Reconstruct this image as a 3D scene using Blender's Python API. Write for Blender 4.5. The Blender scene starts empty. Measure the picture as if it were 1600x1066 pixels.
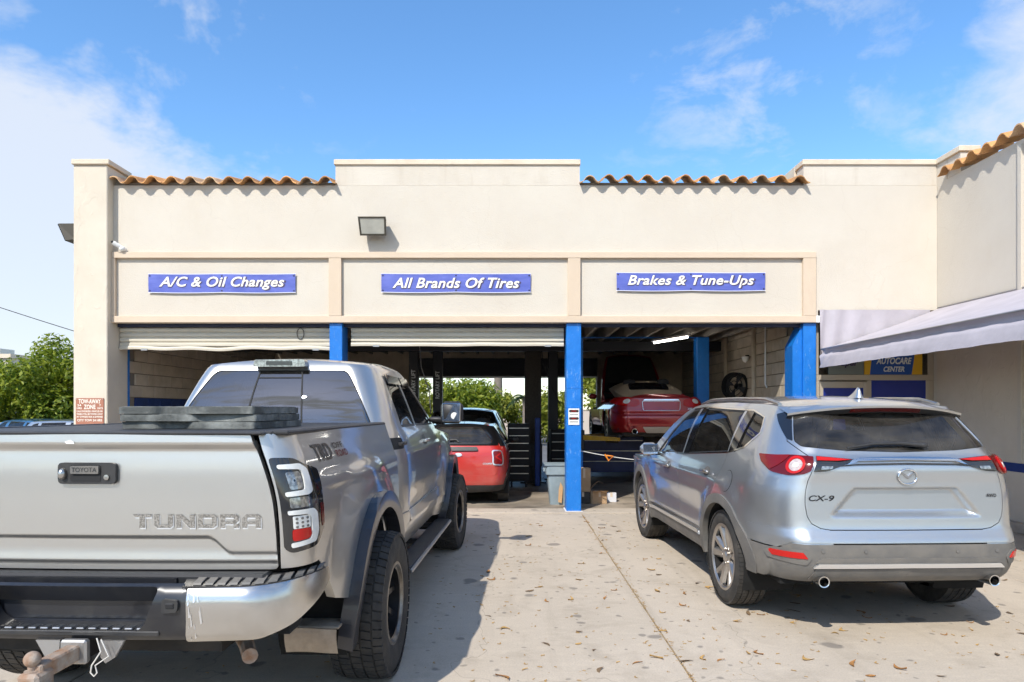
import bpy, math, random
import numpy as np
from math import sin, cos, pi, radians, sqrt, atan2
from mathutils import Vector, Matrix
from mathutils.geometry import delaunay_2d_cdt
random.seed(7)
scene = bpy.context.scene
COL = scene.collection

# ---------------------------------------------------------------- camera
cam_d = bpy.data.cameras.new('camera')
cam = bpy.data.objects.new('camera', cam_d)
COL.objects.link(cam)
cam.location = (0, 0, 1.6)
cam.rotation_euler = (radians(90), 0, 0)
cam_d.sensor_width = 36
cam_d.lens = 36 * 1060 / 1600
cam_d.shift_y = 107 / 1600
cam_d.clip_start = 0.05
cam_d.clip_end = 3000
scene.camera = cam

# ---------------------------------------------------------------- sky, sun, exposure
SUN = Vector((-0.47, -0.90, 1.0)).normalized()
EL = math.asin(SUN.z)
AZ = atan2(SUN.x, SUN.y)
world = bpy.data.worlds.new('World')
scene.world = world
world.use_nodes = True
nt = world.node_tree
nt.nodes.clear()
def wn(t, **kw):
    n = nt.nodes.new(t)
    for k, v in kw.items():
        setattr(n, k, v)
    return n
def wmath(op, a, b=None, c=None, clamp=False):
    n = wn('ShaderNodeMath', operation=op, use_clamp=clamp)
    for i, v in enumerate((a, b, c)):
        if v is None: continue
        if isinstance(v, (int, float)): n.inputs[i].default_value = v
        else: nt.links.new(v, n.inputs[i])
    return n.outputs[0]
out = wn('ShaderNodeOutputWorld')
sky = wn('ShaderNodeTexSky', sky_type='NISHITA', sun_disc=False)
sky.sun_elevation = EL
sky.sun_rotation = AZ % (2 * pi)
sky.air_density = 1.0
sky.dust_density = 0.3
sky.ozone_density = 2.2
hsv = wn('ShaderNodeHueSaturation')
hsv.inputs['Saturation'].default_value = 1.26
hsv.inputs['Value'].default_value = 1.08
nt.links.new(sky.outputs[0], hsv.inputs['Color'])
bg = wn('ShaderNodeBackground')
nt.links.new(hsv.outputs[0], bg.inputs['Color'])
bg.inputs['Strength'].default_value = 0.15
tc = wn('ShaderNodeTexCoord')
D = tc.outputs['Generated']
nrm = wn('ShaderNodeVectorMath', operation='NORMALIZE')
nt.links.new(D, nrm.inputs[0])
D = nrm.outputs[0]
# stretched cloud coordinates: flat layer seen in perspective
sep = wn('ShaderNodeSeparateXYZ'); nt.links.new(D, sep.inputs[0])
zz = wmath('ADD', wmath('MAXIMUM', sep.outputs[2], 0.0), 0.22)
cmb = wn('ShaderNodeCombineXYZ')
nt.links.new(wmath('DIVIDE', sep.outputs[0], zz), cmb.inputs[0])
nt.links.new(wmath('DIVIDE', sep.outputs[1], zz), cmb.inputs[1])
def noise(vec, scale, detail, rough, dist=0.0, off=(0, 0, 0), sc=(1, 1, 1)):
    mp = wn('ShaderNodeMapping'); mp.inputs['Location'].default_value = off; mp.inputs['Scale'].default_value = sc
    nt.links.new(vec, mp.inputs[0])
    n = wn('ShaderNodeTexNoise'); nt.links.new(mp.outputs[0], n.inputs['Vector'])
    n.inputs['Scale'].default_value = scale; n.inputs['Detail'].default_value = detail
    n.inputs['Roughness'].default_value = rough; n.inputs['Distortion'].default_value = dist
    return n.outputs[0]
def ramp(v, lo, hi):
    n = wn('ShaderNodeMapRange', interpolation_type='SMOOTHSTEP')
    nt.links.new(v, n.inputs[0]); n.inputs[1].default_value = lo; n.inputs[2].default_value = hi
    return n.outputs[0]
P2 = cmb.outputs[0]
def blob(d, r0, r1):                      # 1 near direction d, 0 beyond
    dd = Vector(d).normalized()
    v = wn('ShaderNodeVectorMath', operation='DISTANCE'); nt.links.new(D, v.inputs[0]); v.inputs[1].default_value = dd
    n = wn('ShaderNodeMapRange'); nt.links.new(v.outputs['Value'], n.inputs[0])
    n.inputs[1].default_value = r0; n.inputs[2].default_value = r1
    n.inputs[3].default_value = 1; n.inputs[4].default_value = 0
    return n.outputs[0]
n1 = noise(D, 3.4, 6, 0.62, 0.30, (3.1, 1.2, 0.4), (1, 1, 1.5))
n2 = noise(D, 9.0, 6, 0.62, 0.25, (0.3, 4.2, 2.0), (1, 1, 1.7))
# a cumulus bank low on the left, wisps to the right, scattered cloud over the rest of the sky
bank = ramp(wmath('ADD', blob((-0.82, 1, 0.24), 0.08, 0.46), wmath('ADD', wmath('MULTIPLY', wmath('SUBTRACT', n1, 0.5), 2.0), wmath('MULTIPLY', wmath('SUBTRACT', n2, 0.5), 0.7))), 0.22, 0.80)
bank2 = ramp(wmath('ADD', blob((0.86, 1, 0.42), 0.02, 0.30), wmath('MULTIPLY', wmath('SUBTRACT', n2, 0.5), 1.1)), 0.35, 0.95)
wisp = wmath('MULTIPLY', ramp(n2, 0.44, 0.72), ramp(wmath('ADD', blob((0.38, 1, 0.47), 0.02, 0.30), wmath('SUBTRACT', n1, 0.5)), 0.15, 0.9))
wisp2 = wmath('MULTIPLY', ramp(n2, 0.47, 0.80), ramp(wmath('ADD', blob((-0.28, 1, 0.46), 0.02, 0.25), wmath('SUBTRACT', n1, 0.5)), 0.3, 1.1))
back = ramp(sep.outputs[1], 0.25, -0.35)
n3 = noise(P2, 5.0, 5, 0.60, 0.6, (0.7, 2.9, 0), (0.9, 1.5, 1))
rest = wmath('MULTIPLY', ramp(n3, 0.44, 0.60), back)
cl = wmath('MAXIMUM', wmath('MULTIPLY', bank, 0.85), wmath('MULTIPLY', bank2, 0.8))
cl = wmath('MAXIMUM', cl, wmath('MULTIPLY', wisp, 0.55))
cl = wmath('MAXIMUM', cl, wmath('MULTIPLY', wisp2, 0.35))
cl = wmath('MAXIMUM', cl, wmath('MULTIPLY', rest, 1.0))
veil = 0.05
hz = wmath('MULTIPLY', ramp(sep.outputs[2], 0.40, 0.0), 0.34)    # pale humid air towards the horizon
cl = wmath('MAXIMUM', wmath('MAXIMUM', cl, hz), veil, clamp=True)
bg2 = wn('ShaderNodeBackground'); bg2.inputs['Color'].default_value = (0.86, 0.91, 1.0, 1)
bg2.inputs['Strength'].default_value = 0.60
mx = wn('ShaderNodeMixShader')
nt.links.new(cl, mx.inputs[0]); nt.links.new(bg.outputs[0], mx.inputs[1]); nt.links.new(bg2.outputs[0], mx.inputs[2])
nt.links.new(mx.outputs[0], out.inputs['Surface'])

sun_d = bpy.data.lights.new('sun', 'SUN')
sun_d.energy = 3.1
sun_d.angle = radians(0.53)
sun_d.color = (1.0, 0.955, 0.875)
sun = bpy.data.objects.new('sun', sun_d)
COL.objects.link(sun)
sun.rotation_euler = (-SUN).to_track_quat('-Z', 'Y').to_euler()
scene.view_settings.view_transform = 'Standard'
scene.view_settings.look = 'None'
scene.view_settings.exposure = 0.70
scene.view_settings.gamma = 1.0
scene.view_settings.use_curve_mapping = False
cy = scene.cycles
cy.use_denoising = True
cy.max_bounces = 7
cy.diffuse_bounces = 3
cy.use_adaptive_sampling = True
cy.adaptive_threshold = 0.03
cy.glossy_bounces = 4
cy.transparent_max_bounces = 12
cy.caustics_reflective = False
cy.caustics_refractive = False
cy.sample_clamp_indirect = 6

# ---------------------------------------------------------------- materials
MATS = {}
def M(name, col, rough=0.6, metal=0.0, col2=None, vscale=3.0, vlo=0.35, vhi=0.7, bump=0.0, bscale=40.0, coat=0.0,
      spec=0.5, rvar=0.0, emit=0.0, detail=6.0, stretch=(1, 1, 1), orand=0.0):
    m = bpy.data.materials.new(name); m.use_nodes = True
    t = m.node_tree; b = t.nodes['Principled BSDF']
    b.inputs['Base Color'].default_value = (*col, 1)
    b.inputs['Roughness'].default_value = rough
    b.inputs['Metallic'].default_value = metal
    b.inputs['Specular IOR Level'].default_value = spec
    if coat:
        b.inputs['Coat Weight'].default_value = coat
        b.inputs['Coat Roughness'].default_value = 0.05
    if emit:
        b.inputs['Emission Color'].default_value = (*col, 1); b.inputs['Emission Strength'].default_value = emit
    if col2 is not None or bump or rvar:
        c = t.nodes.new('ShaderNodeTexCoord')
        mp = t.nodes.new('ShaderNodeMapping'); mp.inputs['Scale'].default_value = stretch
        oi = t.nodes.new('ShaderNodeObjectInfo')
        va = t.nodes.new('ShaderNodeVectorMath'); va.operation = 'ADD'
        ms = t.nodes.new('ShaderNodeMath'); ms.operation = 'MULTIPLY'; ms.inputs[1].default_value = 13.0
        t.links.new(oi.outputs['Random'], ms.inputs[0])
        t.links.new(c.outputs['Object'], va.inputs[0]); t.links.new(ms.outputs[0], va.inputs[1])
        t.links.new(va.outputs[0], mp.inputs[0])
        n = t.nodes.new('ShaderNodeTexNoise'); n.inputs['Scale'].default_value = vscale
        n.inputs['Detail'].default_value = detail; n.inputs['Roughness'].default_value = 0.6
        t.links.new(mp.outputs[0], n.inputs['Vector'])
        r = t.nodes.new('ShaderNodeMapRange'); r.inputs[1].default_value = vlo; r.inputs[2].default_value = vhi
        t.links.new(n.outputs[0], r.inputs[0])
        if col2 is not None:
            mx = t.nodes.new('ShaderNodeMix'); mx.data_type = 'RGBA'
            mx.inputs[6].default_value = (*col, 1); mx.inputs[7].default_value = (*col2, 1)
            t.links.new(r.outputs[0], mx.inputs[0]); cout = mx.outputs[2]
            if orand:
                hs = t.nodes.new('ShaderNodeHueSaturation'); t.links.new(cout, hs.inputs['Color'])
                rr = t.nodes.new('ShaderNodeMapRange'); rr.inputs[3].default_value = 1 - orand; rr.inputs[4].default_value = 1 + orand
                t.links.new(oi.outputs['Random'], rr.inputs[0]); t.links.new(rr.outputs[0], hs.inputs['Value'])
                cout = hs.outputs[0]
            t.links.new(cout, b.inputs['Base Color'])
        if rvar:
            r2 = t.nodes.new('ShaderNodeMapRange'); r2.inputs[3].default_value = rough - rvar; r2.inputs[4].default_value = rough + rvar
            t.links.new(n.outputs[0], r2.inputs[0]); t.links.new(r2.outputs[0], b.inputs['Roughness'])
        if bump:
            n2 = t.nodes.new('ShaderNodeTexNoise'); n2.inputs['Scale'].default_value = bscale; n2.inputs['Detail'].default_value = 5
            t.links.new(mp.outputs[0], n2.inputs['Vector'])
            bp = t.nodes.new('ShaderNodeBump'); bp.inputs['Strength'].default_value = bump; bp.inputs['Distance'].default_value = 0.02
            t.links.new(n2.outputs[0], bp.inputs['Height']); t.links.new(bp.outputs[0], b.inputs['Normal'])
    MATS[name] = m
    return m
def glass_mat(name, tint, dust=0.0, rough=0.0, ior=1.5):
    m = bpy.data.materials.new(name); m.use_nodes = True
    t = m.node_tree; t.nodes.clear()
    o = t.nodes.new('ShaderNodeOutputMaterial')
    tr = t.nodes.new('ShaderNodeBsdfTransparent'); tr.inputs[0].default_value = (*tint, 1)
    gl = t.nodes.new('ShaderNodeBsdfGlossy'); gl.inputs['Roughness'].default_value = rough
    fr = t.nodes.new('ShaderNodeFresnel'); fr.inputs[0].default_value = ior
    mx = t.nodes.new('ShaderNodeMixShader')
    t.links.new(fr.outputs[0], mx.inputs[0]); t.links.new(tr.outputs[0], mx.inputs[1]); t.links.new(gl.outputs[0], mx.inputs[2])
    last = mx.outputs[0]
    if dust:
        df = t.nodes.new('ShaderNodeBsdfDiffuse'); df.inputs[0].default_value = (0.42, 0.38, 0.33, 1)
        n = t.nodes.new('ShaderNodeTexNoise'); n.inputs['Scale'].default_value = 7; n.inputs['Detail'].default_value = 8
        c = t.nodes.new('ShaderNodeTexCoord'); t.links.new(c.outputs['Object'], n.inputs['Vector'])
        r = t.nodes.new('ShaderNodeMapRange'); r.inputs[1].default_value = 0.35; r.inputs[2].default_value = 0.8
        r.inputs[3].default_value = dust * 0.4; r.inputs[4].default_value = dust * 1.6
        t.links.new(n.outputs[0], r.inputs[0])
        m2 = t.nodes.new('ShaderNodeMixShader')
        t.links.new(r.outputs[0], m2.inputs[0]); t.links.new(last, m2.inputs[1]); t.links.new(df.outputs[0], m2.inputs[2])
        last = m2.outputs[0]
    t.links.new(last, o.inputs['Surface'])
    MATS[name] = m
    return m

# ---------------------------------------------------------------- object helpers
def link(o, parent=None):
    COL.objects.link(o)
    if parent is not None: o.parent = parent
    return o
def tag(o, label=None, cat=None, group=None, kind=None):
    if label: o['label'] = label
    if cat: o['category'] = cat
    if group: o['group'] = group
    if kind: o['kind'] = kind
    return o
def thing(name, label, cat, loc=(0, 0, 0), rz=0.0, group=None):
    o = bpy.data.objects.new(name, None)
    o.empty_display_size = 0.2
    o.location = loc; o.rotation_euler = (0, 0, rz)
    link(o)
    return tag(o, label, cat, group)
def node(name, parent, loc=(0, 0, 0), rot=(0, 0, 0)):
    o = bpy.data.objects.new(name, None); o.location = loc; o.rotation_euler = rot
    return link(o, parent)
def copy_tree(o, parent=None):
    c = o.copy(); COL.objects.link(c); c.parent = parent
    for ch in o.children: copy_tree(ch, c)
    return c

class MB:
    """collects faces of one mesh"""
    def __init__(s, mat=None):
        s.v = []; s.f = []; s.m = mat
    def add(s, vs, fs):
        o = len(s.v)
        if s.m is not None: vs = [s.m @ Vector(p) for p in vs]
        s.v += [tuple(p) for p in vs]
        s.f += [tuple(i + o for i in f) for f in fs]
        return s
    def box(s, x0, x1, y0, y1, z0, z1, b=0.0):
        if b <= 0:
            vs = [(x, y, z) for x in (x0, x1) for y in (y0, y1) for z in (z0, z1)]
            return s.add(vs, [(0, 1, 3, 2), (4, 6, 7, 5), (0, 4, 5, 1), (2, 3, 7, 6), (0, 2, 6, 4), (1, 5, 7, 3)])
        b = min(b, (x1 - x0) * .49, (y1 - y0) * .49, (z1 - z0) * .49)
        vs = []; idx = {}
        lo = (x0, y0, z0); hi = (x1, y1, z1)
        for i in (0, 1):
            for j in (0, 1):
                for k in (0, 1):
                    sg = (i, j, k)
                    for ax in range(3):
                        p = []
                        for a in range(3):
                            e = hi[a] if sg[a] else lo[a]
                            if a != ax: e += -b if sg[a] else b
                            p.append(e)
                        idx[(i, j, k, ax)] = len(vs); vs.append(tuple(p))
        fs = []
        I = idx
        for ax in range(3):
            a, c = [q for q in range(3) if q != ax]
            for e in (0, 1):
                q = []
                for (m, n) in ((0, 0), (1, 0), (1, 1), (0, 1)):
                    sg = [0, 0, 0]; sg[ax] = e; sg[a] = m; sg[c] = n
                    q.append(I[(*sg, ax)])
                fs.append(tuple(q))
        for ax in range(3):            # edges along ax
            a, c = [q for q in range(3) if q != ax]
            for m in (0, 1):
                for n in (0, 1):
                    s0 = [0, 0, 0]; s1 = [0, 0, 0]
                    s0[a] = s1[a] = m; s0[c] = s1[c] = n; s1[ax] = 1
                    fs.append((I[(*s0, a)], I[(*s1, a)], I[(*s1, c)], I[(*s0, c)]))
        for i in (0, 1):
            for j in (0, 1):
                for k in (0, 1):
                    fs.append((I[(i, j, k, 0)], I[(i, j, k, 1)], I[(i, j, k, 2)]))
        c = Vector(((x0 + x1) / 2, (y0 + y1) / 2, (z0 + z1) / 2))
        fx = []
        for f in fs:
            P = [Vector(vs[i]) for i in f]
            n = (P[1] - P[0]).cross(P[2] - P[0])
            fx.append(f if n.dot(sum(P, Vector()) / len(P) - c) > 0 else tuple(reversed(f)))
        return s.add(vs, fx)
    def prism(s, poly, d0, d1, plane='xz'):
        def to(p, d):
            if plane == 'xz': return (p[0], d, p[1])
            if plane == 'yz': return (d, p[0], p[1])
            return (p[0], p[1], d)
        n = len(poly)
        vs = [to(p, d0) for p in poly] + [to(p, d1) for p in poly]
        A = sum(poly[i][0] * poly[(i + 1) % n][1] - poly[(i + 1) % n][0] * poly[i][1] for i in range(n))
        fs = [tuple(range(n)), tuple(range(2 * n - 1, n - 1, -1))]
        fs += [(i, i + n, (i + 1) % n + n, (i + 1) % n) for i in range(n)]
        flip = (A < 0) != (d1 < d0)
        if plane == 'xz': flip = not flip
        if not flip: fs = [tuple(reversed(f)) for f in fs]
        return s.add(vs, fs)
    def tube(s, path, r, n=8, cap=True):
        P = [Vector(p) for p in path]; rs = r if isinstance(r, (list, tuple)) else [r] * len(P)
        vs = []; up = None
        for i, p in enumerate(P):
            t = (P[min(i + 1, len(P) - 1)] - P[max(i - 1, 0)]).normalized()
            if up is None:
                up = Vector((0, 0, 1)) if abs(t.z) < .9 else Vector((1, 0, 0))
            a = t.cross(up).normalized(); b = a.cross(t).normalized(); up = b
            for k in range(n):
                th = 2 * pi * k / n
                vs.append(p + (a * cos(th) + b * sin(th)) * rs[i])
        fs = []
        for i in range(len(P) - 1):
            for k in range(n):
                k2 = (k + 1) % n
                fs.append((i * n + k, i * n + k2, (i + 1) * n + k2, (i + 1) * n + k))
        if cap:
            fs.append(tuple(range(n - 1, -1, -1))); fs.append(tuple(range((len(P) - 1) * n, len(P) * n)))
        return s.add(vs, fs)
    def lathe(s, prof, axis='x', c=(0, 0, 0), n=32, a0=0, a1=2 * pi):
        full = abs(a1 - a0 - 2 * pi) < 1e-6
        m = n if full else n + 1
        vs = []
        for (r, h) in prof:
            for k in range(m):
                th = a0 + (a1 - a0) * k / n
                if axis == 'x': q = (h, r * cos(th), r * sin(th))
                elif axis == 'y': q = (r * sin(th), h, r * cos(th))
                else: q = (r * cos(th), r * sin(th), h)
                vs.append((q[0] + c[0], q[1] + c[1], q[2] + c[2]))
        fs = []
        for i in range(len(prof) - 1):
            for k in range(n):
                k2 = (k + 1) % m
                fs.append((i * m + k, i * m + k2, (i + 1) * m + k2, (i + 1) * m + k))
        return s.add(vs, fs)
    def sheet(s, f, nu, nv):
        vs = [f(i / nu, j / nv) for j in range(nv + 1) for i in range(nu + 1)]
        fs = [(j * (nu + 1) + i, j * (nu + 1) + i + 1, (j + 1) * (nu + 1) + i + 1, (j + 1) * (nu + 1) + i) for j in range(nv) for i in range(nu)]
        return s.add(vs, fs)
    def ellipsoid(s, c, r, nu=16, nv=10):
        return s.lathe([(max(1e-4, sin(pi * j / nv)), -cos(pi * j / nv)) for j in range(nv + 1)], 'z', (0, 0, 0), nu) if False else s.add(
            [(c[0] + r[0] * sin(pi * j / nv) * cos(2 * pi * i / nu), c[1] + r[1] * sin(pi * j / nv) * sin(2 * pi * i / nu), c[2] - r[2] * cos(pi * j / nv)) for j in range(nv + 1) for i in range(nu)],
            [(j * nu + i, j * nu + (i + 1) % nu, (j + 1) * nu + (i + 1) % nu, (j + 1) * nu + i) for j in range(nv) for i in range(nu)])
    def mesh(s, name, mat, smooth=None):
        me = bpy.data.meshes.new(name)
        me.from_pydata(s.v, [], s.f); me.update()
        me.materials.append(MATS[mat] if isinstance(mat, str) else mat)
        if smooth is not None:
            me.shade_smooth()
            if smooth < 180: me.set_sharp_from_angle(angle=radians(smooth))
        return me
    def build(s, name, mat, parent=None, smooth=None, loc=None, rot=None):
        o = bpy.data.objects.new(name, s.mesh(name, mat, smooth))
        if loc: o.location = loc
        if rot: o.rotation_euler = rot
        return link(o, parent)

def text_data(body, size=1.0, shear=0.0, bold=0.0, spacing=1.0, sx=1.0, align='CENTER', extrude=0.0):
    cu = bpy.data.curves.new('lettering', 'FONT')
    cu.body = body; cu.size = size; cu.shear = shear; cu.offset = bold; cu.space_character = spacing
    cu.align_x = align; cu.align_y = 'CENTER'; cu.extrude = extrude; cu.resolution_u = 4
    ob = bpy.data.objects.new('lettering', cu); COL.objects.link(ob)
    dg = bpy.context.evaluated_depsgraph_get(); dg.update()
    me = bpy.data.meshes.new_from_object(ob.evaluated_get(dg))
    vs = [(v.co.x * sx, v.co.y, v.co.z) for v in me.vertices]
    fs = [tuple(p.vertices) for p in me.polygons]
    bpy.data.objects.remove(ob); bpy.data.curves.remove(cu); bpy.data.meshes.remove(me)
    return vs, fs
def text(body, mat, parent, fn, name='lettering', width=None, height=None, **kw):
    """flat lettering; fn(x, y, d) maps text plane to parent space (d = depth of a vertex)"""
    vs, fs = text_data(body, **kw)
    xs = [v[0] for v in vs]; ys = [v[1] for v in vs]
    cx = (min(xs) + max(xs)) / 2; cyy = (min(ys) + max(ys)) / 2
    kx = (width / (max(xs) - min(xs))) if width else 1
    ky = (height / (max(ys) - min(ys))) if height else kx
    if not width: kx = ky
    b = MB(); b.add([fn((x - cx) * kx, (y - cyy) * ky, z) for x, y, z in vs], fs)
    return b.build(name, mat, parent)

# smooth interpolation through points (monotone cubic)
class Curve:
    def __init__(s, pts):
        s.x = [p[0] for p in pts]; s.y = [p[1] for p in pts]
        n = len(pts); h = [s.x[i + 1] - s.x[i] for i in range(n - 1)]
        d = [(s.y[i + 1] - s.y[i]) / h[i] for i in range(n - 1)]
        m = [d[0]] + [0] * (n - 2) + [d[-1]]
        for i in range(1, n - 1):
            if d[i - 1] * d[i] > 0:
                w1 = 2 * h[i] + h[i - 1]; w2 = h[i] + 2 * h[i - 1]
                m[i] = (w1 + w2) / (w1 / d[i - 1] + w2 / d[i])
        s.m = m; s.h = h
    def __call__(s, t):
        x = s.x
        if t <= x[0]: return s.y[0] + (t - x[0]) * s.m[0]
        if t >= x[-1]: return s.y[-1] + (t - x[-1]) * s.m[-1]
        lo, hi = 0, len(x) - 1
        while hi - lo > 1:
            k = (lo + hi) // 2
            if x[k] <= t: lo = k
            else: hi = k
        h = s.h[lo]; q = (t - x[lo]) / h
        q2 = q * q; q3 = q2 * q
        return (2 * q3 - 3 * q2 + 1) * s.y[lo] + (q3 - 2 * q2 + q) * h * s.m[lo] + (-2 * q3 + 3 * q2) * s.y[lo + 1] + (q3 - q2) * h * s.m[lo + 1]
def sstep(a, b, t):
    q = min(1.0, max(0.0, (t - a) / (b - a))); return q * q * (3 - 2 * q)
def bump1(t, c, w):
    q = abs(t - c) / w; return 0.0 if q >= 1 else (1 - q * q) ** 2

# ---------------------------------------------------------------- body shells: a surface P(u, z) wrapped round a vehicle,
# u = 0 at the rear centre, along the rear, round the corner and on along the side; panels are outlines in (u, z)
class Shell:
    def __init__(s, a, rx, c, ys0, yr, w, crown=0.0, disp=None, ys1=None, yf=None, a2=0.5, rx2=0.4, c2=0.6, crown2=0.0):
        s.a, s.rx, s.c, s.ys0, s.yr, s.w, s.crown, s.disp = a, rx, c, ys0, yr, w, crown, disp
        s.ys1, s.yf, s.a2, s.rx2, s.c2, s.crown2 = ys1, yf, a2, rx2, c2, crown2
    def U(s, y): return s.a + s.c + y - s.ys0
    @property
    def UF(s): return s.U(s.ys1)
    def base(s, u, z):
        g = 1 if u >= 0 else -1; v = abs(u)
        if v <= s.a:
            W = s.w(s.ys0, z) - s.rx
            x = W * v / s.a; y = s.yr(z) + s.crown * x * x
        elif v <= s.a + s.c:
            W = s.w(s.ys0, z); e = W - s.rx
            ye = s.yr(z) + s.crown * e * e
            th = (v - s.a) / s.c * pi / 2
            x = e + s.rx * sin(th); y = s.ys0 - (s.ys0 - ye) * cos(th)
        else:
            y = s.ys0 + v - s.a - s.c
            if s.ys1 is None or y <= s.ys1: x = s.w(y, z)
            else:
                q = y - s.ys1; W = s.w(s.ys1, z); e = W - s.rx2
                yend = s.yf(z) - s.crown2 * e * e
                if q <= s.c2:
                    th = q / s.c2 * pi / 2
                    x = e + s.rx2 * cos(th); y = s.ys1 + (yend - s.ys1) * sin(th)
                else:
                    x = e * (1 - min(1.0, (q - s.c2) / s.a2)); y = s.yf(z) - s.crown2 * x * x
        return Vector((g * x, y, z))
    def nb(s, u, z, e=0.004):
        du = s.base(u + e, z) - s.base(u - e, z); dz = s.base(u, z + e) - s.base(u, z - e)
        return du.cross(dz).normalized()
    def P(s, u, z, off=0.0):
        p = s.base(u, z)
        d = off + (s.disp(u, z) if s.disp else 0.0)
        if d: p = p + s.nb(u, z) * d
        return p
    def N(s, u, z, e=0.005):
        du = s.P(u + e, z) - s.P(u - e, z); dz = s.P(u, z + e) - s.P(u, z - e)
        n = du.cross(dz)
        return n.normalized() if n.length > 1e-12 else s.nb(u, z)

class Patch:
    """height field over the plan: (x, y) -> z"""
    def __init__(s, f): s.f = f
    def P(s, x, y, off=0.0): return Vector((x, y, s.f(x, y) + off))
    def N(s, x, y, e=0.005):
        dx = (s.f(x + e, y) - s.f(x - e, y)) / (2 * e); dy = (s.f(x, y + e) - s.f(x, y - e)) / (2 * e)
        return Vector((-dx, -dy, 1)).normalized()
class Loft:
    """between two edge curves: s in -1..1 across, t in 0..1 along; edge(t) gives the right-hand edge"""
    def __init__(s, edge, bulge=0.1, lift=0.0): s.e = edge; s.b = bulge; s.l = lift
    def P(s, x, t, off=0.0):
        p = s.e(t); k = 1 - x * x
        return Vector((p[0] * x, p[1] + s.b * k, p[2] + s.l * k))
    def N(s, x, t, e=0.004):
        n = (s.P(x + e, t) - s.P(x - e, t)).cross(s.P(x, t + e) - s.P(x, t - e)).normalized()
        return n if n.z > 0 else -n

def resample(loop, h):
    out = []
    n = len(loop)
    for i in range(n):
        a = loop[i]; b = loop[(i + 1) % n]
        L = math.hypot(b[0] - a[0], b[1] - a[1])
        if L < 1e-6: continue
        k = max(1, int(math.ceil(L / h)))
        for j in range(k): out.append((a[0] + (b[0] - a[0]) * j / k, a[1] + (b[1] - a[1]) * j / k))
    return out
def shrink(loop, g):
    n = len(loop); A = sum(loop[i][0] * loop[(i + 1) % n][1] - loop[(i + 1) % n][0] * loop[i][1] for i in range(n))
    sg = 1 if A > 0 else -1; out = []
    for i in range(n):
        p0, p, p1 = loop[i - 1], loop[i], loop[(i + 1) % n]
        d0 = Vector((p[0] - p0[0], p[1] - p0[1])); d1 = Vector((p1[0] - p[0], p1[1] - p[1]))
        if d0.length < 1e-9 or d1.length < 1e-9: out.append(p); continue
        d0.normalize(); d1.normalize()
        n0 = Vector((-d0.y, d0.x)) * sg; n1 = Vector((-d1.y, d1.x)) * sg
        m = n0 + n1
        if m.length < 1e-6: out.append(p); continue
        m.normalize(); k = g / max(0.35, m.dot(n0))
        out.append((p[0] + m.x * k, p[1] + m.y * k))
    return out
def rnd(loop, r, n=4):
    """round the corners of an outline; r a number or a list"""
    out = []; N = len(loop)
    for i in range(N):
        p0, p, p1 = Vector(loop[i - 1][:2]), Vector(loop[i][:2]), Vector(loop[(i + 1) % N][:2])
        R = r[i] if isinstance(r, (list, tuple)) else r
        a = p0 - p; b = p1 - p
        k = min(R, a.length * .45, b.length * .45)
        if k < 1e-4: out.append(tuple(p)); continue
        A = p + a.normalized() * k; B = p + b.normalized() * k
        for j in range(n + 1):
            t = j / n
            q = A * (1 - t) ** 2 + p * 2 * t * (1 - t) + B * t * t
            out.append((q.x, q.y))
    return out
def inside(poly, pts):
    P = np.array(poly); x = pts[:, 0]; y = pts[:, 1]
    c = np.zeros(len(pts), bool); j = len(P) - 1
    for i in range(len(P)):
        xi, yi = P[i]; xj, yj = P[j]
        if yi != yj:
            t = ((yi > y) != (yj > y)) & (x < (xj - xi) * (y - yi) / (yj - yi) + xi)
            c ^= t
        j = i
    return c
def dist_ok(loop, pts, d):
    L = np.array(loop); ok = np.ones(len(pts), bool)
    for q in L: ok &= ((pts - q) ** 2).sum(1) > d * d
    return ok
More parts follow.
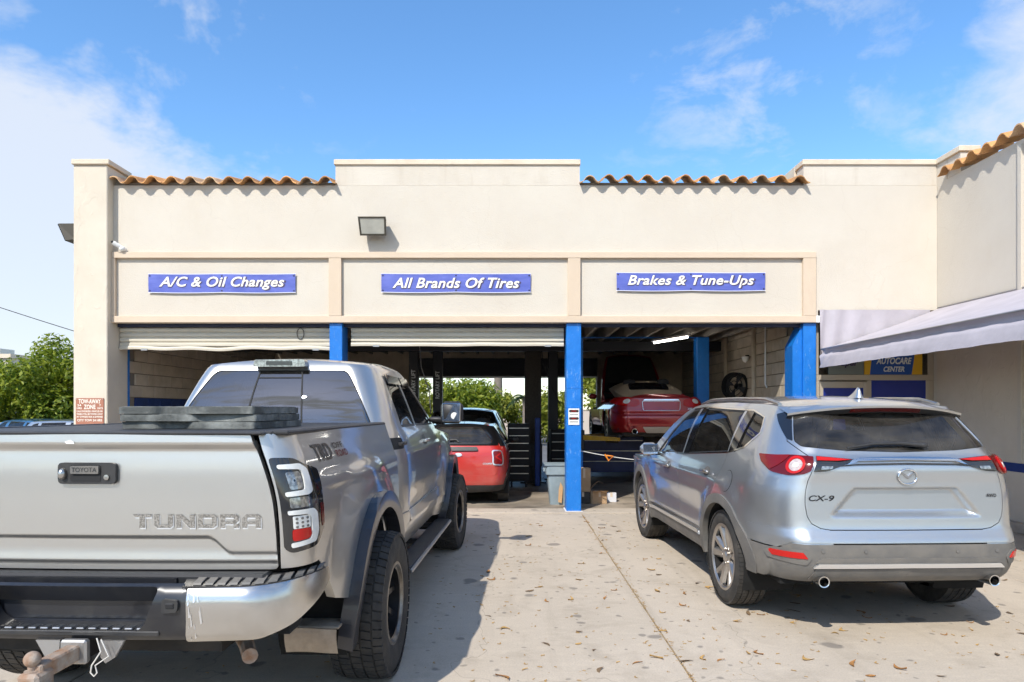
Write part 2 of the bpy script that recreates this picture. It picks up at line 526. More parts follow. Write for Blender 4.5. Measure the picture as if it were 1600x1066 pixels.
def panel(sh, loop, name, mat, parent, holes=(), off=0.0, t=0.02, h=0.045, gap=0.0, hu=None):
    if gap: loop = shrink(loop, gap)
    loops = [resample(loop, h)] + [resample(q, h) for q in holes]
    allp = [p for l in loops for p in l]
    a = np.array(loops[0]); lo = a.min(0); hi = a.max(0)
    gx, gy = np.meshgrid(np.arange(lo[0] + h / 2, hi[0], h), np.arange(lo[1] + h / 2, hi[1], h))
    g = np.stack([gx.ravel(), gy.ravel()], 1)
    if len(g):
        k = inside(loops[0], g)
        for q in loops[1:]: k &= ~inside(q, g)
        g = g[k]
        if len(g):
            for q in loops: g = g[dist_ok(q, g, h * .55)] if len(g) else g
    pts = allp + [tuple(q) for q in g]
    edges = []; o = 0
    for l in loops:
        n = len(l); edges += [(o + i, o + (i + 1) % n) for i in range(n)]; o += n
    r = delaunay_2d_cdt([Vector(p) for p in pts], edges, [], 0, 1e-7)
    V2 = [(p.x, p.y) for p in r[0]]; T = [(f[0], f[k], f[k + 1]) for f in r[2] for k in range(1, len(f) - 1)]
    cen = np.array([((V2[f[0]][0] + V2[f[1]][0] + V2[f[2]][0]) / 3, (V2[f[0]][1] + V2[f[1]][1] + V2[f[2]][1]) / 3) for f in T])
    k = inside(loops[0], cen)
    for q in loops[1:]: k &= ~inside(q, cen)
    T = [f for f, kk in zip(T, k) if kk]
    P = [sh.P(p[0], p[1], off) for p in V2]; N = [sh.N(p[0], p[1]) for p in V2]
    F = []
    for f in T:
        n = (P[f[1]] - P[f[0]]).cross(P[f[2]] - P[f[0]])
        F.append(tuple(f) if n.dot(N[f[0]]) > 0 else (f[0], f[2], f[1]))
    vs = list(P); ns = list(N); ntop = len(F)
    if t:
        for l in loops:
            n = len(l); o = len(vs)
            pp = [sh.P(p[0], p[1], off) for p in l]; nn = [sh.N(p[0], p[1]) for p in l]
            vs += pp; vs += [pp[i] - nn[i] * t for i in range(n)]
            for i in range(n):
                F.append((o + i, o + (i + 1) % n, o + n + (i + 1) % n, o + n + i))
            ns += [None] * (2 * n)
    me = bpy.data.meshes.new(name)
    me.from_pydata([tuple(p) for p in vs], [], F); me.update()
    me.materials.append(MATS[mat] if isinstance(mat, str) else mat)
    me.shade_smooth()
    cn = [tuple(n) if n is not None else (0, 0, 0) for n in ns]
    lo_n = []
    for pi_, poly in enumerate(me.polygons):
        for vi in poly.vertices:
            lo_n.append(cn[vi] if pi_ < ntop else tuple(poly.normal))
    me.normals_split_custom_set(lo_n)
    ob = bpy.data.objects.new(name, me)
    return link(ob, parent)
def arc(cx, cy, r, a0, a1, n):
    return [(cx + r * cos(radians(a0 + (a1 - a0) * i / n)), cy + r * sin(radians(a0 + (a1 - a0) * i / n))) for i in range(n + 1)]
def mir(loop): return [(-p[0], p[1]) for p in loop]

# ================================================================ materials of the place
M('stucco', (0.615, 0.56, 0.475), 0.9, col2=(0.58, 0.52, 0.435), vscale=1.1, bump=0.22, bscale=55)
M('stucco_parapet', (0.625, 0.57, 0.485), 0.9, col2=(0.57, 0.51, 0.425), vscale=1.6, bump=0.25, bscale=48)
M('stucco_rough', (0.66, 0.585, 0.475), 0.92, col2=(0.60, 0.525, 0.42), vscale=2.2, bump=0.0, bscale=9)
M('trim', (0.635, 0.515, 0.39), 0.85, col2=(0.60, 0.48, 0.355), vscale=2.0, bump=0.12, bscale=70)
M('coping', (0.70, 0.61, 0.48), 0.85, col2=(0.62, 0.51, 0.38), vscale=2.5, bump=0.2, bscale=40)
M('blue_paint', (0.004, 0.15, 0.53), 0.42, col2=(0.008, 0.18, 0.60), vscale=9, bump=0.25, bscale=28, rvar=0.1)
M('blue_dark', (0.008, 0.03, 0.16), 0.6, col2=(0.01, 0.04, 0.20), vscale=4)
M('navy', (0.012, 0.018, 0.05), 0.6)
M('terracotta', (0.66, 0.34, 0.12), 0.85, col2=(0.42, 0.21, 0.10), orand=0.25, vscale=7, vlo=0.4, vhi=0.75, bump=0.5, bscale=60)
M('terracotta_pale', (0.68, 0.46, 0.26), 0.9, col2=(0.48, 0.28, 0.15), orand=0.2, vscale=6, bump=0.5, bscale=60)
M('slat_cream', (0.62, 0.57, 0.46), 0.55, col2=(0.50, 0.45, 0.36), vscale=2, stretch=(0.4, 1, 4))
M('block_paint', (0.55, 0.46, 0.35), 0.9, col2=(0.42, 0.35, 0.26), vscale=3, bump=0.4, bscale=60)
M('block_blue', (0.012, 0.04, 0.17), 0.7, col2=(0.008, 0.03, 0.12), vscale=3, bump=0.3, bscale=60)
M('mortar', (0.22, 0.19, 0.15), 0.95)
M('dark_wood', (0.055, 0.045, 0.038), 0.85, col2=(0.03, 0.025, 0.02), vscale=5, stretch=(6, .5, 6))
M('ceiling_grey', (0.36, 0.32, 0.27), 0.9, col2=(0.25, 0.22, 0.18), vscale=2)
M('garage_floor', (0.40, 0.33, 0.25), 0.6, col2=(0.10, 0.082, 0.062), vscale=1.3, vlo=0.35, vhi=0.72, bump=0.1, rvar=0.15)
M('roofing', (0.45, 0.44, 0.42), 0.9)
M('alu_frame', (0.52, 0.45, 0.36), 0.45, metal=0.3)
M('film_blue', (0.012, 0.03, 0.26), 0.25, coat=0.6)
M('dark_metal', (0.03, 0.03, 0.032), 0.5, metal=0.5)
M('black_matte', (0.012, 0.012, 0.013), 0.75)
M('black_plastic', (0.022, 0.022, 0.024), 0.48, col2=(0.04, 0.038, 0.036), vscale=8, bump=0.08, bscale=220)
M('grey_metal', (0.42, 0.41, 0.40), 0.4, metal=0.8)
M('white_paint', (0.80, 0.79, 0.76), 0.5)
M('lamp_glass', (0.50, 0.49, 0.42), 0.25, coat=0.5, col2=(0.40, 0.39, 0.34), vscale=6)
M('bronze', (0.075, 0.066, 0.05), 0.5, metal=0.3)
def concrete_mat():
    m = bpy.data.materials.new('concrete_lot'); m.use_nodes = True; t = m.node_tree; b = t.nodes['Principled BSDF']
    N = t.nodes.new; L = t.links.new
    g = N('ShaderNodeNewGeometry'); pos = g.outputs['Position']
    def nz(scale, detail=6, rough=0.6, sc=(1, 1, 1), off=(0, 0, 0), dist=0):
        mp = N('ShaderNodeMapping'); mp.inputs['Scale'].default_value = sc; mp.inputs['Location'].default_value = off
        L(pos, mp.inputs[0]); n = N('ShaderNodeTexNoise'); L(mp.outputs[0], n.inputs['Vector'])
        n.inputs['Scale'].default_value = scale; n.inputs['Detail'].default_value = detail
        n.inputs['Roughness'].default_value = rough; n.inputs['Distortion'].default_value = dist
        return n.outputs[0]
    def mr(v, a, c, o0=0.0, o1=1.0):
        r = N('ShaderNodeMapRange'); L(v, r.inputs[0]); r.inputs[1].default_value = a; r.inputs[2].default_value = c
        r.inputs[3].default_value = o0; r.inputs[4].default_value = o1; return r.outputs[0]
    def mix(f, a, c):
        x = N('ShaderNodeMix'); x.data_type = 'RGBA'
        L(f, x.inputs[0])
        if isinstance(a, tuple): x.inputs[6].default_value = (*a, 1)
        else: L(a, x.inputs[6])
        if isinstance(c, tuple): x.inputs[7].default_value = (*c, 1)
        else: L(c, x.inputs[7])
        return x.outputs[2]
    c = mix(mr(nz(0.55, 4, 0.62), 0.3, 0.72), (0.56, 0.475, 0.375), (0.45, 0.38, 0.295))
    c = mix(mr(nz(2.6, 4, 0.65, dist=0.6, off=(5, 2, 0)), 0.52, 0.78, 0, 0.55), c, (0.31, 0.255, 0.19))
    c = mix(mr(nz(7.0, 4, 0.7, sc=(1, 2.4, 1)), 0.5, 0.8, 0, 0.5), c, (0.64, 0.545, 0.42))
    c = mix(mr(nz(90, 3, 0.6), 0.45, 0.75, 0, 0.35), c, (0.23, 0.20, 0.165))
    c = mix(mr(nz(1.6, 5, 0.6, sc=(2.4, 0.22, 1), off=(2, 9, 0)), 0.54, 0.75, 0, 0.38), c, (0.27, 0.225, 0.17))
    # round oil drips and gum spots
    for sc_, th, k, off in ((1.15, 0.07, 0.62, (0.3, 0.7, 0)), (2.3, 0.065, 0.6, (3.3, 1.7, 0)), (4.7, 0.065, 0.5, (1.3, 8.7, 0))):
        v = N('ShaderNodeTexVoronoi'); v.voronoi_dimensions = '2D'
        wv = N('ShaderNodeVectorMath'); wv.operation = 'ADD'
        n3 = N('ShaderNodeTexNoise'); n3.inputs['Scale'].default_value = 5.0; L(pos, n3.inputs['Vector'])
        sv = N('ShaderNodeVectorMath'); sv.operation = 'SCALE'; sv.inputs['Scale'].default_value = 0.12
        L(n3.outputs['Color'], sv.inputs[0]); L(pos, wv.inputs[0]); L(sv.outputs[0], wv.inputs[1])
        mp = N('ShaderNodeMapping'); mp.inputs['Location'].default_value = off; L(wv.outputs[0], mp.inputs[0])
        L(mp.outputs[0], v.inputs['Vector']); v.inputs['Scale'].default_value = sc_
        gate = N('ShaderNodeSeparateColor'); L(v.outputs['Color'], gate.inputs[0])
        rr = N('ShaderNodeMath'); rr.operation = 'MULTIPLY'; L(gate.outputs[0], rr.inputs[0]); rr.inputs[1].default_value = th * 1.5
        ss = N('ShaderNodeMath'); ss.operation = 'SUBTRACT'; L(rr.outputs[0], ss.inputs[0]); L(v.outputs['Distance'], ss.inputs[1])
        c = mix(mr(ss.outputs[0], 0.0, 0.03, 0, k), c, (0.13, 0.115, 0.10))
    L(c, b.inputs['Base Color']); b.inputs['Roughness'].default_value = 0.85
    bp = N('ShaderNodeBump'); bp.inputs['Strength'].default_value = 0.35; bp.inputs['Distance'].default_value = 0.008
    L(nz(60, 3, 0.7), bp.inputs['Height']); L(bp.outputs[0], b.inputs['Normal'])
    MATS['concrete_lot'] = m
concrete_mat()
def trowel_mat():
    """rough troweled stucco: short slanted ridges"""
    m = MATS['stucco_rough']; t = m.node_tree; b = t.nodes['Principled BSDF']; N = t.nodes.new; L = t.links.new
    g = N('ShaderNodeNewGeometry')
    mp = N('ShaderNodeMapping'); mp.inputs['Scale'].default_value = (2.2, 2.2, 1.2); mp.inputs['Rotation'].default_value = (0.5, 0.5, 0.3)
    L(g.outputs['Position'], mp.inputs[0])
    n = N('ShaderNodeTexNoise'); n.inputs['Scale'].default_value = 2.6; n.inputs['Detail'].default_value = 4; n.inputs['Distortion'].default_value = 1.2
    L(mp.outputs[0], n.inputs['Vector'])
    r = N('ShaderNodeMapRange'); r.inputs[1].default_value = 0.57; r.inputs[2].default_value = 0.64; L(n.outputs[0], r.inputs[0])
    n2 = N('ShaderNodeTexNoise'); n2.inputs['Scale'].default_value = 45; L(g.outputs['Position'], n2.inputs['Vector'])
    a = N('ShaderNodeMath'); a.operation = 'MULTIPLY_ADD'; L(n2.outputs[0], a.inputs[0]); a.inputs[1].default_value = 0.25; L(r.outputs[0], a.inputs[2])
    bp = N('ShaderNodeBump'); bp.inputs['Strength'].default_value = 0.22; bp.inputs['Distance'].default_value = 0.015
    L(a.outputs[0], bp.inputs['Height']); L(bp.outputs[0], b.inputs['Normal'])
trowel_mat()
M('asphalt', (0.16, 0.155, 0.15), 0.9, col2=(0.11, 0.105, 0.10), vscale=0.6, bump=0.3, bscale=90)
M('joint_dirt', (0.42, 0.30, 0.14), 0.95, col2=(0.20, 0.15, 0.09), vscale=25)

# ================================================================ ground and lot
g = MB().box(-900, 900, -900, 1500, -0.4, -0.06).build('ground', 'asphalt'); tag(g, kind='structure')
xs = [-13.61, -9.94, -6.27, -2.60, 1.07, 4.74, 8.41, 12.08]
ys = [-5.2, 2.55, 10.42]
for i in range(len(xs) - 1):
    for j in range(len(ys) - 1):
        MB().box(xs[i] + 0.006, xs[i + 1] - 0.006, ys[j] + 0.006, ys[j + 1] - 0.006, -0.08, 0.0, 0.004).build('slab', 'concrete_lot', g)
MB().box(xs[0], xs[-1], ys[0], ys[-1], -0.06, -0.014).build('joint_filler', 'joint_dirt', g)
MB().box(-6.9, 6.64, 10.43, 10.9, -0.08, 0.012, 0.006).build('apron', 'concrete_lot', g)
MB().box(-14, -6.9, 10.43, 16, -0.08, -0.01).build('side_yard', 'concrete_lot', g)

# ================================================================ the garage building
B = thing('garage_building', 'cream stucco auto garage with three open bays and clay tile parapet', 'building')
YF = 10.6
def bpart(mb, name, mat, smooth=None, parent=B): return mb.build(name, mat, parent, smooth)
# front wall with its stepped parapet
o = [(-6.28, 2.955), (4.78, 2.955), (4.78, 3.15), (6.64, 3.15), (6.64, 5.10), (-6.28, 5.10)]
bpart(MB().prism(o, YF, YF + 0.25), 'front_wall', 'stucco')
bpart(MB().box(-2.76, 1.06, YF + 0.007, YF + 0.25, 5.105, 5.42), 'parapet', 'stucco_parapet')
bpart(MB().box(4.56, 6.64, YF + 0.007, YF + 0.25, 5.105, 5.42), 'parapet', 'stucco_parapet')
bpart(MB().box(-2.78, 1.07, YF - 0.022, YF + 0.28, 5.42, 5.505, 0.008), 'coping', 'coping')
bpart(MB().box(4.535, 6.67, YF - 0.022, YF + 0.28, 5.42, 5.505, 0.008), 'coping', 'coping')
bpart(MB().box(4.535, 4.60, YF + 0.285, YF + 0.8, 5.30, 5.505, 0.008), 'coping', 'coping')
# corner pillar at the left end
bpart(MB().box(-6.752, -6.228, 10.44, 11.0, 0, 5.365, 0.012), 'corner_pillar', 'stucco_rough')
bpart(MB().box(-6.765, -6.185, 10.405, 11.04, 5.365, 5.445, 0.008), 'coping', 'coping')
# raised tan frames round the three sign panels
for (x0, x1, z0, z1) in ((-6.28, 4.73, 3.955, 4.05), (-6.28, 4.73, 2.952, 3.055)):
    bpart(MB().box(x0, x1, YF - 0.06, YF + 0.02, z0, z1, 0.005), 'panel_frame', 'trim')
for (x0, x1) in ((-6.28, -6.175), (-2.85, -2.655), (0.87, 1.065), (4.53, 4.73)):
    bpart(MB().box(x0, x1, YF - 0.057, YF + 0.02, 3.057, 3.953, 0.004), 'panel_frame', 'trim')
bpart(MB().box(4.733, 4.79, YF - 0.05, YF + 0.02, 2.952, 3.06, 0.004), 'panel_frame', 'white_paint')
# clay tiles along the two low stretches of parapet and on the side wing
def tile_mesh(pale):
    pr = []
    n = 20; w = 0.312
    for i in range(n + 1):
        t = i / n; c_ = cos(2 * pi * (t - 0.5)); pr.append((t * w, 0.052 * math.copysign(abs(c_) ** 0.72, c_)))
    vs = []; fs = []
    L = 0.46
    for (y, dz, sc) in ((0, 0, 1.0), (L, 0.10, 0.9)):
        for k in (0, 1):
            for (x, z) in pr: vs.append(((x - w / 2) * sc + w / 2, y, z * sc + dz - k * 0.016))
    m = n + 1
    for i in range(n):
        fs += [(i, i + 1, 2 * m + i + 1, 2 * m + i), (m + i, 3 * m + i, 3 * m + i + 1, m + i + 1),
               (i, m + i, m + i + 1, i + 1), (2 * m + i, 2 * m + i + 1, 3 * m + i + 1, 3 * m + i)]
    fs += [(0, 2 * m, 3 * m, m), (m - 1, 2 * m - 1, 4 * m - 1, 3 * m - 1)]
    b = MB(); b.add(vs, fs)
    return b.mesh('roof_tile', 'terracotta_pale' if pale else 'terracotta', smooth=50)
TM = [tile_mesh(False), tile_mesh(True)]
rt = random.Random(5)
def tiles(n, p0, dx, rz=0.0):
    for i in range(n):
        o = bpy.data.objects.new('roof_tile', TM[0] if rt.random() < 0.6 else TM[1])
        o.location = (p0[0] + dx[0] * i, p0[1] + dx[1] * i + rt.uniform(-.012, .012), p0[2] + rt.uniform(-.008, .010))
        o.rotation_euler = (rt.uniform(-.03, .03), rt.uniform(-.03, .03), rz + rt.uniform(-.025, .025))
        link(o, B)
tiles(12, (-6.32, YF - 0.13, 5.155), (0.298, 0))
tiles(12, (1.05, YF - 0.13, 5.175), (0.295, 0))
tiles(14, (6.51, 10.38, 5.22), (0, -0.298), radians(-90))
# mortar bed under the tiles
bpart(MB().box(-6.2, -2.78, YF + 0.02, YF + 0.3, 5.105, 5.15), 'tile_bed', 'mortar')
bpart(MB().box(1.08, 4.53, YF + 0.02, YF + 0.3, 5.105, 5.15), 'tile_bed', 'mortar')
# side wing on the right: troweled wall, coping, stripe
wing = [(18.2, 0), (3.0, 0), (3.0, 5.12), (10.36, 5.12), (10.36, 5.42), (18.2, 5.42)]
bpart(MB().prism([(y, z) for y, z in wing], 6.643, 6.90, 'yz'), 'side_wall', 'stucco')
bpart(MB().box(6.634, 6.645, 3.0, 10.59, 0.0, 3.12), 'rough_render', 'stucco_rough')
bpart(MB().box(6.61, 6.93, 10.02, 10.57, 5.423, 5.508, 0.008), 'coping', 'coping')
bpart(MB().box(6.646, 6.88, 10.05, 10.355, 5.125, 5.42), 'parapet', 'stucco_parapet')
bpart(MB().box(6.626, 6.636, 3.0, 10.58, 0.78, 0.895), 'painted_stripe', 'blue_dark')
bpart(MB().box(6.60, 6.66, 8.80, 8.86, 0.9, 5.05), 'downpipe', 'stucco')
bpart(MB().box(6.52, 6.645, 3.0, 10.5, 0.0, 0.13, 0.01), 'plinth', 'concrete_lot')
bpart(MB().box(6.95, 14, 3.0, 18.2, 4.9, 5.05), 'flat_roof', 'roofing')
# columns of the bays
def column(x0, x1, y0=10.59, y1=10.95, z0=0.012, z1=2.95):
    c = bpart(MB().box(x0, x1, y0, y1, z0, z1, 0.008), 'column', 'blue_paint')
    return c
column(-6.52, -6.25, 10.93, 11.1)
column(-2.85, -2.65)
c3 = column(0.85, 1.08)
for z in (1.63, 1.94): bpart(MB().box(0.846, 1.084, 10.585, 10.6, z - 0.006, z + 0.006, 0.003), 'weld_seam', 'blue_paint', parent=c3)
bpart(MB().box(0.83, 1.10, 10.56, 10.97, 0.0, 0.016), 'base_plate', 'white_paint', parent=c3)
c4 = column(4.55, 4.75)
bpart(MB().prism([(4.40, 0.02), (4.40, 2.60), (4.53, 2.88), (4.548, 2.88), (4.548, 0.02)], 10.64, 10.94), 'door_guard', 'blue_paint', parent=c4)
# lintel, roller doors
bpart(MB().box(-6.22, 4.55, 10.70, 10.745, 2.90, 2.952), 'lintel', 'navy')
def roller(x0, x1, zb, cable):
    d = bpart(MB().box(x0, x1, 10.775, 10.79, zb + .05, 2.90), 'roller_door', 'slat_cream')
    k = 0; z = 2.90
    while z - 0.078 > zb + 0.03:
        pr = [(10.776, z), (10.757, z - 0.014), (10.752, z - 0.038), (10.757, z - 0.062), (10.776, z - 0.074)]
        MB().prism([(y, q) for y, q in pr], x0, x1, 'yz').build('slat', 'slat_cream', d, smooth=40)
        z -= 0.078
    n = 40                                   # the bottom bar, a little bent
    b = MB()
    def f(s, t):
        x = x0 + (x1 - x0) * s
        dz = 0.012 * sin(9 * s + 1) * sin(3.1 * s) + 0.01 * sin(23 * s)
        a = [(10.748, 0.055), (10.735, 0.03), (10.738, 0.0), (10.80, 0.0), (10.80, 0.055)][int(round(t * 4))]
        return (x, a[0], zb + a[1] + dz * (1 if cable else .3))
    b.sheet(f, n, 4); b.build('bottom_bar', 'slat_cream', d)
    for x in (x0 + 0.4, x1 - 0.25):
        MB().box(x - 0.05, x + 0.05, 10.728, 10.74, zb - 0.012, zb + 0.016).build('latch', 'grey_metal', d)
    return d
d1 = roller(-6.22, -2.855, 2.545, True)
ring = [(-3.35 + 0.055 * cos(a), 10.745, 2.80 + 0.09 * sin(a)) for a in [i * 2 * pi / 16 for i in range(17)]]
MB().tube(ring, 0.005, 6).build('pull_cord', 'black_matte', d1)
roller(-2.55, 0.82, 2.605, False)
# inside: block walls (single blocks), ceiling, joists, back wall with the rear opening
bpart(MB().box(-6.6, -6.30, 11.1, 18.2, 0, 3.3), 'left_wall', 'mortar')
bpart(MB().box(4.53, 4.74, 10.96, 18.2, 0, 3.3), 'right_wall', 'mortar')
def block_mesh(mat, side):
    x0, x1 = (0, 0.03) if side > 0 else (-0.03, 0)
    return MB().box(x0, x1, 0.006, 0.394, 0.006, 0.194, 0.004).mesh('block', mat)
BK = {(m, s): block_mesh(m, s) for m in ('block_paint', 'block_blue') for s in (1, -1)}
for side, X, y0 in ((1, -6.30, 11.1), (-1, 4.53, 10.96)):
    for r in range(16):
        for k in range(18):
            y = y0 + k * 0.4 + (0.2 if r % 2 else 0) - 0.2
            if y < y0 - 0.01: continue
            m = 'block_blue' if (side > 0 and r * 0.2 < 1.7) else 'block_paint'
            o = bpy.data.objects.new('block', BK[(m, side)]); o.location = (X, y, r * 0.2); link(o, B)
bpart(MB().box(-6.3, 6.64, 10.855, 18.2, 3.32, 3.42), 'ceiling', 'ceiling_grey')
for k in range(27):
    x = -6.1 + 0.4 * k
    if x > 4.5: break
    bpart(MB().box(x - 0.025, x + 0.025, 10.87, 17.95, 3.06, 3.318), 'joist', 'ceiling_grey')
bpart(MB().box(-6.05, 4.5, 14.6, 14.8, 2.86, 3.06), 'cross_beam', 'dark_metal')
bw = [(-6.30, 0), (-6.30, 3.3), (4.53, 3.3), (4.53, 0), (2.25, 0), (2.25, 2.48), (-2.6, 2.48), (-2.6, 0)]
bpart(MB().prism(bw, 17.95, 18.2), 'back_wall', 'block_paint')
rd = bpart(MB().box(-2.6, 2.25, 17.90, 17.945, 2.48, 2.95), 'rear_roller_door', 'dark_metal')
for k in range(6): MB().box(-2.6, 2.25, 17.885, 17.902, 2.485 + k * 0.078, 2.545 + k * 0.078, 0.006).build('slat', 'dark_metal', rd)
MB().box(-2.6, 2.25, 17.87, 17.95, 2.44, 2.475).build('bottom_bar', 'grey_metal', rd)
bpart(MB().box(4.74, 6.64, 11.6, 11.75, 0, 3.3), 'office_back_wall', 'block_paint')
fl = MB().box(-6.9, 6.64, 10.905, 18.4, -0.08, 0.006).build('garage_floor', 'garage_floor'); tag(fl, kind='structure')
# office shopfront under the awning
sf = bpart(MB().box(4.78, 6.641, 10.68, 10.74, 2.06, 2.145), 'shopfront_frame', 'alu_frame')
for (x0, x1, z0, z1) in ((4.78, 4.84, 0.02, 2.058), (5.60, 5.66, 0.02, 2.058), (6.52, 6.641, 0.02, 2.058), (4.78, 4.83, 2.147, 3.148), (6.55, 6.641, 2.147, 3.148), (5.66, 6.52, 0.02, 0.35)):
    MB().box(x0, x1, 10.682, 10.738, z0, z1, 0.004).build('mullion', 'alu_frame', sf)
for (x0, x1, z0, z1) in ((4.845, 4.90, 0.05, 2.04), (5.535, 5.595, 0.05, 2.04)):
    MB().box(x0, x1, 10.672, 10.73, z0, z1, 0.004).build('door_stile', 'alu_frame', sf)
MB().box(4.90, 5.535, 10.672, 10.73, 1.94, 2.04, 0.004).build('door_rail', 'alu_frame', sf)
MB().box(4.90, 5.535, 10.69, 10.70, 0.3, 1.94).build('door_pane', 'film_blue', sf)
MB().box(5.66, 6.52, 10.69, 10.70, 0.35, 2.06).build('window_pane', 'film_blue', sf)
glass_mat('shop_glass', (0.80, 0.81, 0.80), dust=0.03)
MB().box(4.83, 6.55, 10.70, 10.706, 2.147, 3.14).build('transom_pane', 'shop_glass', sf)

def scuff(name, col, sc=(1, 1, .35), lo=.60, hi=.66, k=.75, scale=22):
    m = MATS[name]; t = m.node_tree; b = t.nodes['Principled BSDF']; N = t.nodes.new; L = t.links.new
    src = b.inputs['Base Color'].links[0].from_socket
    g = N('ShaderNodeNewGeometry'); mp = N('ShaderNodeMapping'); mp.inputs['Scale'].default_value = sc; L(g.outputs['Position'], mp.inputs[0])
    n = N('ShaderNodeTexNoise'); n.inputs['Scale'].default_value = scale; n.inputs['Detail'].default_value = 4; n.inputs['Roughness'].default_value = .7; L(mp.outputs[0], n.inputs['Vector'])
    n2 = N('ShaderNodeTexNoise'); n2.inputs['Scale'].default_value = 1.7; L(g.outputs['Position'], n2.inputs['Vector'])
    a = N('ShaderNodeMath'); a.operation = 'MULTIPLY_ADD'; L(n2.outputs[0], a.inputs[0]); a.inputs[1].default_value = .3; L(n.outputs[0], a.inputs[2])
    r = N('ShaderNodeMapRange'); r.inputs[1].default_value = lo + .15; r.inputs[2].default_value = hi + .15; r.inputs[4].default_value = k; L(a.outputs[0], r.inputs[0])
    x = N('ShaderNodeMix'); x.data_type = 'RGBA'; L(r.outputs[0], x.inputs[0]); L(src, x.inputs[6]); x.inputs[7].default_value = (*col, 1); L(x.outputs[2], b.inputs['Base Color'])
scuff('blue_paint', (.20, .36, .62), scale=26, lo=.60, hi=.70, k=.6)
def cracks(name, col, scale=.55, w=.0035, k=.45):
    m = MATS[name]; t = m.node_tree; b = t.nodes['Principled BSDF']; N = t.nodes.new; L = t.links.new
    src = b.inputs['Base Color'].links[0].from_socket
    g = N('ShaderNodeNewGeometry'); n = N('ShaderNodeTexNoise'); n.inputs['Scale'].default_value = 2.2; n.inputs['Detail'].default_value = 3; L(g.outputs['Position'], n.inputs['Vector'])
    sv_ = N('ShaderNodeVectorMath'); sv_.operation = 'SCALE'; sv_.inputs['Scale'].default_value = .55; L(n.outputs['Color'], sv_.inputs[0])
    ad = N('ShaderNodeVectorMath'); ad.operation = 'ADD'; L(g.outputs['Position'], ad.inputs[0]); L(sv_.outputs[0], ad.inputs[1])
    v = N('ShaderNodeTexVoronoi'); v.feature = 'DISTANCE_TO_EDGE'; v.inputs['Scale'].default_value = scale; L(ad.outputs[0], v.inputs['Vector'])
    r = N('ShaderNodeMapRange'); r.inputs[1].default_value = w; r.inputs[2].default_value = 0; r.inputs[3].default_value = 0; r.inputs[4].default_value = k; L(v.outputs['Distance'], r.inputs[0])
    x = N('ShaderNodeMix'); x.data_type = 'RGBA'; L(r.outputs[0], x.inputs[0]); L(src, x.inputs[6]); x.inputs[7].default_value = (*col, 1); L(x.outputs[2], b.inputs['Base Color'])
cracks('stucco', (.40, .33, .25), k=.17)
cracks('concrete_lot', (.20, .165, .125), scale=.42, w=.0022, k=.55)
scuff('stucco', (.56, .485, .385), sc=(1, 1, .25), lo=.58, hi=.85, k=.3, scale=3.0)
scuff('stucco_parapet', (.50, .43, .34), sc=(1.6, 1, .2), lo=.54, hi=.8, k=.55, scale=4.0)
scuff('coping', (.42, .36, .28), sc=(1, 1, 1), lo=.56, hi=.8, k=.5, scale=5.0)

# ================================================================ vehicle materials
def paint(name, col, metal=0.75, rough=0.32, coat=1.0, dirt=0.0, dirtcol=(0.30, 0.26, 0.21)):
    m = bpy.data.materials.new(name); m.use_nodes = True; t = m.node_tree; b = t.nodes['Principled BSDF']
    N = t.nodes.new; L = t.links.new
    b.inputs['Metallic'].default_value = metal; b.inputs['Roughness'].default_value = rough
    b.inputs['Coat Weight'].default_value = coat; b.inputs['Coat Roughness'].default_value = 0.06
    tc = N('ShaderNodeTexCoord')
    n = N('ShaderNodeTexNoise'); n.inputs['Scale'].default_value = 6; n.inputs['Detail'].default_value = 8; L(tc.outputs['Object'], n.inputs['Vector'])
    f = N('ShaderNodeTexNoise'); f.inputs['Scale'].default_value = 900; f.inputs['Detail'].default_value = 1; L(tc.outputs['Object'], f.inputs['Vector'])
    fr = N('ShaderNodeMapRange'); fr.inputs[1].default_value = 0.3; fr.inputs[2].default_value = 0.7; fr.inputs[3].default_value = 0.97; fr.inputs[4].default_value = 1.03
    L(f.outputs[0], fr.inputs[0])
    hs = N('ShaderNodeHueSaturation'); hs.inputs['Color'].default_value = (*col, 1); L(fr.outputs[0], hs.inputs['Value'])
    c = hs.outputs[0]
    if dirt:
        r = N('ShaderNodeMapRange'); r.inputs[1].default_value = 0.42; r.inputs[2].default_value = 0.85; r.inputs[4].default_value = dirt
        L(n.outputs[0], r.inputs[0])
        # road dust lies thicker low on the body
        sp = N('ShaderNodeSeparateXYZ'); L(tc.outputs['Object'], sp.inputs[0])
        lw = N('ShaderNodeMapRange'); lw.inputs[1].default_value = 0.85; lw.inputs[2].default_value = 0.45; lw.inputs[3].default_value = 0; lw.inputs[4].default_value = 0.30
        L(sp.outputs[2], lw.inputs[0])
        ad = N('ShaderNodeMath'); ad.operation = 'MULTIPLY_ADD'; ad.use_clamp = True
        L(lw.outputs[0], ad.inputs[0]); L(n.outputs[0], ad.inputs[1]); L(r.outputs[0], ad.inputs[2])
        x = N('ShaderNodeMix'); x.data_type = 'RGBA'; L(ad.outputs[0], x.inputs[0]); L(c, x.inputs[6]); x.inputs[7].default_value = (*dirtcol, 1)
        c = x.outputs[2]
        q = N('ShaderNodeMath'); q.operation = 'MULTIPLY_ADD'; L(ad.outputs[0], q.inputs[0]); q.inputs[1].default_value = 0.5; q.inputs[2].default_value = rough
        L(q.outputs[0], b.inputs['Roughness'])
        q2 = N('ShaderNodeMath'); q2.operation = 'MULTIPLY_ADD'; L(ad.outputs[0], q2.inputs[0]); q2.inputs[1].default_value = -metal * .5; q2.inputs[2].default_value = metal
        L(q2.outputs[0], b.inputs['Metallic'])
    L(c, b.inputs['Base Color'])
    MATS[name] = m
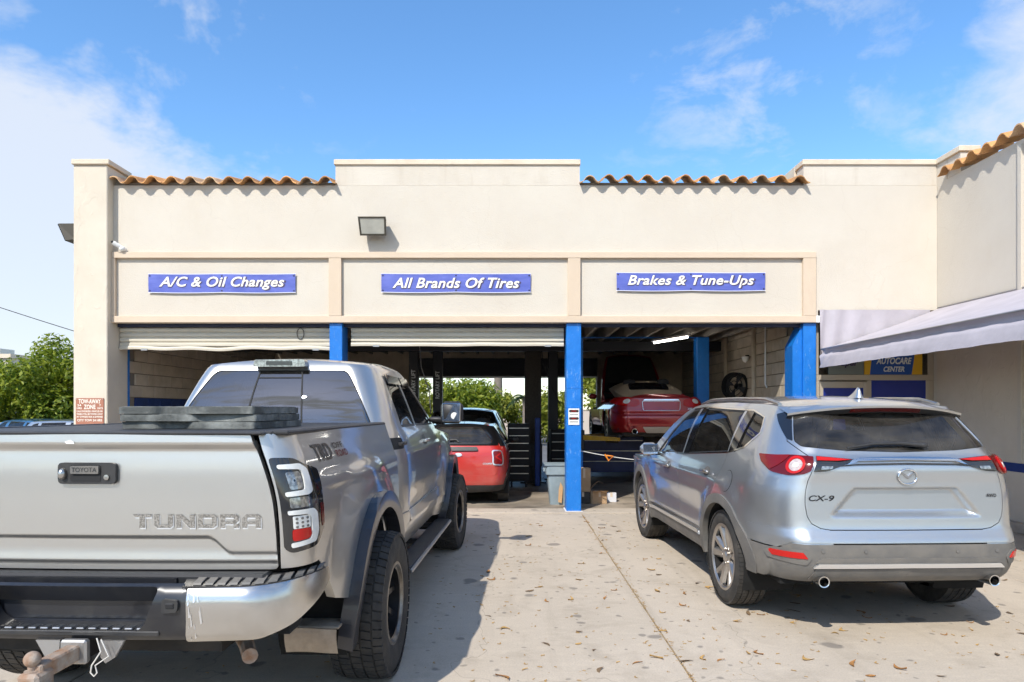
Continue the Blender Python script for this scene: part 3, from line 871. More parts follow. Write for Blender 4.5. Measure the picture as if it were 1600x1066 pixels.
paint('truck_silver', (0.565, 0.55, 0.52), 0.86, 0.34, 1.0, dirt=0.06)
paint('suv_silver', (0.515, 0.535, 0.55), 0.86, 0.32, 1.0, dirt=0.04)
paint('red_paint', (0.50, 0.018, 0.010), 0.1, 0.35, 1.0, dirt=0.05)
paint('maroon_paint', (0.32, 0.009, 0.013), 0.35, 0.3, 1.0)
paint('black_car', (0.006, 0.006, 0.007), 0.1, 0.3, 1.0)
paint('blue_car', (0.05, 0.16, 0.30), 0.5, 0.3, 1.0)
M('cladding', (0.115, 0.112, 0.107), 0.6, col2=(0.18, 0.165, 0.145), vscale=5, bump=0.06, bscale=200)
M('flare_black', (0.03, 0.032, 0.04), 0.32, coat=0.3, col2=(0.07, 0.065, 0.06), vscale=4, vlo=0.5, vhi=0.8)
M('bumper_black', (0.012, 0.013, 0.017), 0.30, coat=0.4, col2=(0.05, 0.048, 0.045), vscale=4, vlo=0.5, vhi=0.85)
M('bumper_chrome', (0.60, 0.59, 0.57), 0.24, metal=1.0, col2=(0.48, 0.46, 0.43), vscale=5, vlo=0.5, vhi=0.85)
M('chrome', (0.72, 0.72, 0.72), 0.12, metal=1.0)
M('chrome_dull', (0.58, 0.57, 0.55), 0.28, metal=1.0, col2=(0.40, 0.38, 0.35), vscale=6)
M('rubber', (0.026, 0.025, 0.024), 0.85, col2=(0.075, 0.066, 0.056), vscale=9, vlo=0.4, vhi=0.8, bump=0.15, bscale=150)
M('rubber_side', (0.022, 0.021, 0.020), 0.7, col2=(0.055, 0.05, 0.043), vscale=5, vlo=0.45, vhi=0.8, bump=0.05, bscale=150)
M('rim_black', (0.014, 0.014, 0.016), 0.35, metal=0.4, coat=0.4, col2=(0.06, 0.052, 0.042), vscale=6, vlo=0.5, vhi=0.85)
M('rim_lip', (0.30, 0.28, 0.25), 0.4, metal=0.9, col2=(0.12, 0.10, 0.08), vscale=10)
M('rim_grey', (0.50, 0.48, 0.455), 0.30, metal=0.9, col2=(0.34, 0.31, 0.28), vscale=4)
M('well_black', (0.006, 0.006, 0.006), 0.95)
M('underbody', (0.02, 0.019, 0.018), 0.85, col2=(0.05, 0.042, 0.035), vscale=6)
M('seat', (0.02, 0.02, 0.022), 0.8)
M('lens_smoke', (0.018, 0.018, 0.019), 0.10, coat=1.0)
M('lens_white', (0.82, 0.82, 0.78), 0.18, coat=1.0, col2=(0.70, 0.70, 0.66), vscale=30)
M('lens_clear', (0.42, 0.43, 0.42), 0.10, metal=0.6, coat=1.0, col2=(0.16, 0.16, 0.16), vscale=45, vlo=0.4, vhi=0.6)
M('lens_red', (0.48, 0.010, 0.008), 0.2, coat=0.3, spec=0.3)
M('lens_mid_red', (0.17, 0.006, 0.006), 0.2, coat=0.3, spec=0.3)
M('black_gloss', (0.010, 0.010, 0.012), 0.08, coat=1.0)
M('chrome_bright', (0.80, 0.80, 0.80), 0.32, metal=0.85)
M('lens_dark_red', (0.11, 0.004, 0.005), 0.15, coat=0.4, spec=0.3)
M('rust', (0.30, 0.17, 0.10), 0.8, metal=0.2, col2=(0.42, 0.38, 0.33), vscale=14, bump=0.4, bscale=40)
M('mud_tan', (0.42, 0.34, 0.26), 0.9, col2=(0.26, 0.21, 0.16), vscale=9, bump=0.3, bscale=30)
M('letter_pale', (0.70, 0.70, 0.70), 0.5, metal=0.2)
M('decal_dark', (0.10, 0.075, 0.055), 0.6)
M('decal_tan', (0.28, 0.22, 0.165), 0.6)
M('decal_red', (0.16, 0.02, 0.02), 0.6)
M('letter_dark', (0.13, 0.12, 0.105), 0.55, col2=(0.30, 0.28, 0.25), vscale=160, vlo=0.45, vhi=0.55)
M('paper_white', (0.78, 0.77, 0.74), 0.8)
M('soft_top', (0.36, 0.28, 0.20), 0.95, bump=0.2, bscale=250)
M('rope_white', (0.62, 0.60, 0.56), 0.8)
M('lift_yellow', (0.62, 0.34, 0.02), 0.5, col2=(0.35, 0.2, 0.03), vscale=6)
M('lens_soft', (0.55, 0.47, 0.45), 0.15, coat=1.0, col2=(0.35, 0.28, 0.27), vscale=40)
M('brake_red', (0.10, 0.004, 0.005), 0.15, coat=1.0)
glass_mat('glass_dark', (0.10, 0.10, 0.105), dust=0.03)
glass_mat('glass_truck_rear', (0.05, 0.05, 0.055), dust=0.015, ior=2.7)
glass_mat('glass_suv_rear', (0.30, 0.30, 0.31), dust=0.08, ior=1.6)
glass_mat('glass_clear', (0.55, 0.58, 0.57), dust=0.03)

# ---------------------------------------------------------------- wheels
def wheel(parent, x, y, R, W, rimR, side, style, name='wheel', zc=None, steer=0.0):
    """side +1: outer face towards +x. style: 'truck' | 'suv' | 'plain'"""
    z = R if zc is None else zc
    wd = node(name, parent, (x, y, z), (0, 0, steer))
    hw = W / 2; q = side
    sr = 0.92 * R + 0.08 * rimR
    prof = [(rimR - .01, -hw * .80), (rimR + .015, -hw * .93), ((R + rimR) / 2, -hw), (R - .045, -hw * .96), (R - .014, -hw * .84), (R - 0.008, -hw * .6)]
    prof = prof + [(R - 0.008, 0)] + [(r, -h) for r, h in reversed(prof)]
    b = MB(); b.lathe([(r, h) for r, h in prof], 'x', n=56)
    if style == 'truck':
        nb = 54
        for k in range(nb):
            for (h0, h1, da, r0, r1) in ((-.98, -.66, 0, .97, 1.0), (-.60, -.24, .5, 1, 1), (-.17, .17, .1, 1, 1), (.24, .60, .6, 1, 1), (.66, .98, .3, 1.0, .97)):
                a0 = 2 * pi * (k + da) / nb; a1 = a0 + 2 * pi / nb * .80
                vs = []
                for rr in (R - .022, R):
                    for (h, rk) in ((h0, r0), (h1, r1)):
                        for a in (a0, a1): vs.append((h * hw, rr * rk * cos(a + h * .05), rr * rk * sin(a + h * .05)))
                b.add(vs, [(4, 5, 7, 6), (0, 4, 6, 2), (1, 3, 7, 5), (0, 1, 5, 4), (2, 6, 7, 3)])
    else:
        for (h0, h1) in ((-.93, -.62), (-.54, -.20), (-.13, .13), (.20, .54), (.62, .93)):
            nb = 70 if style == 'suv' else 1
            for k in range(nb):
                if nb == 1:
                    b.lathe([(R - .012, h0 * hw), (R, h0 * hw), (R, h1 * hw), (R - .012, h1 * hw)], 'x', n=48); break
                a0 = 2 * pi * k / nb; a1 = a0 + 2 * pi / nb * (.9 if abs(h0) > .5 or abs(h1) > .5 else 1.0)
                vs = []
                for rr in (R - .014, R):
                    for h in (h0, h1):
                        rk = .985 if abs(h) > .9 else 1
                        for a in (a0, a1): vs.append((h * hw, rr * rk * cos(a), rr * rk * sin(a)))
                b.add(vs, [(4, 5, 7, 6), (0, 4, 6, 2), (1, 3, 7, 5), (0, 1, 5, 4), (2, 6, 7, 3)])
    b.build('tyre', 'rubber', wd, smooth=35)
    # rim: barrel, lip, spokes, hub
    mat = {'truck': 'rim_black', 'suv': 'rim_grey', 'plain': 'rim_grey'}[style]
    o = q * hw
    b = MB(); b.lathe([(rimR - .004, o * .86), (rimR - .03, o * .80), (rimR - .04, -o * .7), (0.05, -o * .55)], 'x', n=40)
    b.build('barrel', 'rim_black', wd, smooth=40)
    b = MB(); b.lathe([(rimR + .006, o * .84), (rimR + .010, o * .92), (rimR - .008, o * .93), (rimR - .022, o * .80)], 'x', n=48)
    b.build('rim_lip', 'rim_lip' if style == 'truck' else mat, wd, smooth=40)
    b = MB()
    ns = {'truck': 8, 'suv': 5, 'plain': 10}[style]
    def spoke(a, w0, w1, x0, x1, tw=0.0, r0=.06, r1=None):
        r1 = rimR - .012 if r1 is None else r1
        vs = []
        for (r, w, xx, aa) in ((r0, w0, x0, a), (r0 + (r1 - r0) * .5, (w0 + w1) * .5, x0 * .45 + x1 * .55, a + tw * .5), (r1, w1, x1, a + tw)):
            ca, sa = cos(aa), sin(aa)
            for (s_, dx) in ((-.5, -.02), (-.28, 0.004), (.28, 0.004), (.5, -.02), (0, -.05)):
                vs.append((q * (xx + dx), r * ca - s_ * w * sa, r * sa + s_ * w * ca))
        fs = []
        for i in range(2):
            for k in range(5):
                k2 = (k + 1) % 5
                fs.append((i * 5 + k, i * 5 + k2, (i + 1) * 5 + k2, (i + 1) * 5 + k))
        b.add(vs, fs)
    for k in range(ns):
        a = 2 * pi * k / ns + .2
        if style == 'suv':
            spoke(a - .17, .062, .095, hw * .62, hw * .84, -.06); spoke(a + .19, .055, .07, hw * .56, hw * .82, .12)
        elif style == 'truck': spoke(a, .07, .055, hw * .25, hw * .62)
        else: spoke(a, .045, .05, hw * .55, hw * .8)
    hx = o * (.62 if style != 'truck' else .3)
    b.lathe([(0.085, hx - q * .03), (.08, hx + q * .005), (.045, hx + q * .012), (.036, hx + q * .022), (0.002, hx + q * .024)], 'x', n=20)
    for k in range(5):
        a = 2 * pi * k / 5
        b.lathe([(.011, hx), (.011, hx + q * .02), (.001, hx + q * .021)], 'x', (0, .062 * cos(a), .062 * sin(a)), n=6)
    b.build('spokes', mat, wd, smooth=35)
    b = MB(); b.lathe([(rimR * .74, -o * .15), (rimR * .74, o * .02), (.05, o * .02)], 'x', n=28); b.build('brake_disc', 'dark_metal', wd, smooth=40)
    return wd
def wheel_well(parent, y, z, R, x0, x1, name='wheel_well'):
    for g in (1, -1):
        b = MB(); b.lathe([(R, g * x1), (R, g * x0), (0.02, g * x0)], 'x', (0, y, z), 24, radians(-25), radians(205))
        b.build(name, 'well_black', parent)
def seats(parent, rows, z0, mat='seat', w=0.50):
    for (y, xs_, h) in rows:
        for x in xs_:
            b = MB(); b.box(x - w / 2, x + w / 2, y - .1, y + .06, z0, z0 + h, .05)
            b.box(x - w / 2, x + w / 2, y, y + .5, z0 - .12, z0 + .05, .05)
            s_ = b.build('seat', mat, parent, smooth=50)
            MB().box(x - .13, x + .13, y - .11, y - .01, z0 + h + .04, z0 + h + .22, .045).build('headrest', mat, s_, smooth=60)

# ================================================================ silver pickup truck (origin: ground under the rear axle, front towards +y)
T = thing('pickup_truck', 'silver double cab pickup truck parked closest, seen from the tailgate', 'pickup truck', (-1.83, 4.15, 0), radians(-2.0))
RT = 0.43
wz = Curve([(0.45, .93), (0.62, .955), (0.80, .968), (1.0, .970), (1.16, .962), (1.26, .945), (1.36, .915), (1.44, .885), (1.50, .868)])
def bed_w(y, z): return wz(z) * (0.985 + 0.015 * sstep(-1.0, -0.3, y))
bed_yr = Curve([(0.6, -1.10), (0.88, -1.135), (1.0, -1.145), (1.3, -1.15), (1.50, -1.135)])
def bed_disp(u, z):
    v = abs(u); d = 0.0
    if v < 0.806:                                           # tailgate pressing
        k = 1.0
        d += 0.026 * sstep(1.415, 1.452, z)                  # spoiler lip
        low = 1.043 - 0.075 * sstep(0.50, 0.62, v)           # crease runs level, then drops at the ends
        d -= 0.013 * (1 - sstep(low - 0.014, low, z)) * sstep(0.90, 0.99, z)
        d -= 0.010 * (1 - sstep(0.918, 0.930, z))
    else:
        y = v - 0.80 - 0.20 - 0.95
        # shoulder crease and the swelling over the wheel arch
        d += 0.010 * bump1(z, 1.245, 0.05) * sstep(-1.0, -.6, y)
        r = math.hypot(y, z - 0.52)
        d += 0.050 * bump1(r, 0.56, 0.30) * (1 if z > .3 else 0)
    return d
bed = Shell(0.80, 0.125, 0.20, -0.95, bed_yr, bed_w, crown=0.035, disp=bed_disp)
U = bed.U
tg = panel(bed, rnd([(-.785, 1.492), (-.80, .888), (.80, .888), (.785, 1.492)], .02), 'tailgate', 'truck_silver', T, h=.014, t=.04)
def bedside(g):
    ar = [(U(p[0]), p[1]) for p in arc(0, 0.50, 0.525, 168, 12, 22)]
    lo = [(.812, 1.492), (U(.862), 1.492), (U(.862), .60), (U(.56), .60)] + list(reversed(ar)) + [(U(-.56), .62), (U(-.72), .66), (U(-.80), .80), (1.02, .895), (.815, .895)]
    return lo if g > 0 else mir(lo)
for g in (1, -1): panel(bed, bedside(g), 'bed_side', 'truck_silver', T, h=.035, t=.05)
# inner black behind the gaps
b = MB()
b.box(-.77, .77, -1.05, .86, .70, 1.44); b.build('bed_liner', 'black_matte', T)
# roll cover over the bed and rail caps
MB().box(-.80, .80, -1.10, .86, 1.487, 1.503, .006).build('bed_cover', 'black_plastic', T)
for g in (1, -1):
    x0, x1 = (.79, .872) if g > 0 else (-.872, -.79)
    MB().box(x0, x1, -1.09, .86, 1.485, 1.508, .008).build('bed_rail', 'black_plastic', T)
MB().box(-.78, .78, -1.165, -1.105, 1.488, 1.502, .006).build('tailgate_cap', 'black_plastic', T)
# tailgate handle
def ty(x, z): return bed.P(x, z).y
hd = MB().prism(rnd([(-.130, 1.272), (.130, 1.272), (.130, 1.366), (-.130, 1.366)], .022), ty(0, 1.32) - .018, ty(0, 1.32) + .01).build('tailgate_handle', 'black_plastic', T)
MB().prism(rnd([(-.072, 1.283), (.065, 1.283), (.065, 1.356), (-.072, 1.356)], .01), ty(0, 1.32) - .020, ty(0, 1.32) - .012).build('handle_recess', 'black_matte', hd)
MB().prism(rnd([(-.066, 1.318), (.060, 1.318), (.060, 1.352), (-.066, 1.352)], .006), ty(0, 1.32) - .030, ty(0, 1.32) - .014).build('handle_grip', 'cladding', hd)
text('TOYOTA', 'black_plastic', hd, lambda x, y, d: (x - .003, ty(0, 1.32) - .0315 - d, 1.336 + y), width=.112, height=.020, bold=.01, extrude=.0)
b = MB(); b.lathe([(.012, ty(0, 1.3) - .018), (.012, ty(0, 1.3) - .024), (.001, ty(0, 1.3) - .025)], 'y', (.092, 0, 1.302), 14); b.build('key_lock', 'chrome_dull', hd)
MB().ellipsoid((-.104, ty(0, 1.32) - .022, 1.317), (.017, .022, .026)).build('rear_camera', 'chrome_dull', hd, smooth=180)
# block lettering pressed into the tailgate
LET = {
 'T': [[(0, 1), (1, 1), (1, .78), (.66, .78), (.66, 0), (.36, 0), (.36, .78), (0.12, .78)]],
 'U': [[(0, 1), (.28, 1), (.28, .25), (.72, .25), (.72, 1), (1, 1), (1, .18), (.85, 0), (.15, 0), (0, .18)]],
 'N': [[(0, 0), (0, 1), (.28, 1), (.72, .42), (.72, 1), (1, 1), (1, 0), (.72, 0), (.28, .60), (.28, 0)]],
 'D': [[(0, 0), (0, 1), (.82, 1), (1, .80), (1, .20), (.82, 0), (.0, 0), (.0, .24), (.70, .24), (.74, .30), (.74, .70), (.70, .76), (.28, .76), (.28, .24), (0, .24)]],
 'R': [[(0, 0), (0, 1), (.85, 1), (1, .82), (1, .52), (.86, .36), (1, .2), (1, 0), (.72, 0), (.72, .28), (.28, .28), (.28, .48), (.72, .48), (.74, .76), (.28, .76), (.28, 0)]],
 'A': [[(0, 0), (0, .7), (.22, 1), (.82, 1), (1, .82), (1, 0), (.72, 0), (.72, .26), (.72, .48), (.72, .76), (.30, .76), (.28, .68), (.28, .48), (.72, .48), (.72, .26), (.28, .26), (.28, 0)]],
}
x = .196
for ch in 'TUNDRA':
    for offset_copy in (0, 1):  # second pass lays a paler copy behind, offset down and right
        b = MB()
        for poly in LET[ch]:
            q = [(x + p[0] * .084, 1.078 + p[1] * .060) for p in poly]
            if offset_copy: q = [(p[0] + .003, p[1] - .006) for p in q]
            yy = ty(x + .04, 1.1)
            vs = [(p[0], yy - (.0025 if offset_copy else .0045), p[1]) for p in q]
            from mathutils.geometry import tessellate_polygon
            fs = tessellate_polygon([[Vector(v) for v in vs]])
            b.add(vs, [tuple(f) for f in fs])
        b.build('lettering', 'letter_pale' if offset_copy else 'letter_dark', tg)
    x += .0965
# dents and scuffs at the top edge of the tailgate
MB().add([(-.10, ty(-.1, 1.46) - .003, 1.458), (-.075, ty(-.1, 1.47) - .003, 1.466), (-.06, ty(-.1, 1.46) - .003, 1.459), (-.055, ty(-.1, 1.45) - .003, 1.448), (-.09, ty(-.1, 1.45) - .003, 1.449)], [(0, 4, 3, 2, 1)]).build('paint_chip', 'paper_white', tg)
# tail lamps
for g in (1, -1):
    m = (lambda l: l) if g > 0 else mir
    hs = panel(bed, m(rnd([(.822, 1.385), (.92, 1.380), (.965, 1.345), (1.085, 1.315), (1.075, 1.045), (.985, .975), (.86, .962), (.830, .985)], [.02, .03, .04, .02, .03, .03, .03, .02])), 'tail_lamp', 'lens_smoke', T, off=.010, t=.025, h=.03)
    C1 = [(.845, 1.352), (.935, 1.352), (.965, 1.325), (.968, 1.225), (.945, 1.212), (.850, 1.212), (.850, 1.232), (.930, 1.236), (.935, 1.30), (.93, 1.326), (.845, 1.334)]
    C2 = [(.850, 1.150), (.960, 1.150), (.982, 1.125), (.984, 1.04), (.965, .998), (.858, .985), (.858, 1.006), (.935, 1.015), (.945, 1.03), (.945, 1.11), (.930, 1.128), (.850, 1.132)]
    panel(bed, m(rnd(C1, .012)), 'light_bar', 'lens_white', hs, off=.017, t=.012, h=.02)
    panel(bed, m(rnd(C2, .012)), 'light_bar', 'lens_white', hs, off=.017, t=.012, h=.02)
    panel(bed, m(rnd([(.868, 1.318), (.926, 1.318), (.926, 1.243), (.872, 1.240)], .01)), 'reverse_lens', 'lens_clear', hs, off=.013, t=.006, h=.03)
    panel(bed, m(rnd([(.862, 1.205), (.945, 1.205), (.945, 1.160), (.862, 1.160)], .008)), 'indicator_lens', 'lens_clear', hs, off=.013, t=.006, h=.03)
    panel(bed, m(rnd([(.868, 1.124), (.940, 1.124), (.940, 1.068), (.868, 1.068)], .006)), 'reverse_lens', 'lens_white', hs, off=.013, t=.006, h=.03)
    panel(bed, m(rnd([(.864, 1.066), (.938, 1.066), (.942, 1.035), (.930, 1.018), (.864, 1.014)], .012)), 'stop_lens', 'lens_red', hs, off=.015, t=.008, h=.03)
    panel(bed, m(rnd([(1.035, 1.16), (1.075, 1.155), (1.068, 1.06), (1.04, 1.05)], .008)), 'side_reflector', 'lens_dark_red', hs, off=.013, t=.006, h=.03)
    for i in range(3):
        for j in range(3):
            cx = .882 + j * .022; cz = 1.112 - i * .018
            panel(bed, m([(cx + .006 * cos(a), cz + .006 * sin(a)) for a in [k * pi / 4 for k in range(8)]]), 'diode', 'cladding', hs, off=.015, t=0, h=.03)
    # flares
    fl = [(U(p[0]), p[1]) for p in arc(0, 0.50, 0.60, 194, -14, 30)] + [(U(p[0]), p[1]) for p in arc(0, 0.50, 0.505, -14, 194, 30)]
    panel(bed, m(fl), 'wheel_flare', 'flare_black', T, off=.062, t=.085, h=.03)
for g in (1, -1):
    if True:
        def mk(cx, cz, g=g):
            return lambda x, y, d: tuple(bed.P(g * U(cx + (x if g > 0 else -x)), cz + y, .004))
        text('TRD', 'decal_dark', T, mk(-.70, 1.385), name='decal', width=.26, height=.085, bold=.02, shear=-.25)
        text('OFF', 'decal_dark', T, mk(-.44, 1.408), name='decal', width=.17, height=.03, bold=.02, shear=-.2)
        text('ROAD', 'decal_red', T, mk(-.41, 1.365), name='decal', width=.20, height=.036, bold=.02, shear=-.2)
# ---------------------------------------------------------------- rear bumper
bw_ = Curve([(0.55, .98), (0.7, 1.0), (0.86, .985)])
bum = Shell(0.72, 0.27, 0.42, -0.86, Curve([(0.60, -1.265), (0.66, -1.305), (0.78, -1.318), (0.845, -1.30), (.87, -1.27)]), lambda y, z: bw_(z), crown=0.05)
out_ = [(-.495, .865), (-.515, .835), (-.50, .63), (.50, .63), (.515, .835), (.495, .865)]
hole = rnd([(-.40, .855), (-.335, .70), (-.30, .668), (.30, .668), (.335, .70), (.40, .855)], .03)
bp_ = panel(bum, out_, 'bumper_step', 'bumper_black', T, holes=[hole], t=.10, h=.03)
MB().box(-.42, .42, -1.20, -1.185, .66, .87).build('recess_back', 'bumper_black', bp_)
st = MB(); st.box(-.40, .40, -1.305, -1.185, .650, .672, .004); st.build('step_plate', 'black_plastic', bp_)
for k in range(-6, 7):
    b = MB(); b.box(k * .052 - .018, k * .052 + .018, -1.29, -1.20, .671, .680, .004); b.build('step_rib', 'chrome_dull', bp_)
for g in (1, -1):
    m = (lambda l: l) if g > 0 else mir
    cn = panel(bum, m(rnd([(.517, .848), (.50, .618), (.80, .626), (.93, .668), (1.06, .745), (1.14, .80), (1.13, .856), (.80, .853)], [.008, .012, .02, .03, .03, .02, .012, .01])), 'bumper_corner', 'bumper_chrome', T, t=.12, h=.03)
    # pads on top
    def top(u, z): return bum.P(g * u, z)
    b = MB()
    n = 22; vs = []
    for i in range(n + 1):
        u = .49 + (1.10 - .49) * i / n
        p = bum.P(g * u, .85); q = Vector((p.x * .93, max(p.y + .13, -1.17), .858)); vs += [(p.x, p.y + .004, p.z + .006), tuple(q + Vector((0, 0, .012))), (p.x, p.y + .004, p.z - .02)]
    fs = []
    for i in range(n): fs += [(i * 3, i * 3 + 1, i * 3 + 4, i * 3 + 3), (i * 3 + 2, i * 3, i * 3 + 3, i * 3 + 5)]
    b.add(vs, fs); pad = b.build('step_pad', 'black_plastic', T)
    for k in range(11):
        u = .53 + k * .051; p = bum.P(g * u, .85); p2 = bum.P(g * (u + .034), .85)
        b = MB(); e = Vector((-g * .01, .095, .018))
        b.add([tuple(p + Vector((0, .012, .009))), tuple(p2 + Vector((0, .012, .009))), tuple(p2 + e), tuple(p + e),
               tuple(p + Vector((0, .018, .017))), tuple(p2 + Vector((0, .018, .017))), tuple(p2 + e + Vector((0, -.008, .006))), tuple(p + e + Vector((0, -.008, .006)))],
              [(4, 5, 6, 7), (0, 1, 5, 4), (1, 2, 6, 5), (3, 0, 4, 7), (2, 3, 7, 6)])
        b.build('pad_rib', 'cladding', pad)
    # scuffs at the inner end of the corner
    if g > 0:
        rs = random.Random(3); b = MB()
        for k in range(10):
            u = .522 + rs.random() ** 2 * .05; z = .66 + rs.random() * .17; L = .012 + rs.random() * .03; w = .0012 + rs.random() * .003; sl = rs.uniform(-.35, .1)
            pp = [bum.P(u + L * sl * 0 + dx, z + dz, .0025) for dx, dz in ((-w, -L), (w, -L * .8), (w * .6 + sl * .02, L), (-w * .6 + sl * .02, L * .8))]
            b.add([tuple(p) for p in pp], [(0, 1, 2, 3)])
        b.build('scuffs', 'chrome_bright', cn)
    # licence lamp pockets
    p = bum.P(g * .45, .78)
    ring_ = [(g * .455 + x_, z_) for x_, z_ in rnd([(-.038, .752), (.030, .757), (.035, .805), (-.034, .812)], .014)]
    pk = MB(); pk.prism(ring_, p.y - .012, p.y + .01); pkk = pk.build('lamp_pocket', 'black_plastic', T)
    pk = MB(); pk.box(g * .455 - .018, g * .455 + .018, p.y - .016, p.y - .010, .772, .795, .003); pk.build('licence_lamp', 'dark_metal', pkk)
# gap filler between gate and bumper
MB().box(-.80, .80, -1.19, -1.08, .80, .882, .01).build('rear_sill', 'dark_metal', T)
MB().box(-.9, .9, -1.16, -1.0, .62, .80).build('bumper_bracket', 'well_black', T)
# hitch: receiver, ball mount with three balls, pin
hx = .06
rc = MB().box(hx - .045, hx + .045, -1.33, -1.0, .555, .635, .006).build('hitch_receiver', 'dark_metal', T)
MB().box(hx - .056, hx + .056, -1.345, -1.31, .545, .645, .008).build('receiver_collar', 'grey_metal', rc)
bm = MB().box(hx - .03, hx + .03, -1.56, -1.25, .560, .625, .006).build('ball_mount', 'rust', T)
MB().box(hx - .042, hx + .042, -1.60, -1.50, .47, .60, .012).build('mount_head', 'rust', bm, rot=None)
for (c, r, mt, ax) in (((hx - .01, -1.555, .645), .030, 'rust', 'z'), ((hx + .075, -1.55, .525), .029, 'chrome_dull', 'x'), ((hx - .075, -1.55, .525), .025, 'rust', 'x')):
    b = MB(); b.ellipsoid(c, (r, r, r), 20, 14)
    if ax == 'z': b.lathe([(.016, c[2] - .06), (.016, c[2] - .018)], 'z', (c[0], c[1], 0), 14); b.lathe([(.028, c[2] - .055), (.028, c[2] - .043), (.01, c[2] - .04)], 'z', (c[0], c[1], 0), 14)
    else:
        g = 1 if c[0] > hx else -1
        b.lathe([(.018, c[0] - g * .06), (.018, c[0] - g * .015)], 'x', (0, c[1], c[2]), 14)
    b.build('tow_ball', mt, bm, smooth=60)
pth = [(hx + .10, -1.34, .655), (hx + .12, -1.345, .60), (hx + .085, -1.35, .545), (hx + .08, -1.35, .515), (hx + .095, -1.35, .50), (hx + .108, -1.35, .515), (hx + .10, -1.35, .545), (hx + .15, -1.34, .58), (hx + .118, -1.34, .65)]
MB().tube(pth, .003, 6).build('safety_clip', 'rope_white', T)
for g in (1, -1):
    pl = [(hx + g * .085, .63), (hx + g * .19, .63), (hx + g * .15, .56), (hx + g * .11, .535), (hx + g * .09, .56)]
    MB().prism(pl, -1.30, -1.285).build('chain_plate', 'grey_metal', T)
# ---------------------------------------------------------------- cab
cz_ = Curve([(0.50, .915), (0.62, .945), (0.80, .965), (1.0, .968), (1.15, .960), (1.28, .938), (1.40, .900), (1.47, .872), (1.60, .825), (1.75, .765), (1.88, .705), (1.94, .668), (1.99, .60), (2.03, .50)])
def cab_w(y, z): return cz_(z) * (0.975 + .025 * sstep(0.9, 1.6, y)) * (1 - .05 * sstep(2.6, 4.6, y) * (1 if z > .2 else 1))
cab_yr = Curve([(0.5, .925), (1.3, .925), (1.44, .935), (1.50, .95), (1.90, 1.12), (1.95, 1.15), (2.03, 1.25)])
def cab_disp(u, z):
    v = abs(u); y = v - .66 - .36 + 1.40; d = 0
    if v > 1.0:
        d += 0.010 * bump1(z, 1.245, 0.05)
        d -= 0.022 * bump1(z, .83, .17) * sstep(1.0, 1.3, y) * (1 - sstep(2.9, 3.2, y))
        r = math.hypot(y - 3.72, z - 0.52)
        d += 0.055 * bump1(r, 0.56, 0.28)
    return d
cab = Shell(0.66, 0.15, 0.36, 1.40, cab_yr, cab_w, crown=0.03, disp=cab_disp, ys1=4.25, yf=Curve([(.5, 4.72), (.8, 4.82), (1.2, 4.80), (1.3, 4.7)]), a2=.6, rx2=.35, c2=.5, crown2=.12)
CU = cab.U
zr = Curve([(0.9, 1.955), (1.15, 1.985), (1.5, 2.02), (2.0, 2.035), (2.45, 2.01), (2.75, 1.95)])
def roof_z(x, y): return zr(y) - .055 * (abs(x) / .7) ** 2.2
roofp = Patch(roof_z)
def top_z(sh, u, rf, lo, hi):
    for _ in range(34):
        m = (lo + hi) / 2; p = sh.base(u, m)
        if p.z > rf(p.x, p.y): hi = m
        else: lo = m
    return lo
yA = [(3.18, 1.42), (2.95, 1.57), (2.70, 1.735), (2.52, 1.86), (2.42, None)]          # A pillar line (y, z)
uu = [i * .04 for i in range(0, int(CU(2.42) / .04) + 1)] + [CU(2.42)]
tops = [(u, top_z(cab, u, roof_z, 1.7, 2.03)) for u in uu]
yA[-1] = (2.42, tops[-1][1])
# rear panel with the window opening
uC = .97
tr_ = [t for t in tops if t[0] <= uC] + [(uC, top_z(cab, uC, roof_z, 1.7, 2.03))]
rw = rnd([(-.715, 1.455), (.715, 1.455), (.63, 1.905), (-.63, 1.905)], [.03, .03, .05, .05])
back_ = [(-uC, .62), (uC, .62)] + list(reversed(tr_)) + mir(tr_[1:])
panel(cab, back_, 'cab_back', 'truck_silver', T, holes=[rw], h=.03, t=.03)
gl = panel(cab, rnd([(-.705, 1.46), (.705, 1.46), (.622, 1.90), (-.622, 1.90)], [.03, .03, .05, .05]), 'rear_window', 'glass_truck_rear', T, off=-.004, t=0, h=.06)
for uq in (-.20, .20):
    panel(cab, [(uq - .006, 1.465), (uq + .006, 1.465), (uq + .006, 1.895), (uq - .006, 1.895)], 'window_divider', 'black_matte', gl, off=.000, t=0.004, h=.05)
panel(cab, [(-.20, 1.85), (.20, 1.85), (.20, 1.843), (-.20, 1.843)], 'window_divider', 'black_matte', gl, off=.001, t=0.004, h=.05)
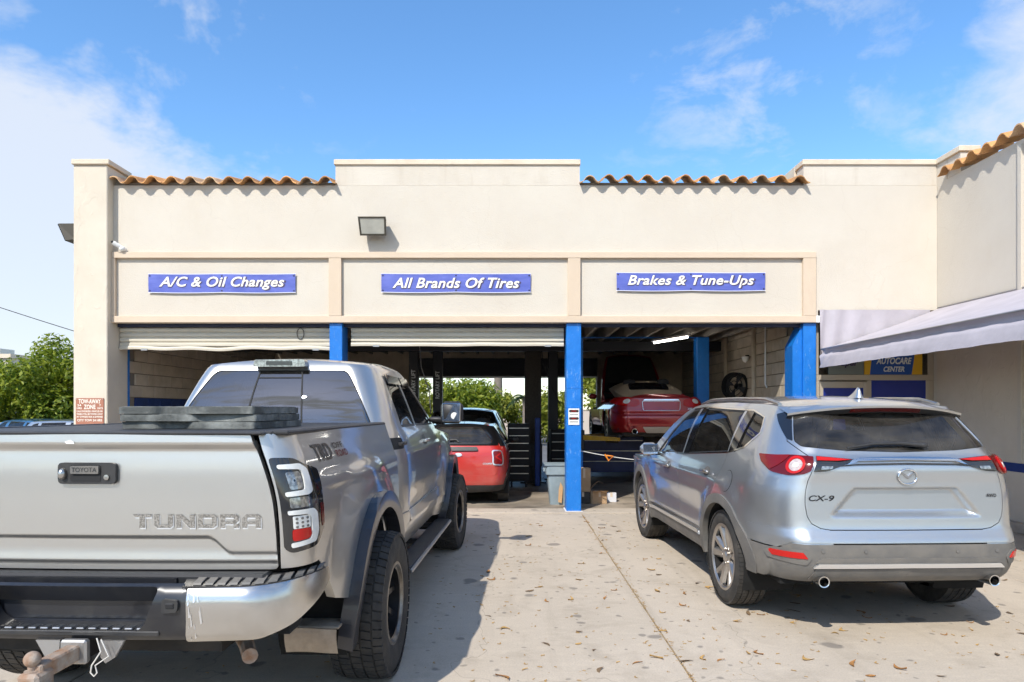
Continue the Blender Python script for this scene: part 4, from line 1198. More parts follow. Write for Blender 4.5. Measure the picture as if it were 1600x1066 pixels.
# side: rear door, front door, fender
W1 = [(1.47, 1.475), (2.03, 1.475), (2.03, 1.865), (1.62, 1.865), (1.50, 1.80)]
W2 = [(2.11, 1.475), (3.02, 1.462), (2.78, 1.625), (2.50, 1.82), (2.40, 1.870), (2.11, 1.87)]
for g in (1, -1):
    m = (lambda l: l) if g > 0 else mir
    S = lambda l: m([(CU(p[0]), p[1]) for p in l])
    side_top = [t for t in tops if uC < t[0] < CU(2.06)] 
    t_at = lambda y: (CU(y), top_z(cab, CU(y), roof_z, 1.7, 2.03))
    rear = [(uC, .62), (CU(2.06), .62), t_at(2.06)] + list(reversed(side_top)) + [(uC, tr_[-1][1])]
    frm = shrink([(CU(p[0]), p[1]) for p in W1], -.022)
    panel(cab, m(rear), 'rear_door', 'truck_silver', T, holes=[m(rnd(frm, .03))], h=.035, t=.03, gap=.0025)
    panel(cab, m(rnd([(CU(p[0]), p[1]) for p in W1], .02)), 'side_window', 'glass_dark', T, off=-.008, t=0, h=.08)
    panel(cab, m(rnd(shrink([(CU(p[0]), p[1]) for p in W1], -.020), .03)), 'window_surround', 'black_plastic', T, holes=[m(rnd([(CU(p[0]), p[1]) for p in W1], .02))], off=-.004, t=.012, h=.05)
    ftop = [t for t in tops if CU(2.06) < t[0] < CU(2.42)]
    front = [(CU(2.06), .62), (CU(3.16), .62), (CU(3.16), 1.40), (CU(3.18), 1.42)] + [(CU(a), z) for a, z in yA[1:]] + list(reversed(ftop)) + [t_at(2.06)]
    frm = shrink([(CU(p[0]), p[1]) for p in W2], -.022)
    panel(cab, m(front), 'front_door', 'truck_silver', T, holes=[m(rnd(frm, .03))], h=.035, t=.03, gap=.0025)
    panel(cab, m(rnd([(CU(p[0]), p[1]) for p in W2], .02)), 'side_window', 'glass_dark', T, off=-.008, t=0, h=.08)
    panel(cab, m(rnd(shrink([(CU(p[0]), p[1]) for p in W2], -.020), .03)), 'window_surround', 'black_plastic', T, holes=[m(rnd([(CU(p[0]), p[1]) for p in W2], .02))], off=-.004, t=.012, h=.05)
    # wind deflectors over the windows
    for (ya, yb) in ((1.52, 2.04), (2.10, 2.46)):
        panel(cab, m([(CU(ya), 1.815), (CU(yb), 1.815), (CU(yb), 1.885), (CU(ya), 1.885)]), 'wind_deflector', 'lens_smoke', T, off=.016, t=.006, h=.05)
    ar = [(CU(p[0]), p[1]) for p in arc(3.72, 0.50, 0.50, 172, 8, 20)]
    fend = [(CU(3.16), .62), (CU(3.22), .56)] + ar + [(CU(4.25), .55), (CU(4.25) + 1.08, .55), (CU(4.25) + 1.08, 1.22), (CU(4.25) + .3, 1.27), (CU(4.25), 1.30), (CU(3.6), 1.36), (CU(3.16), 1.40)]
    panel(cab, m(fend), 'front_fender', 'truck_silver', T, h=.045, t=.03, gap=.0025)
    fl = [(CU(p[0]), p[1]) for p in arc(3.72, 0.50, 0.575, 190, -10, 28)] + [(CU(p[0]), p[1]) for p in arc(3.72, 0.50, 0.485, -10, 190, 28)]
    panel(cab, m(fl), 'wheel_flare', 'flare_black', T, off=.055, t=.08, h=.03)
    panel(cab, m([(CU(.95), .50), (CU(3.2), .50), (CU(3.2), .625), (CU(.95), .625)]), 'rocker', 'truck_silver', T, off=-.012, t=.03, h=.06)
    # lower door moulding
    panel(cab, m(rnd([(CU(1.12), .70), (CU(3.12), .70), (CU(3.05), .80), (CU(1.12), .79)], .02)), 'door_moulding', 'truck_silver', T, off=.014, t=.02, h=.05)
    for (ya, zz) in ((1.18, 1.33), (2.16, 1.315)):
        p = cab.P(g * CU(ya + .09), zz)
        b = MB(); b.box(p.x - .012 + g * .030, p.x + .012 + g * .030, ya, ya + .19, zz - .014, zz + .016, .008)
        b.box(p.x - .02, p.x + .03 * g if g > 0 else p.x + .02, ya, ya + .025, zz - .012, zz + .012)
        b.build('door_handle', 'black_plastic' if ya < 2 else 'truck_silver', T, smooth=50)
        panel(cab, m(rnd([(CU(ya), zz - .04), (CU(ya + .17), zz - .04), (CU(ya + .17), zz + .05), (CU(ya), zz + .05)], .035)), 'handle_cup', 'black_matte' if ya < 2 else 'cladding', T, off=.002, t=0, h=.04)
    # mirror
    p = cab.P(g * CU(2.98), 1.46)
    x0, x1 = (.985, 1.215) if g > 0 else (-1.215, -.985)
    mh = MB().box(x0, x1, 2.90, 3.06, 1.455, 1.685, .045).build('mirror', 'black_plastic', T, smooth=60)
    xa, xb = (.86, 1.05) if g > 0 else (-1.05, -.86)
    MB().box(xa, xb, 2.94, 3.03, 1.47, 1.525, .018).build('mirror_arm', 'black_plastic', mh, smooth=50)
    MB().box(-.098, .098, -.005, .005, -.095, .095, .004).build('mirror_glass', 'chrome', mh, loc=((x0 + x1) / 2, 2.902, 1.57), rot=(radians(-5), 0, radians(g * -9)))
    cx = (x0 + x1) / 2 + g * .035
    b = MB(); b.lathe([(.036, 2.889), (.036, 2.8865), (.001, 2.886)], 'y', (cx, 0, 1.535), 20); b.build('spot_mirror', 'lens_white', mh)
    # running board
    rb = MB(); xa, xb = (.90, 1.075) if g > 0 else (-1.075, -.90)
    rb.box(xa, xb, .85, 3.08, .395, .445, .02); rbo = rb.build('running_board', 'black_plastic', T, smooth=40)
    MB().box(xb - .020 if g > 0 else xa - .004, xb + .004 if g > 0 else xa + .020, .84, 3.09, .405, .437, .008).build('board_trim', 'grey_metal', rbo)
    for k in range(3):
        MB().box(min(g * .6, g * .95), max(g * .6, g * .95), 1.1 + k * .85, 1.15 + k * .85, .40, .44).build('board_bracket', 'dark_metal', rbo)
    # mud flap
    if g < 0: continue
    x0, x1 = (.70, .97)
    b = MB(); b.sheet(lambda s, t: (x0 + (x1 - x0) * s, -.66 - .03 * sin(t * 2) + .01 * sin(s * 5), .36 + .13 * t), 6, 5)
    b.box(x0, x1, -.66, -.50, .478, .492, .004); b.build('mud_flap', 'mud_tan', T)
# windshield and roof
def wedge(t):
    pts = yA; q = t * (len(pts) - 1); i = min(int(q), len(pts) - 2); r = q - i
    y = pts[i][0] * (1 - r) + pts[i + 1][0] * r; z = pts[i][1] * (1 - r) + pts[i + 1][1] * r
    p = cab.P(CU(y), z); return (p.x, p.y, p.z)
ws = Loft(wedge, .16, .02)
panel(ws, [(-.985, .0), (.985, .0), (.985, 1.0), (-.985, 1.0)], 'windshield', 'glass_clear', T, t=0, h=.08)
rl = [tuple(cab.base(u, z)[:2]) for u, z in tops]
frontedge = [(rl[-1][0] * cos(k * pi / 12) if False else rl[-1][0] * (1 - k / 6), rl[-1][1] + .15 * (1 - (1 - k / 6) ** 2)) for k in range(1, 12)]
outl = rl + frontedge + [(-p[0], p[1]) for p in reversed(rl[1:])]
panel(roofp, outl, 'roof', 'truck_silver', T, t=.02, h=.06)
hoodz = lambda x, y: 1.44 - .06 * (abs(x) / .9) ** 2 - .05 * (y - 3.1) - .035 * max(0, y - 4) ** 2
hood_o = [(-.85, 3.1), (.85, 3.1), (.86, 3.6), (.84, 4.25), (.6, 4.65), (0, 4.74), (-.6, 4.65), (-.84, 4.25), (-.86, 3.6)]
panel(Patch(hoodz), hood_o, 'hood', 'truck_silver', T, t=.05, h=.07)
# third brake lamp
bl = MB(); bl.prism(rnd([(-.205, 1.930), (.205, 1.930), (.195, 1.985), (-.195, 1.985)], .018), 1.075, 1.155); blo = bl.build('brake_lamp', 'lens_clear', T)
MB().prism(rnd([(-.10, 1.942), (.10, 1.942), (.10, 1.972), (-.10, 1.972)], .006), 1.068, 1.074).build('brake_lens', 'lens_smoke', blo)
# interior
MB().box(-.80, .80, 1.15, 3.2, .55, 1.30).build('cabin_floor', 'well_black', T)
seats(T, [(1.35, (-.5, 0, .5), .52), (2.25, (-.42, .42), .60)], 1.0)
MB().box(-.75, .75, 2.95, 3.2, 1.2, 1.42, .05).build('dashboard', 'black_matte', T)
# running gear
MB().box(-.55, .55, -1.05, 4.3, .50, .72).build('chassis', 'underbody', T)
MB().tube([(-.9, 0, .42), (.9, 0, .42)], .06, 12).build('rear_axle', 'underbody', T)
MB().ellipsoid((0, 0, .42), (.16, .17, .17)).build('differential', 'underbody', T, smooth=60)
MB().lathe([(.30, -.10), (.37, -.08), (.37, .08), (.30, .10), (.1, .06)], 'z', (0.05, -.60, .56), 28).build('spare_wheel', 'rubber_side', T, smooth=40)
MB().tube([(.45, -.7, .52), (.62, -.95, .5), (.70, -1.1, .5)], .035, 12).build('exhaust', 'rust', T)
wheel_well(T, 0, .50, .52, .60, .96); wheel_well(T, 3.72, .50, .49, .60, .94)
wheel(T, .985, 0, RT, .305, .235, 1, 'truck'); wheel(T, -.985, 0, RT, .305, .235, -1, 'truck')
wheel(T, .965, 3.72, RT, .305, .235, 1, 'truck', steer=radians(-4)); wheel(T, -.965, 3.72, RT, .305, .235, -1, 'truck', steer=radians(-4))

# ================================================================ unibody cars: generic body
def body(T, s):
    """panels of a car body from a spec; returns dict of panels"""
    sh = s['shell']; U = sh.U; paint_ = s['paint']; H = s.get('h', .05); out = {}
    rf = s['roof']; zlo, zhi = s['zr']
    tz = lambda u: top_z(sh, u, rf, zlo, zhi)
    yA = list(s['A']); yA[-1] = (yA[-1][0], tz(U(yA[-1][0])))
    ug = s['ug']; zt = s['ztail']; g0, g1, g2 = s['gaps']          # rear door rear gap, middle gap, front gap
    uT = sorted(set([i * .05 for i in range(int(U(yA[-1][0]) / .05) + 1)] + [U(yA[-1][0]), ug, U(g0), U(g1)]))
    tops = [(u, tz(u)) for u in uT]
    seg = lambda a, b: [t for t in tops if a - 1e-9 <= t[0] <= b + 1e-9]
    zb = s['zb']; gp = s.get('gap', .0025)
    tl = seg(0, ug)
    edge = s['tail_edge']                                           # tailgate side edge, bottom to top (u, z), right side
    tail = mir(list(reversed(edge)))[::-1] if False else None
    loop = edge + list(reversed(tl)) + mir(tl[1:]) + list(reversed(mir(edge)))
    out['tail'] = panel(sh, loop, s.get('tail_name', 'tailgate'), paint_, T, holes=[s['rear_glass']], h=s.get('ht', H), t=.03, gap=gp)
    out['rglass'] = panel(sh, shrink(s['rear_glass'], .004), 'rear_window', s.get('rglass_mat', 'glass_suv_rear'), T, off=-.006, t=0, h=.08)
    for g in (1, -1):
        m = (lambda l: l) if g > 0 else mir
        S = lambda l: [(U(p[0]), p[1]) for p in l]
        ya, za, ra = s['arch'][0]
        ar = S(arc(ya, za, ra, 178 if True else 0, 20, 20))
        # quarter panel: from the tailgate edge to the rear door gap
        q = list(edge) + list(reversed(list(reversed(seg(ug, U(g0)))))) 
        lowfront = s['quarter_front']                               # (y, z) from roof down to the arch
        q = edge + seg(ug, U(g0))[0:] + S(lowfront)
        back = [p for p in ar if p[1] >= s['zbump'] - 1e-6]
        # arch from front to rear
        fr = list(reversed([p for p in S(arc(ya, za, ra, 180, s['arch_front_deg'], 20))]))
        q = q + fr
        q = [p for p in q] + [(U(ya - ra - .02), s['zbump']), (edge[0][0], s['zbump'])]
        holes = [m(rnd(shrink(S(w), -.02), .03)) for w in s['qwin']]
        out['quarter%d' % g] = panel(sh, m(q), 'quarter_panel', paint_, T, holes=holes, h=H, t=.03, gap=gp)
        for w in s['qwin'] + s['dwin']:
            panel(sh, m(rnd(S(w), .02)), 'side_window', s.get('sglass', 'glass_dark'), T, off=-.008, t=0, h=.1)
            panel(sh, m(rnd(shrink(S(w), -.021), .03)), 'window_surround', 'black_plastic', T, holes=[m(rnd(S(w), .02))], off=-.004, t=.01, h=.06)
        # doors
        rd = list(seg(U(g0), U(g1))) + [(U(g1), zb)] + S(list(reversed(s['rdoor_low']))) + S(list(reversed(lowfront)))
        if s.get('doors', 2) == 2:
            hh = [m(rnd(shrink(S(w), -.02), .03)) for w in s['dwin'][:1]]
            out['rdoor%d' % g] = panel(sh, m(rd), 'rear_door', paint_, T, holes=hh, h=H, t=.03, gap=gp)
            fd0 = U(g1)
            hh2 = s['dwin'][1:2]
            ft = seg(U(g1), U(yA[-1][0]))
            fd = ft + list(reversed(S(yA)))[1:] + [(U(g2), yA[0][1] - .02), (U(g2), zb), (U(g1), zb)]
        else:
            ft = seg(U(g0), U(yA[-1][0])); hh2 = s['dwin'][:1]
            fd = ft + list(reversed(S(yA)))[1:] + [(U(g2), yA[0][1] - .02), (U(g2), zb)] + S(list(reversed(s['rdoor_low']))) + S(list(reversed(lowfront)))
        out['fdoor%d' % g] = panel(sh, m(fd), 'front_door', paint_, T, holes=[m(rnd(shrink(S(w), -.02), .03)) for w in hh2], h=H, t=.03, gap=gp)
        # fender and nose
        yf, zf, rf_ = s['arch'][1]
        fr = S(arc(yf, zf, rf_, 176, 4, 20))
        uf = sh.UF
        zh = s['hood_edge']
        fe = [(U(g2), zb)] + fr + [(uf, zb + .02), (uf + sh.c2 + sh.a2 - .01, zb + .02), (uf + sh.c2 + sh.a2 - .01, zh(9)), (uf + sh.c2 * .6, zh(sh.ys1 + .2)), (uf, zh(sh.ys1)), (U((sh.ys1 + g2) / 2), zh((sh.ys1 + g2) / 2)), (U(g2), yA[0][1] - .02)]
        out['fender%d' % g] = panel(sh, m(fe), 'front_fender', paint_, T, h=H, t=.03, gap=gp)
        for (yy, z_, r_) in s['arch']:
            wheel_well_one(T, yy, z_, r_ + .0, .55, sh.w(yy, .6) - .01, g)
    def wedge(t):
        q = t * (len(yA) - 1); i = min(int(q), len(yA) - 2); r = q - i
        y = yA[i][0] * (1 - r) + yA[i + 1][0] * r; z = yA[i][1] * (1 - r) + yA[i + 1][1] * r
        p = sh.P(U(y), z); return (p.x, p.y, p.z)
    panel(Loft(wedge, s.get('ws_bulge', .18), .02), [(-.985, 0), (.985, 0), (.985, 1), (-.985, 1)], 'windshield', 'glass_clear', T, t=0, h=.09)
    rl = [tuple(sh.base(u, z)[:2]) for u, z in tops]
    fe = [(rl[-1][0] * (1 - k / 6), rl[-1][1] + s.get('ws_bulge', .18) * (1 - (1 - k / 6) ** 2)) for k in range(1, 12)]
    out['roof'] = panel(Patch(rf), rl + fe + [(-p[0], p[1]) for p in reversed(rl[1:])], 'roof', s.get('roof_paint', paint_), T, t=.02, h=.06)
    hz_ = s['hood_z']; g2 = s['gaps'][2]
    n = 10; ho = []
    for i in range(n + 1):
        u = sh.U(yA[0][0] - .02) + (sh.UF + sh.c2 * .9 - sh.U(yA[0][0] - .02)) * i / n
        p = sh.base(u, hz_(0, 0) if False else s['hood_edge'](u - sh.a - sh.c + sh.ys0)); ho.append((p.x, p.y))
    out['hood'] = panel(Patch(hz_), ho + [(-p[0], p[1]) for p in reversed(ho)], 'hood', paint_, T, t=.03, h=.08)
    out['tops'] = tops; out['yA'] = yA
    return out
def wheel_well_one(T, y, z, R, x0, x1, g):
    b = MB(); b.lathe([(R, g * x1), (R, g * x0), (0.02, g * x0)], 'x', (0, y, z), 24, radians(-25), radians(205))
    b.build('wheel_well', 'well_black', T)

# ================================================================ silver crossover (origin: ground under the rear axle)
V = thing('crossover_suv', 'silver crossover SUV with red round tail lamps parked facing the bays', 'SUV', (2.70, 5.65, 0), radians(2.1))
vw = Curve([(.25, .90), (.42, .945), (.62, .968), (.85, .975), (1.0, .968), (1.10, .945), (1.20, .912), (1.38, .852), (1.58, .752), (1.64, .705), (1.69, .63), (1.73, .53)])
def suv_w(y, z): return vw(z) * (.962 + .038 * sstep(-.7, .25, y)) * (1 - .045 * sstep(2.2, 3.7, y)) * (1 - .07 * sstep(.4, -.6, y) * sstep(1.15, 1.6, z))
vr = Curve([(.38, -.86), (.45, -.955), (.52, -.99), (.60, -1.005), (.68, -1.01), (.735, -.985), (.775, -.965), (.90, -.955), (1.08, -.95), (1.17, -.955), (1.225, -.945), (1.285, -.885), (1.34, -.845), (1.58, -.63), (1.63, -.585), (1.68, -.50), (1.73, -.38)])
def suv_disp(u, z):
    v = abs(u); y = v - .62 - .50 - .35; d = 0
    if v < .74:
        top = 1 - sstep(1.040, 1.058, z); bot = sstep(.845, .90, z)
        wd = .30 + (1.06 - z) * .75
        d -= .050 * top * bot * (1 - sstep(wd, wd + .055, v))
    if v > .9:
        d += .012 * bump1(z, .985 + .02 * y * 0, .06) * sstep(-.2, .1, y)
        d -= .022 * bump1(z, .70, .18) * sstep(.35, .7, y) * (1 - sstep(2.2, 2.5, y))
        for (yc, zc) in ((0, .40), (2.93, .40)):
            r = math.hypot(y - yc, z - zc); d += .026 * bump1(r, .46, .22)
    return d
sv = Shell(.62, .28, .50, -.35, vr, suv_w, crown=.055, disp=suv_disp, ys1=3.45, yf=Curve([(.3, 3.86), (.55, 3.96), (.8, 3.97), (1.0, 3.86), (1.1, 3.7)]), a2=.5, rx2=.40, c2=.62, crown2=.14)
vz = Curve([(-.75, 1.620), (-.45, 1.675), (0, 1.71), (.6, 1.725), (1.2, 1.72), (1.6, 1.685), (1.9, 1.62)])
def suv_roof(x, y): return vz(y) - .055 * (abs(x) / .65) ** 2.3
QW = [(-.06, 1.272), (-.20, 1.315), (-.335, 1.42), (-.27, 1.530), (-.06, 1.575)]
RW = [(.02, 1.262), (1.08, 1.182), (1.04, 1.60), (.02, 1.580)]
FW = [(1.20, 1.175), (2.16, 1.125), (1.93, 1.30), (1.62, 1.50), (1.44, 1.585), (1.16, 1.605)]
edge = [(.50, .768), (.56, .778), (.615, .81), (.645, .86), (.662, .94), (.670, 1.10), (.662, 1.19), (.70, 1.27), (.86, 1.37), (.93, 1.57)]
suv = body(V, dict(shell=sv, paint='suv_silver', roof=suv_roof, zr=(1.5, 1.73), A=[(2.62, 1.06), (2.30, 1.235), (1.95, 1.44), (1.68, 1.575), (1.52, None)],
    ug=.93, ztail=.765, gaps=(.10, 1.26, 2.47), zb=.50, tail_edge=edge, h=.045, ht=.016,
    rear_glass=rnd([(-.815, 1.372), (-.76, 1.335), (-.45, 1.310), (0, 1.298), (.45, 1.310), (.76, 1.335), (.815, 1.372), (.875, 1.590), (0, 1.600), (-.875, 1.590)], .02),
    arch=[(0, .40, .445), (2.93, .40, .445)], quarter_front=[(.06, 1.15), (.16, .95), (.32, .75)], arch_front_deg=42, rdoor_low=[(.44, .54), (.46, .50)],
    qwin=[QW], dwin=[RW, FW], zbump=.64, hood_edge=Curve([(2.4, 1.05), (3.0, 1.03), (3.6, .97), (4.0, .90)]),
    hood_z=lambda x, y: 1.12 - .07 * (abs(x) / .9) ** 2 - .035 * (y - 2.6) - .05 * max(0, y - 3.1) ** 2))
UV = sv.U
# bumper: painted upper part, grey cladding below, chrome strip, reflectors, tailpipes
bl = [(-.90, .765), (-.62, .765), (.62, .765), (.90, .765)]
upn = [(UV(-.44), .765), (UV(-.44), .64), (.86, .628), (.77, .680), (0, .683), (-.77, .680), (-.86, .628), (-UV(-.44), .64), (-UV(-.44), .765)]
panel(sv, upn, 'rear_bumper', 'suv_silver', V, h=.035, t=.03, gap=.002, off=.004)
cl_ = [(UV(-.44), .632), (UV(-.415), .41), (.80, .40), (0, .405), (-.80, .40), (-UV(-.415), .41), (-UV(-.44), .632), (-.865, .618), (-.775, .672), (0, .675), (.775, .672), (.865, .618)]
bc = panel(sv, cl_, 'bumper_cladding', 'cladding', V, h=.035, t=.05, off=.006)
panel(sv, rnd([(-.62, .548), (-.58, .582), (0, .586), (.58, .582), (.62, .548), (0, .549)], .006), 'bumper_inset', 'cladding', bc, off=.014, t=.01, h=.05)
panel(sv, rnd([(-.64, .515), (-.60, .546), (0, .549), (.60, .546), (.64, .515), (0, .520)], .004), 'chrome_strip', 'chrome_bright', bc, off=.022, t=.015, h=.04)
panel(sv, rnd([(-.66, .425), (-.62, .505), (0, .512), (.62, .505), (.66, .425), (0, .428)], .006), 'diffuser', 'cladding', bc, off=.012, t=.012, h=.05)
for g in (1, -1):
    m = (lambda l: l) if g > 0 else mir
    rb = panel(sv, m(rnd([(.64, .585), (.68, .635), (.88, .630), (.93, .60), (.90, .545), (.68, .53)], .015)), 'reflector_pocket', 'cladding', bc, off=.012, t=.012, h=.04)
    panel(sv, m(rnd([(.67, .578), (.70, .618), (.895, .612), (.90, .598), (.88, .572)], .006)), 'reflector', 'lens_red', rb, off=.018, t=.01, h=.05)
    for k in (0, 1):
        p = sv.P(g * (.30 + .27 * k), .63, .007); n = sv.N(g * (.3 + .27 * k), .63)
        MB().lathe([(.013, p.y - .004), (.013, p.y + .004)], 'y', (p.x, 0, p.z), 12).add([(p.x + .013 * sin(a), p.y - .004, p.z + .013 * cos(a)) for a in [i * pi / 6 for i in range(12)]], [tuple(range(12))]).build('parking_sensor', 'cladding', bc)
    b = MB(); b.lathe([(.032, -.985), (.039, -.987), (.039, -.80), (.030, -.80), (.030, -.98)], 'y', (g * .60, 0, .418), 24)
    b.build('tailpipe', 'chrome', V, smooth=50)
    MB().lathe([(.030, -.90), (.001, -.90)], 'y', (g * .60, 0, .418), 16).build('pipe_bore', 'well_black', V)
    # lamps
    lp = panel(sv, m(rnd([(.672, 1.265), (.80, 1.274), (.90, 1.266), (1.03, 1.268), (1.0, 1.215), (.915, 1.150), (.80, 1.134), (.705, 1.150), (.672, 1.172)], [.004, .02, .02, .01, .02, .03, .03, .02, .004])), 'tail_lamp', 'lens_dark_red', V, off=.010, t=.03, h=.03)
    panel(sv, m(rnd([(.815, 1.272), (.90, 1.266), (1.025, 1.266), (.99, 1.215), (.92, 1.165), (.88, 1.20)], .012)), 'lamp_red_wing', 'lens_mid_red', lp, off=.014, t=.006, h=.03)
    cu, cz = .775, 1.205
    panel(sv, m([(cu + .056 * cos(a), cz + .056 * sin(a)) for a in [i * pi / 12 for i in range(24)]]), 'lamp_ring', 'lens_red', lp, off=.020, t=.012, h=.03, holes=[m([(cu + .040 * cos(a), cz + .040 * sin(a)) for a in [i * pi / 10 for i in range(20)]])])
    panel(sv, m([(cu + .039 * cos(a), cz + .039 * sin(a)) for a in [i * pi / 10 for i in range(20)]]), 'lamp_bulb_lens', 'lens_soft', lp, off=.016, t=.0, h=.02)
    panel(sv, m([(cu + .017 * cos(a), cz + .017 * sin(a)) for a in [i * pi / 10 for i in range(20)]]), 'lamp_bulb_core', 'lens_white', lp, off=.020, t=.004, h=.02)
    li = panel(sv, m(rnd([(.655, 1.268), (.655, 1.168), (.56, 1.172), (.47, 1.205), (.37, 1.246)], [.004, .004, .02, .03, .004])), 'gate_lamp', 'lens_smoke', V, off=.012, t=.02, h=.03)
    panel(sv, m([(.652, 1.262), (.652, 1.238), (.50, 1.236), (.40, 1.243)]), 'red_strip', 'lens_red', li, off=.017, t=.004, h=.03)
    panel(sv, m(rnd([(.61, 1.205), (.61, 1.182), (.53, 1.188), (.53, 1.205)], .006)), 'reverse_lens', 'lens_clear', li, off=.016, t=.003, h=.03)
    # wheel arch cladding, rockers
    for (yc) in (0, 2.93):
        a0, a1 = (180, -8) if yc == 0 else (188, -14)
        fl = [(UV(p[0]), p[1]) for p in arc(yc, .40, .505, a0, a1, 30)] + [(UV(p[0]), p[1]) for p in arc(yc, .40, .428, a1, a0, 30)]
        panel(sv, m(fl), 'arch_cladding', 'cladding', V, off=.012, t=.05, h=.03)
    panel(sv, m([(UV(.43), .34), (UV(2.5), .34), (UV(2.46), .52), (UV(.46), .53)]), 'rocker', 'cladding', V, off=.004, t=.04, h=.05)
    panel(sv, m(rnd([(UV(.55), .465), (UV(2.40), .455), (UV(2.42), .492), (UV(.56), .502)], .01)), 'rocker_trim', 'suv_silver', V, off=.016, t=.02, h=.05)
    # chrome window line
    S = lambda l: [(UV(p[0]), p[1]) for p in l]
    lowl = [(2.20, 1.100), (1.2, 1.152), (.05, 1.236), (-.21, 1.288), (-.355, 1.405), (-.36, 1.43), (-.29, 1.545), (-.06, 1.597), (1.1, 1.627), (1.45, 1.606)]
    th = [(2.20, 1.112), (1.2, 1.164), (.05, 1.248), (-.20, 1.303), (-.342, 1.415), (-.345, 1.425), (-.278, 1.536), (-.06, 1.586), (1.1, 1.616), (1.44, 1.596)]
    panel(sv, m(S(lowl) + list(reversed(S(th)))), 'chrome_trim', 'chrome', V, off=.005, t=.006, h=.03)
    panel(sv, m(S([(1.06, 1.168), (1.22, 1.160), (1.18, 1.612), (1.02, 1.608)])), 'pillar_cover', 'black_gloss', V, off=.003, t=.004, h=.05)
    panel(sv, m(S([(-.085, 1.262), (.045, 1.248), (.045, 1.590), (-.085, 1.582)])), 'pillar_cover', 'black_gloss', V, off=.003, t=.004, h=.05)
    panel(sv, m(rnd([(.822, 1.372), (.865, 1.385), (1.03, 1.565), (.885, 1.592)], .01)), 'glass_applique', 'black_gloss', V, off=.003, t=.004, h=.04)
    for (yy, z_, mt) in ((.40, 1.055, 'chrome_dull'), (1.62, 1.01, 'chrome_dull')):
        p = sv.P(g * UV(yy), z_)
        MB().box(p.x + g * .030 - .011, p.x + g * .030 + .011, yy - .10, yy + .10, z_ - .014, z_ + .014, .008).build('door_handle', mt, V, smooth=50)
        panel(sv, m([(UV(yy) + .075 * cos(a), z_ + .042 * sin(a)) for a in [i * pi / 8 for i in range(16)]]), 'handle_cup', 'cladding', V, off=.002, t=0, h=.04)
    # mirror
    x0, x1 = (.97, 1.17) if g > 0 else (-1.17, -.97)
    mh = MB().box(x0, x1, 2.02, 2.16, 1.085, 1.225, .05).build('mirror', 'suv_silver', V, smooth=70)
    MB().box(min(g * .90, g * 1.0), max(g * .90, g * 1.0), 2.06, 2.14, 1.085, 1.115, .01).build('mirror_arm', 'black_plastic', mh)
    MB().box(-.086, .086, -.005, .005, -.056, .056, .004).build('mirror_glass', 'chrome', mh, loc=((x0 + x1) / 2, 2.022, 1.155), rot=(radians(-4), 0, radians(-7 * g)))
    # roof rail
    rl_ = [tuple(Vector((sv.base(g * UV(y), top_z(sv, UV(y), suv_roof, 1.5, 1.73)).x * .96, y, suv_roof(sv.base(UV(y), 1.66).x, y) + .028 * min(1, 8 * t * (1 - t)) + .004))) for t, y in [(i / 14, -.35 + 1.75 * i / 14) for i in range(15)]]
    MB().tube(rl_, .016, 8).build('roof_rail', 'chrome_dull', V, smooth=60)
# fuel flap on the left side
cy_, cz_2 = -.10, 1.02
fp = [(-UV(cy_) + .085 * cos(a), cz_2 + .085 * sin(a)) for a in [i * pi / 14 for i in range(28)]]
panel(sv, [(-UV(cy_) + .088 * cos(a), cz_2 + .088 * sin(a)) for a in [i * pi / 14 for i in range(28)]], 'flap_gap', 'black_matte', V, off=.001, t=0, h=.04)
panel(sv, fp, 'fuel_flap', 'suv_silver', V, off=.003, t=.0, h=.04)
# spoiler with brake lamp
def spx(x, k):
    W = .665; yb = -.735 + .17 * x * x; zb_ = suv_roof(x * W * .9, -.66) - .012 - .012 * x * x
    return [(yb + .24, suv_roof(x * W, min(yb + .24, -.42)) + .002), (yb + .10, zb_ + .030), (yb, zb_ + .002), (yb + .006, zb_ - .014), (yb + .035, zb_ - .045), (yb + .11, zb_ - .055)][k]
def sp_sheet(k0, k1): return lambda s_, t: ((s_ * 2 - 1) * .665, *spx(s_ * 2 - 1, k0 + int(round(t * (k1 - k0)))))
b = MB(); b.sheet(sp_sheet(0, 3), 28, 3); sp = b.build('roof_spoiler', 'suv_silver', V, smooth=60)
b = MB(); b.sheet(sp_sheet(3, 5), 28, 2); b.build('spoiler_underside', 'black_plastic', sp, smooth=60)
b = MB(); b.sheet(lambda s_, t: ((s_ * 2 - 1) * .26, spx((s_ * 2 - 1) * .39, 3)[0] - .004 + .026 * t, spx((s_ * 2 - 1) * .39, 3)[1] - .002 - .026 * t), 12, 1)
b.build('brake_lamp', 'brake_red', sp)
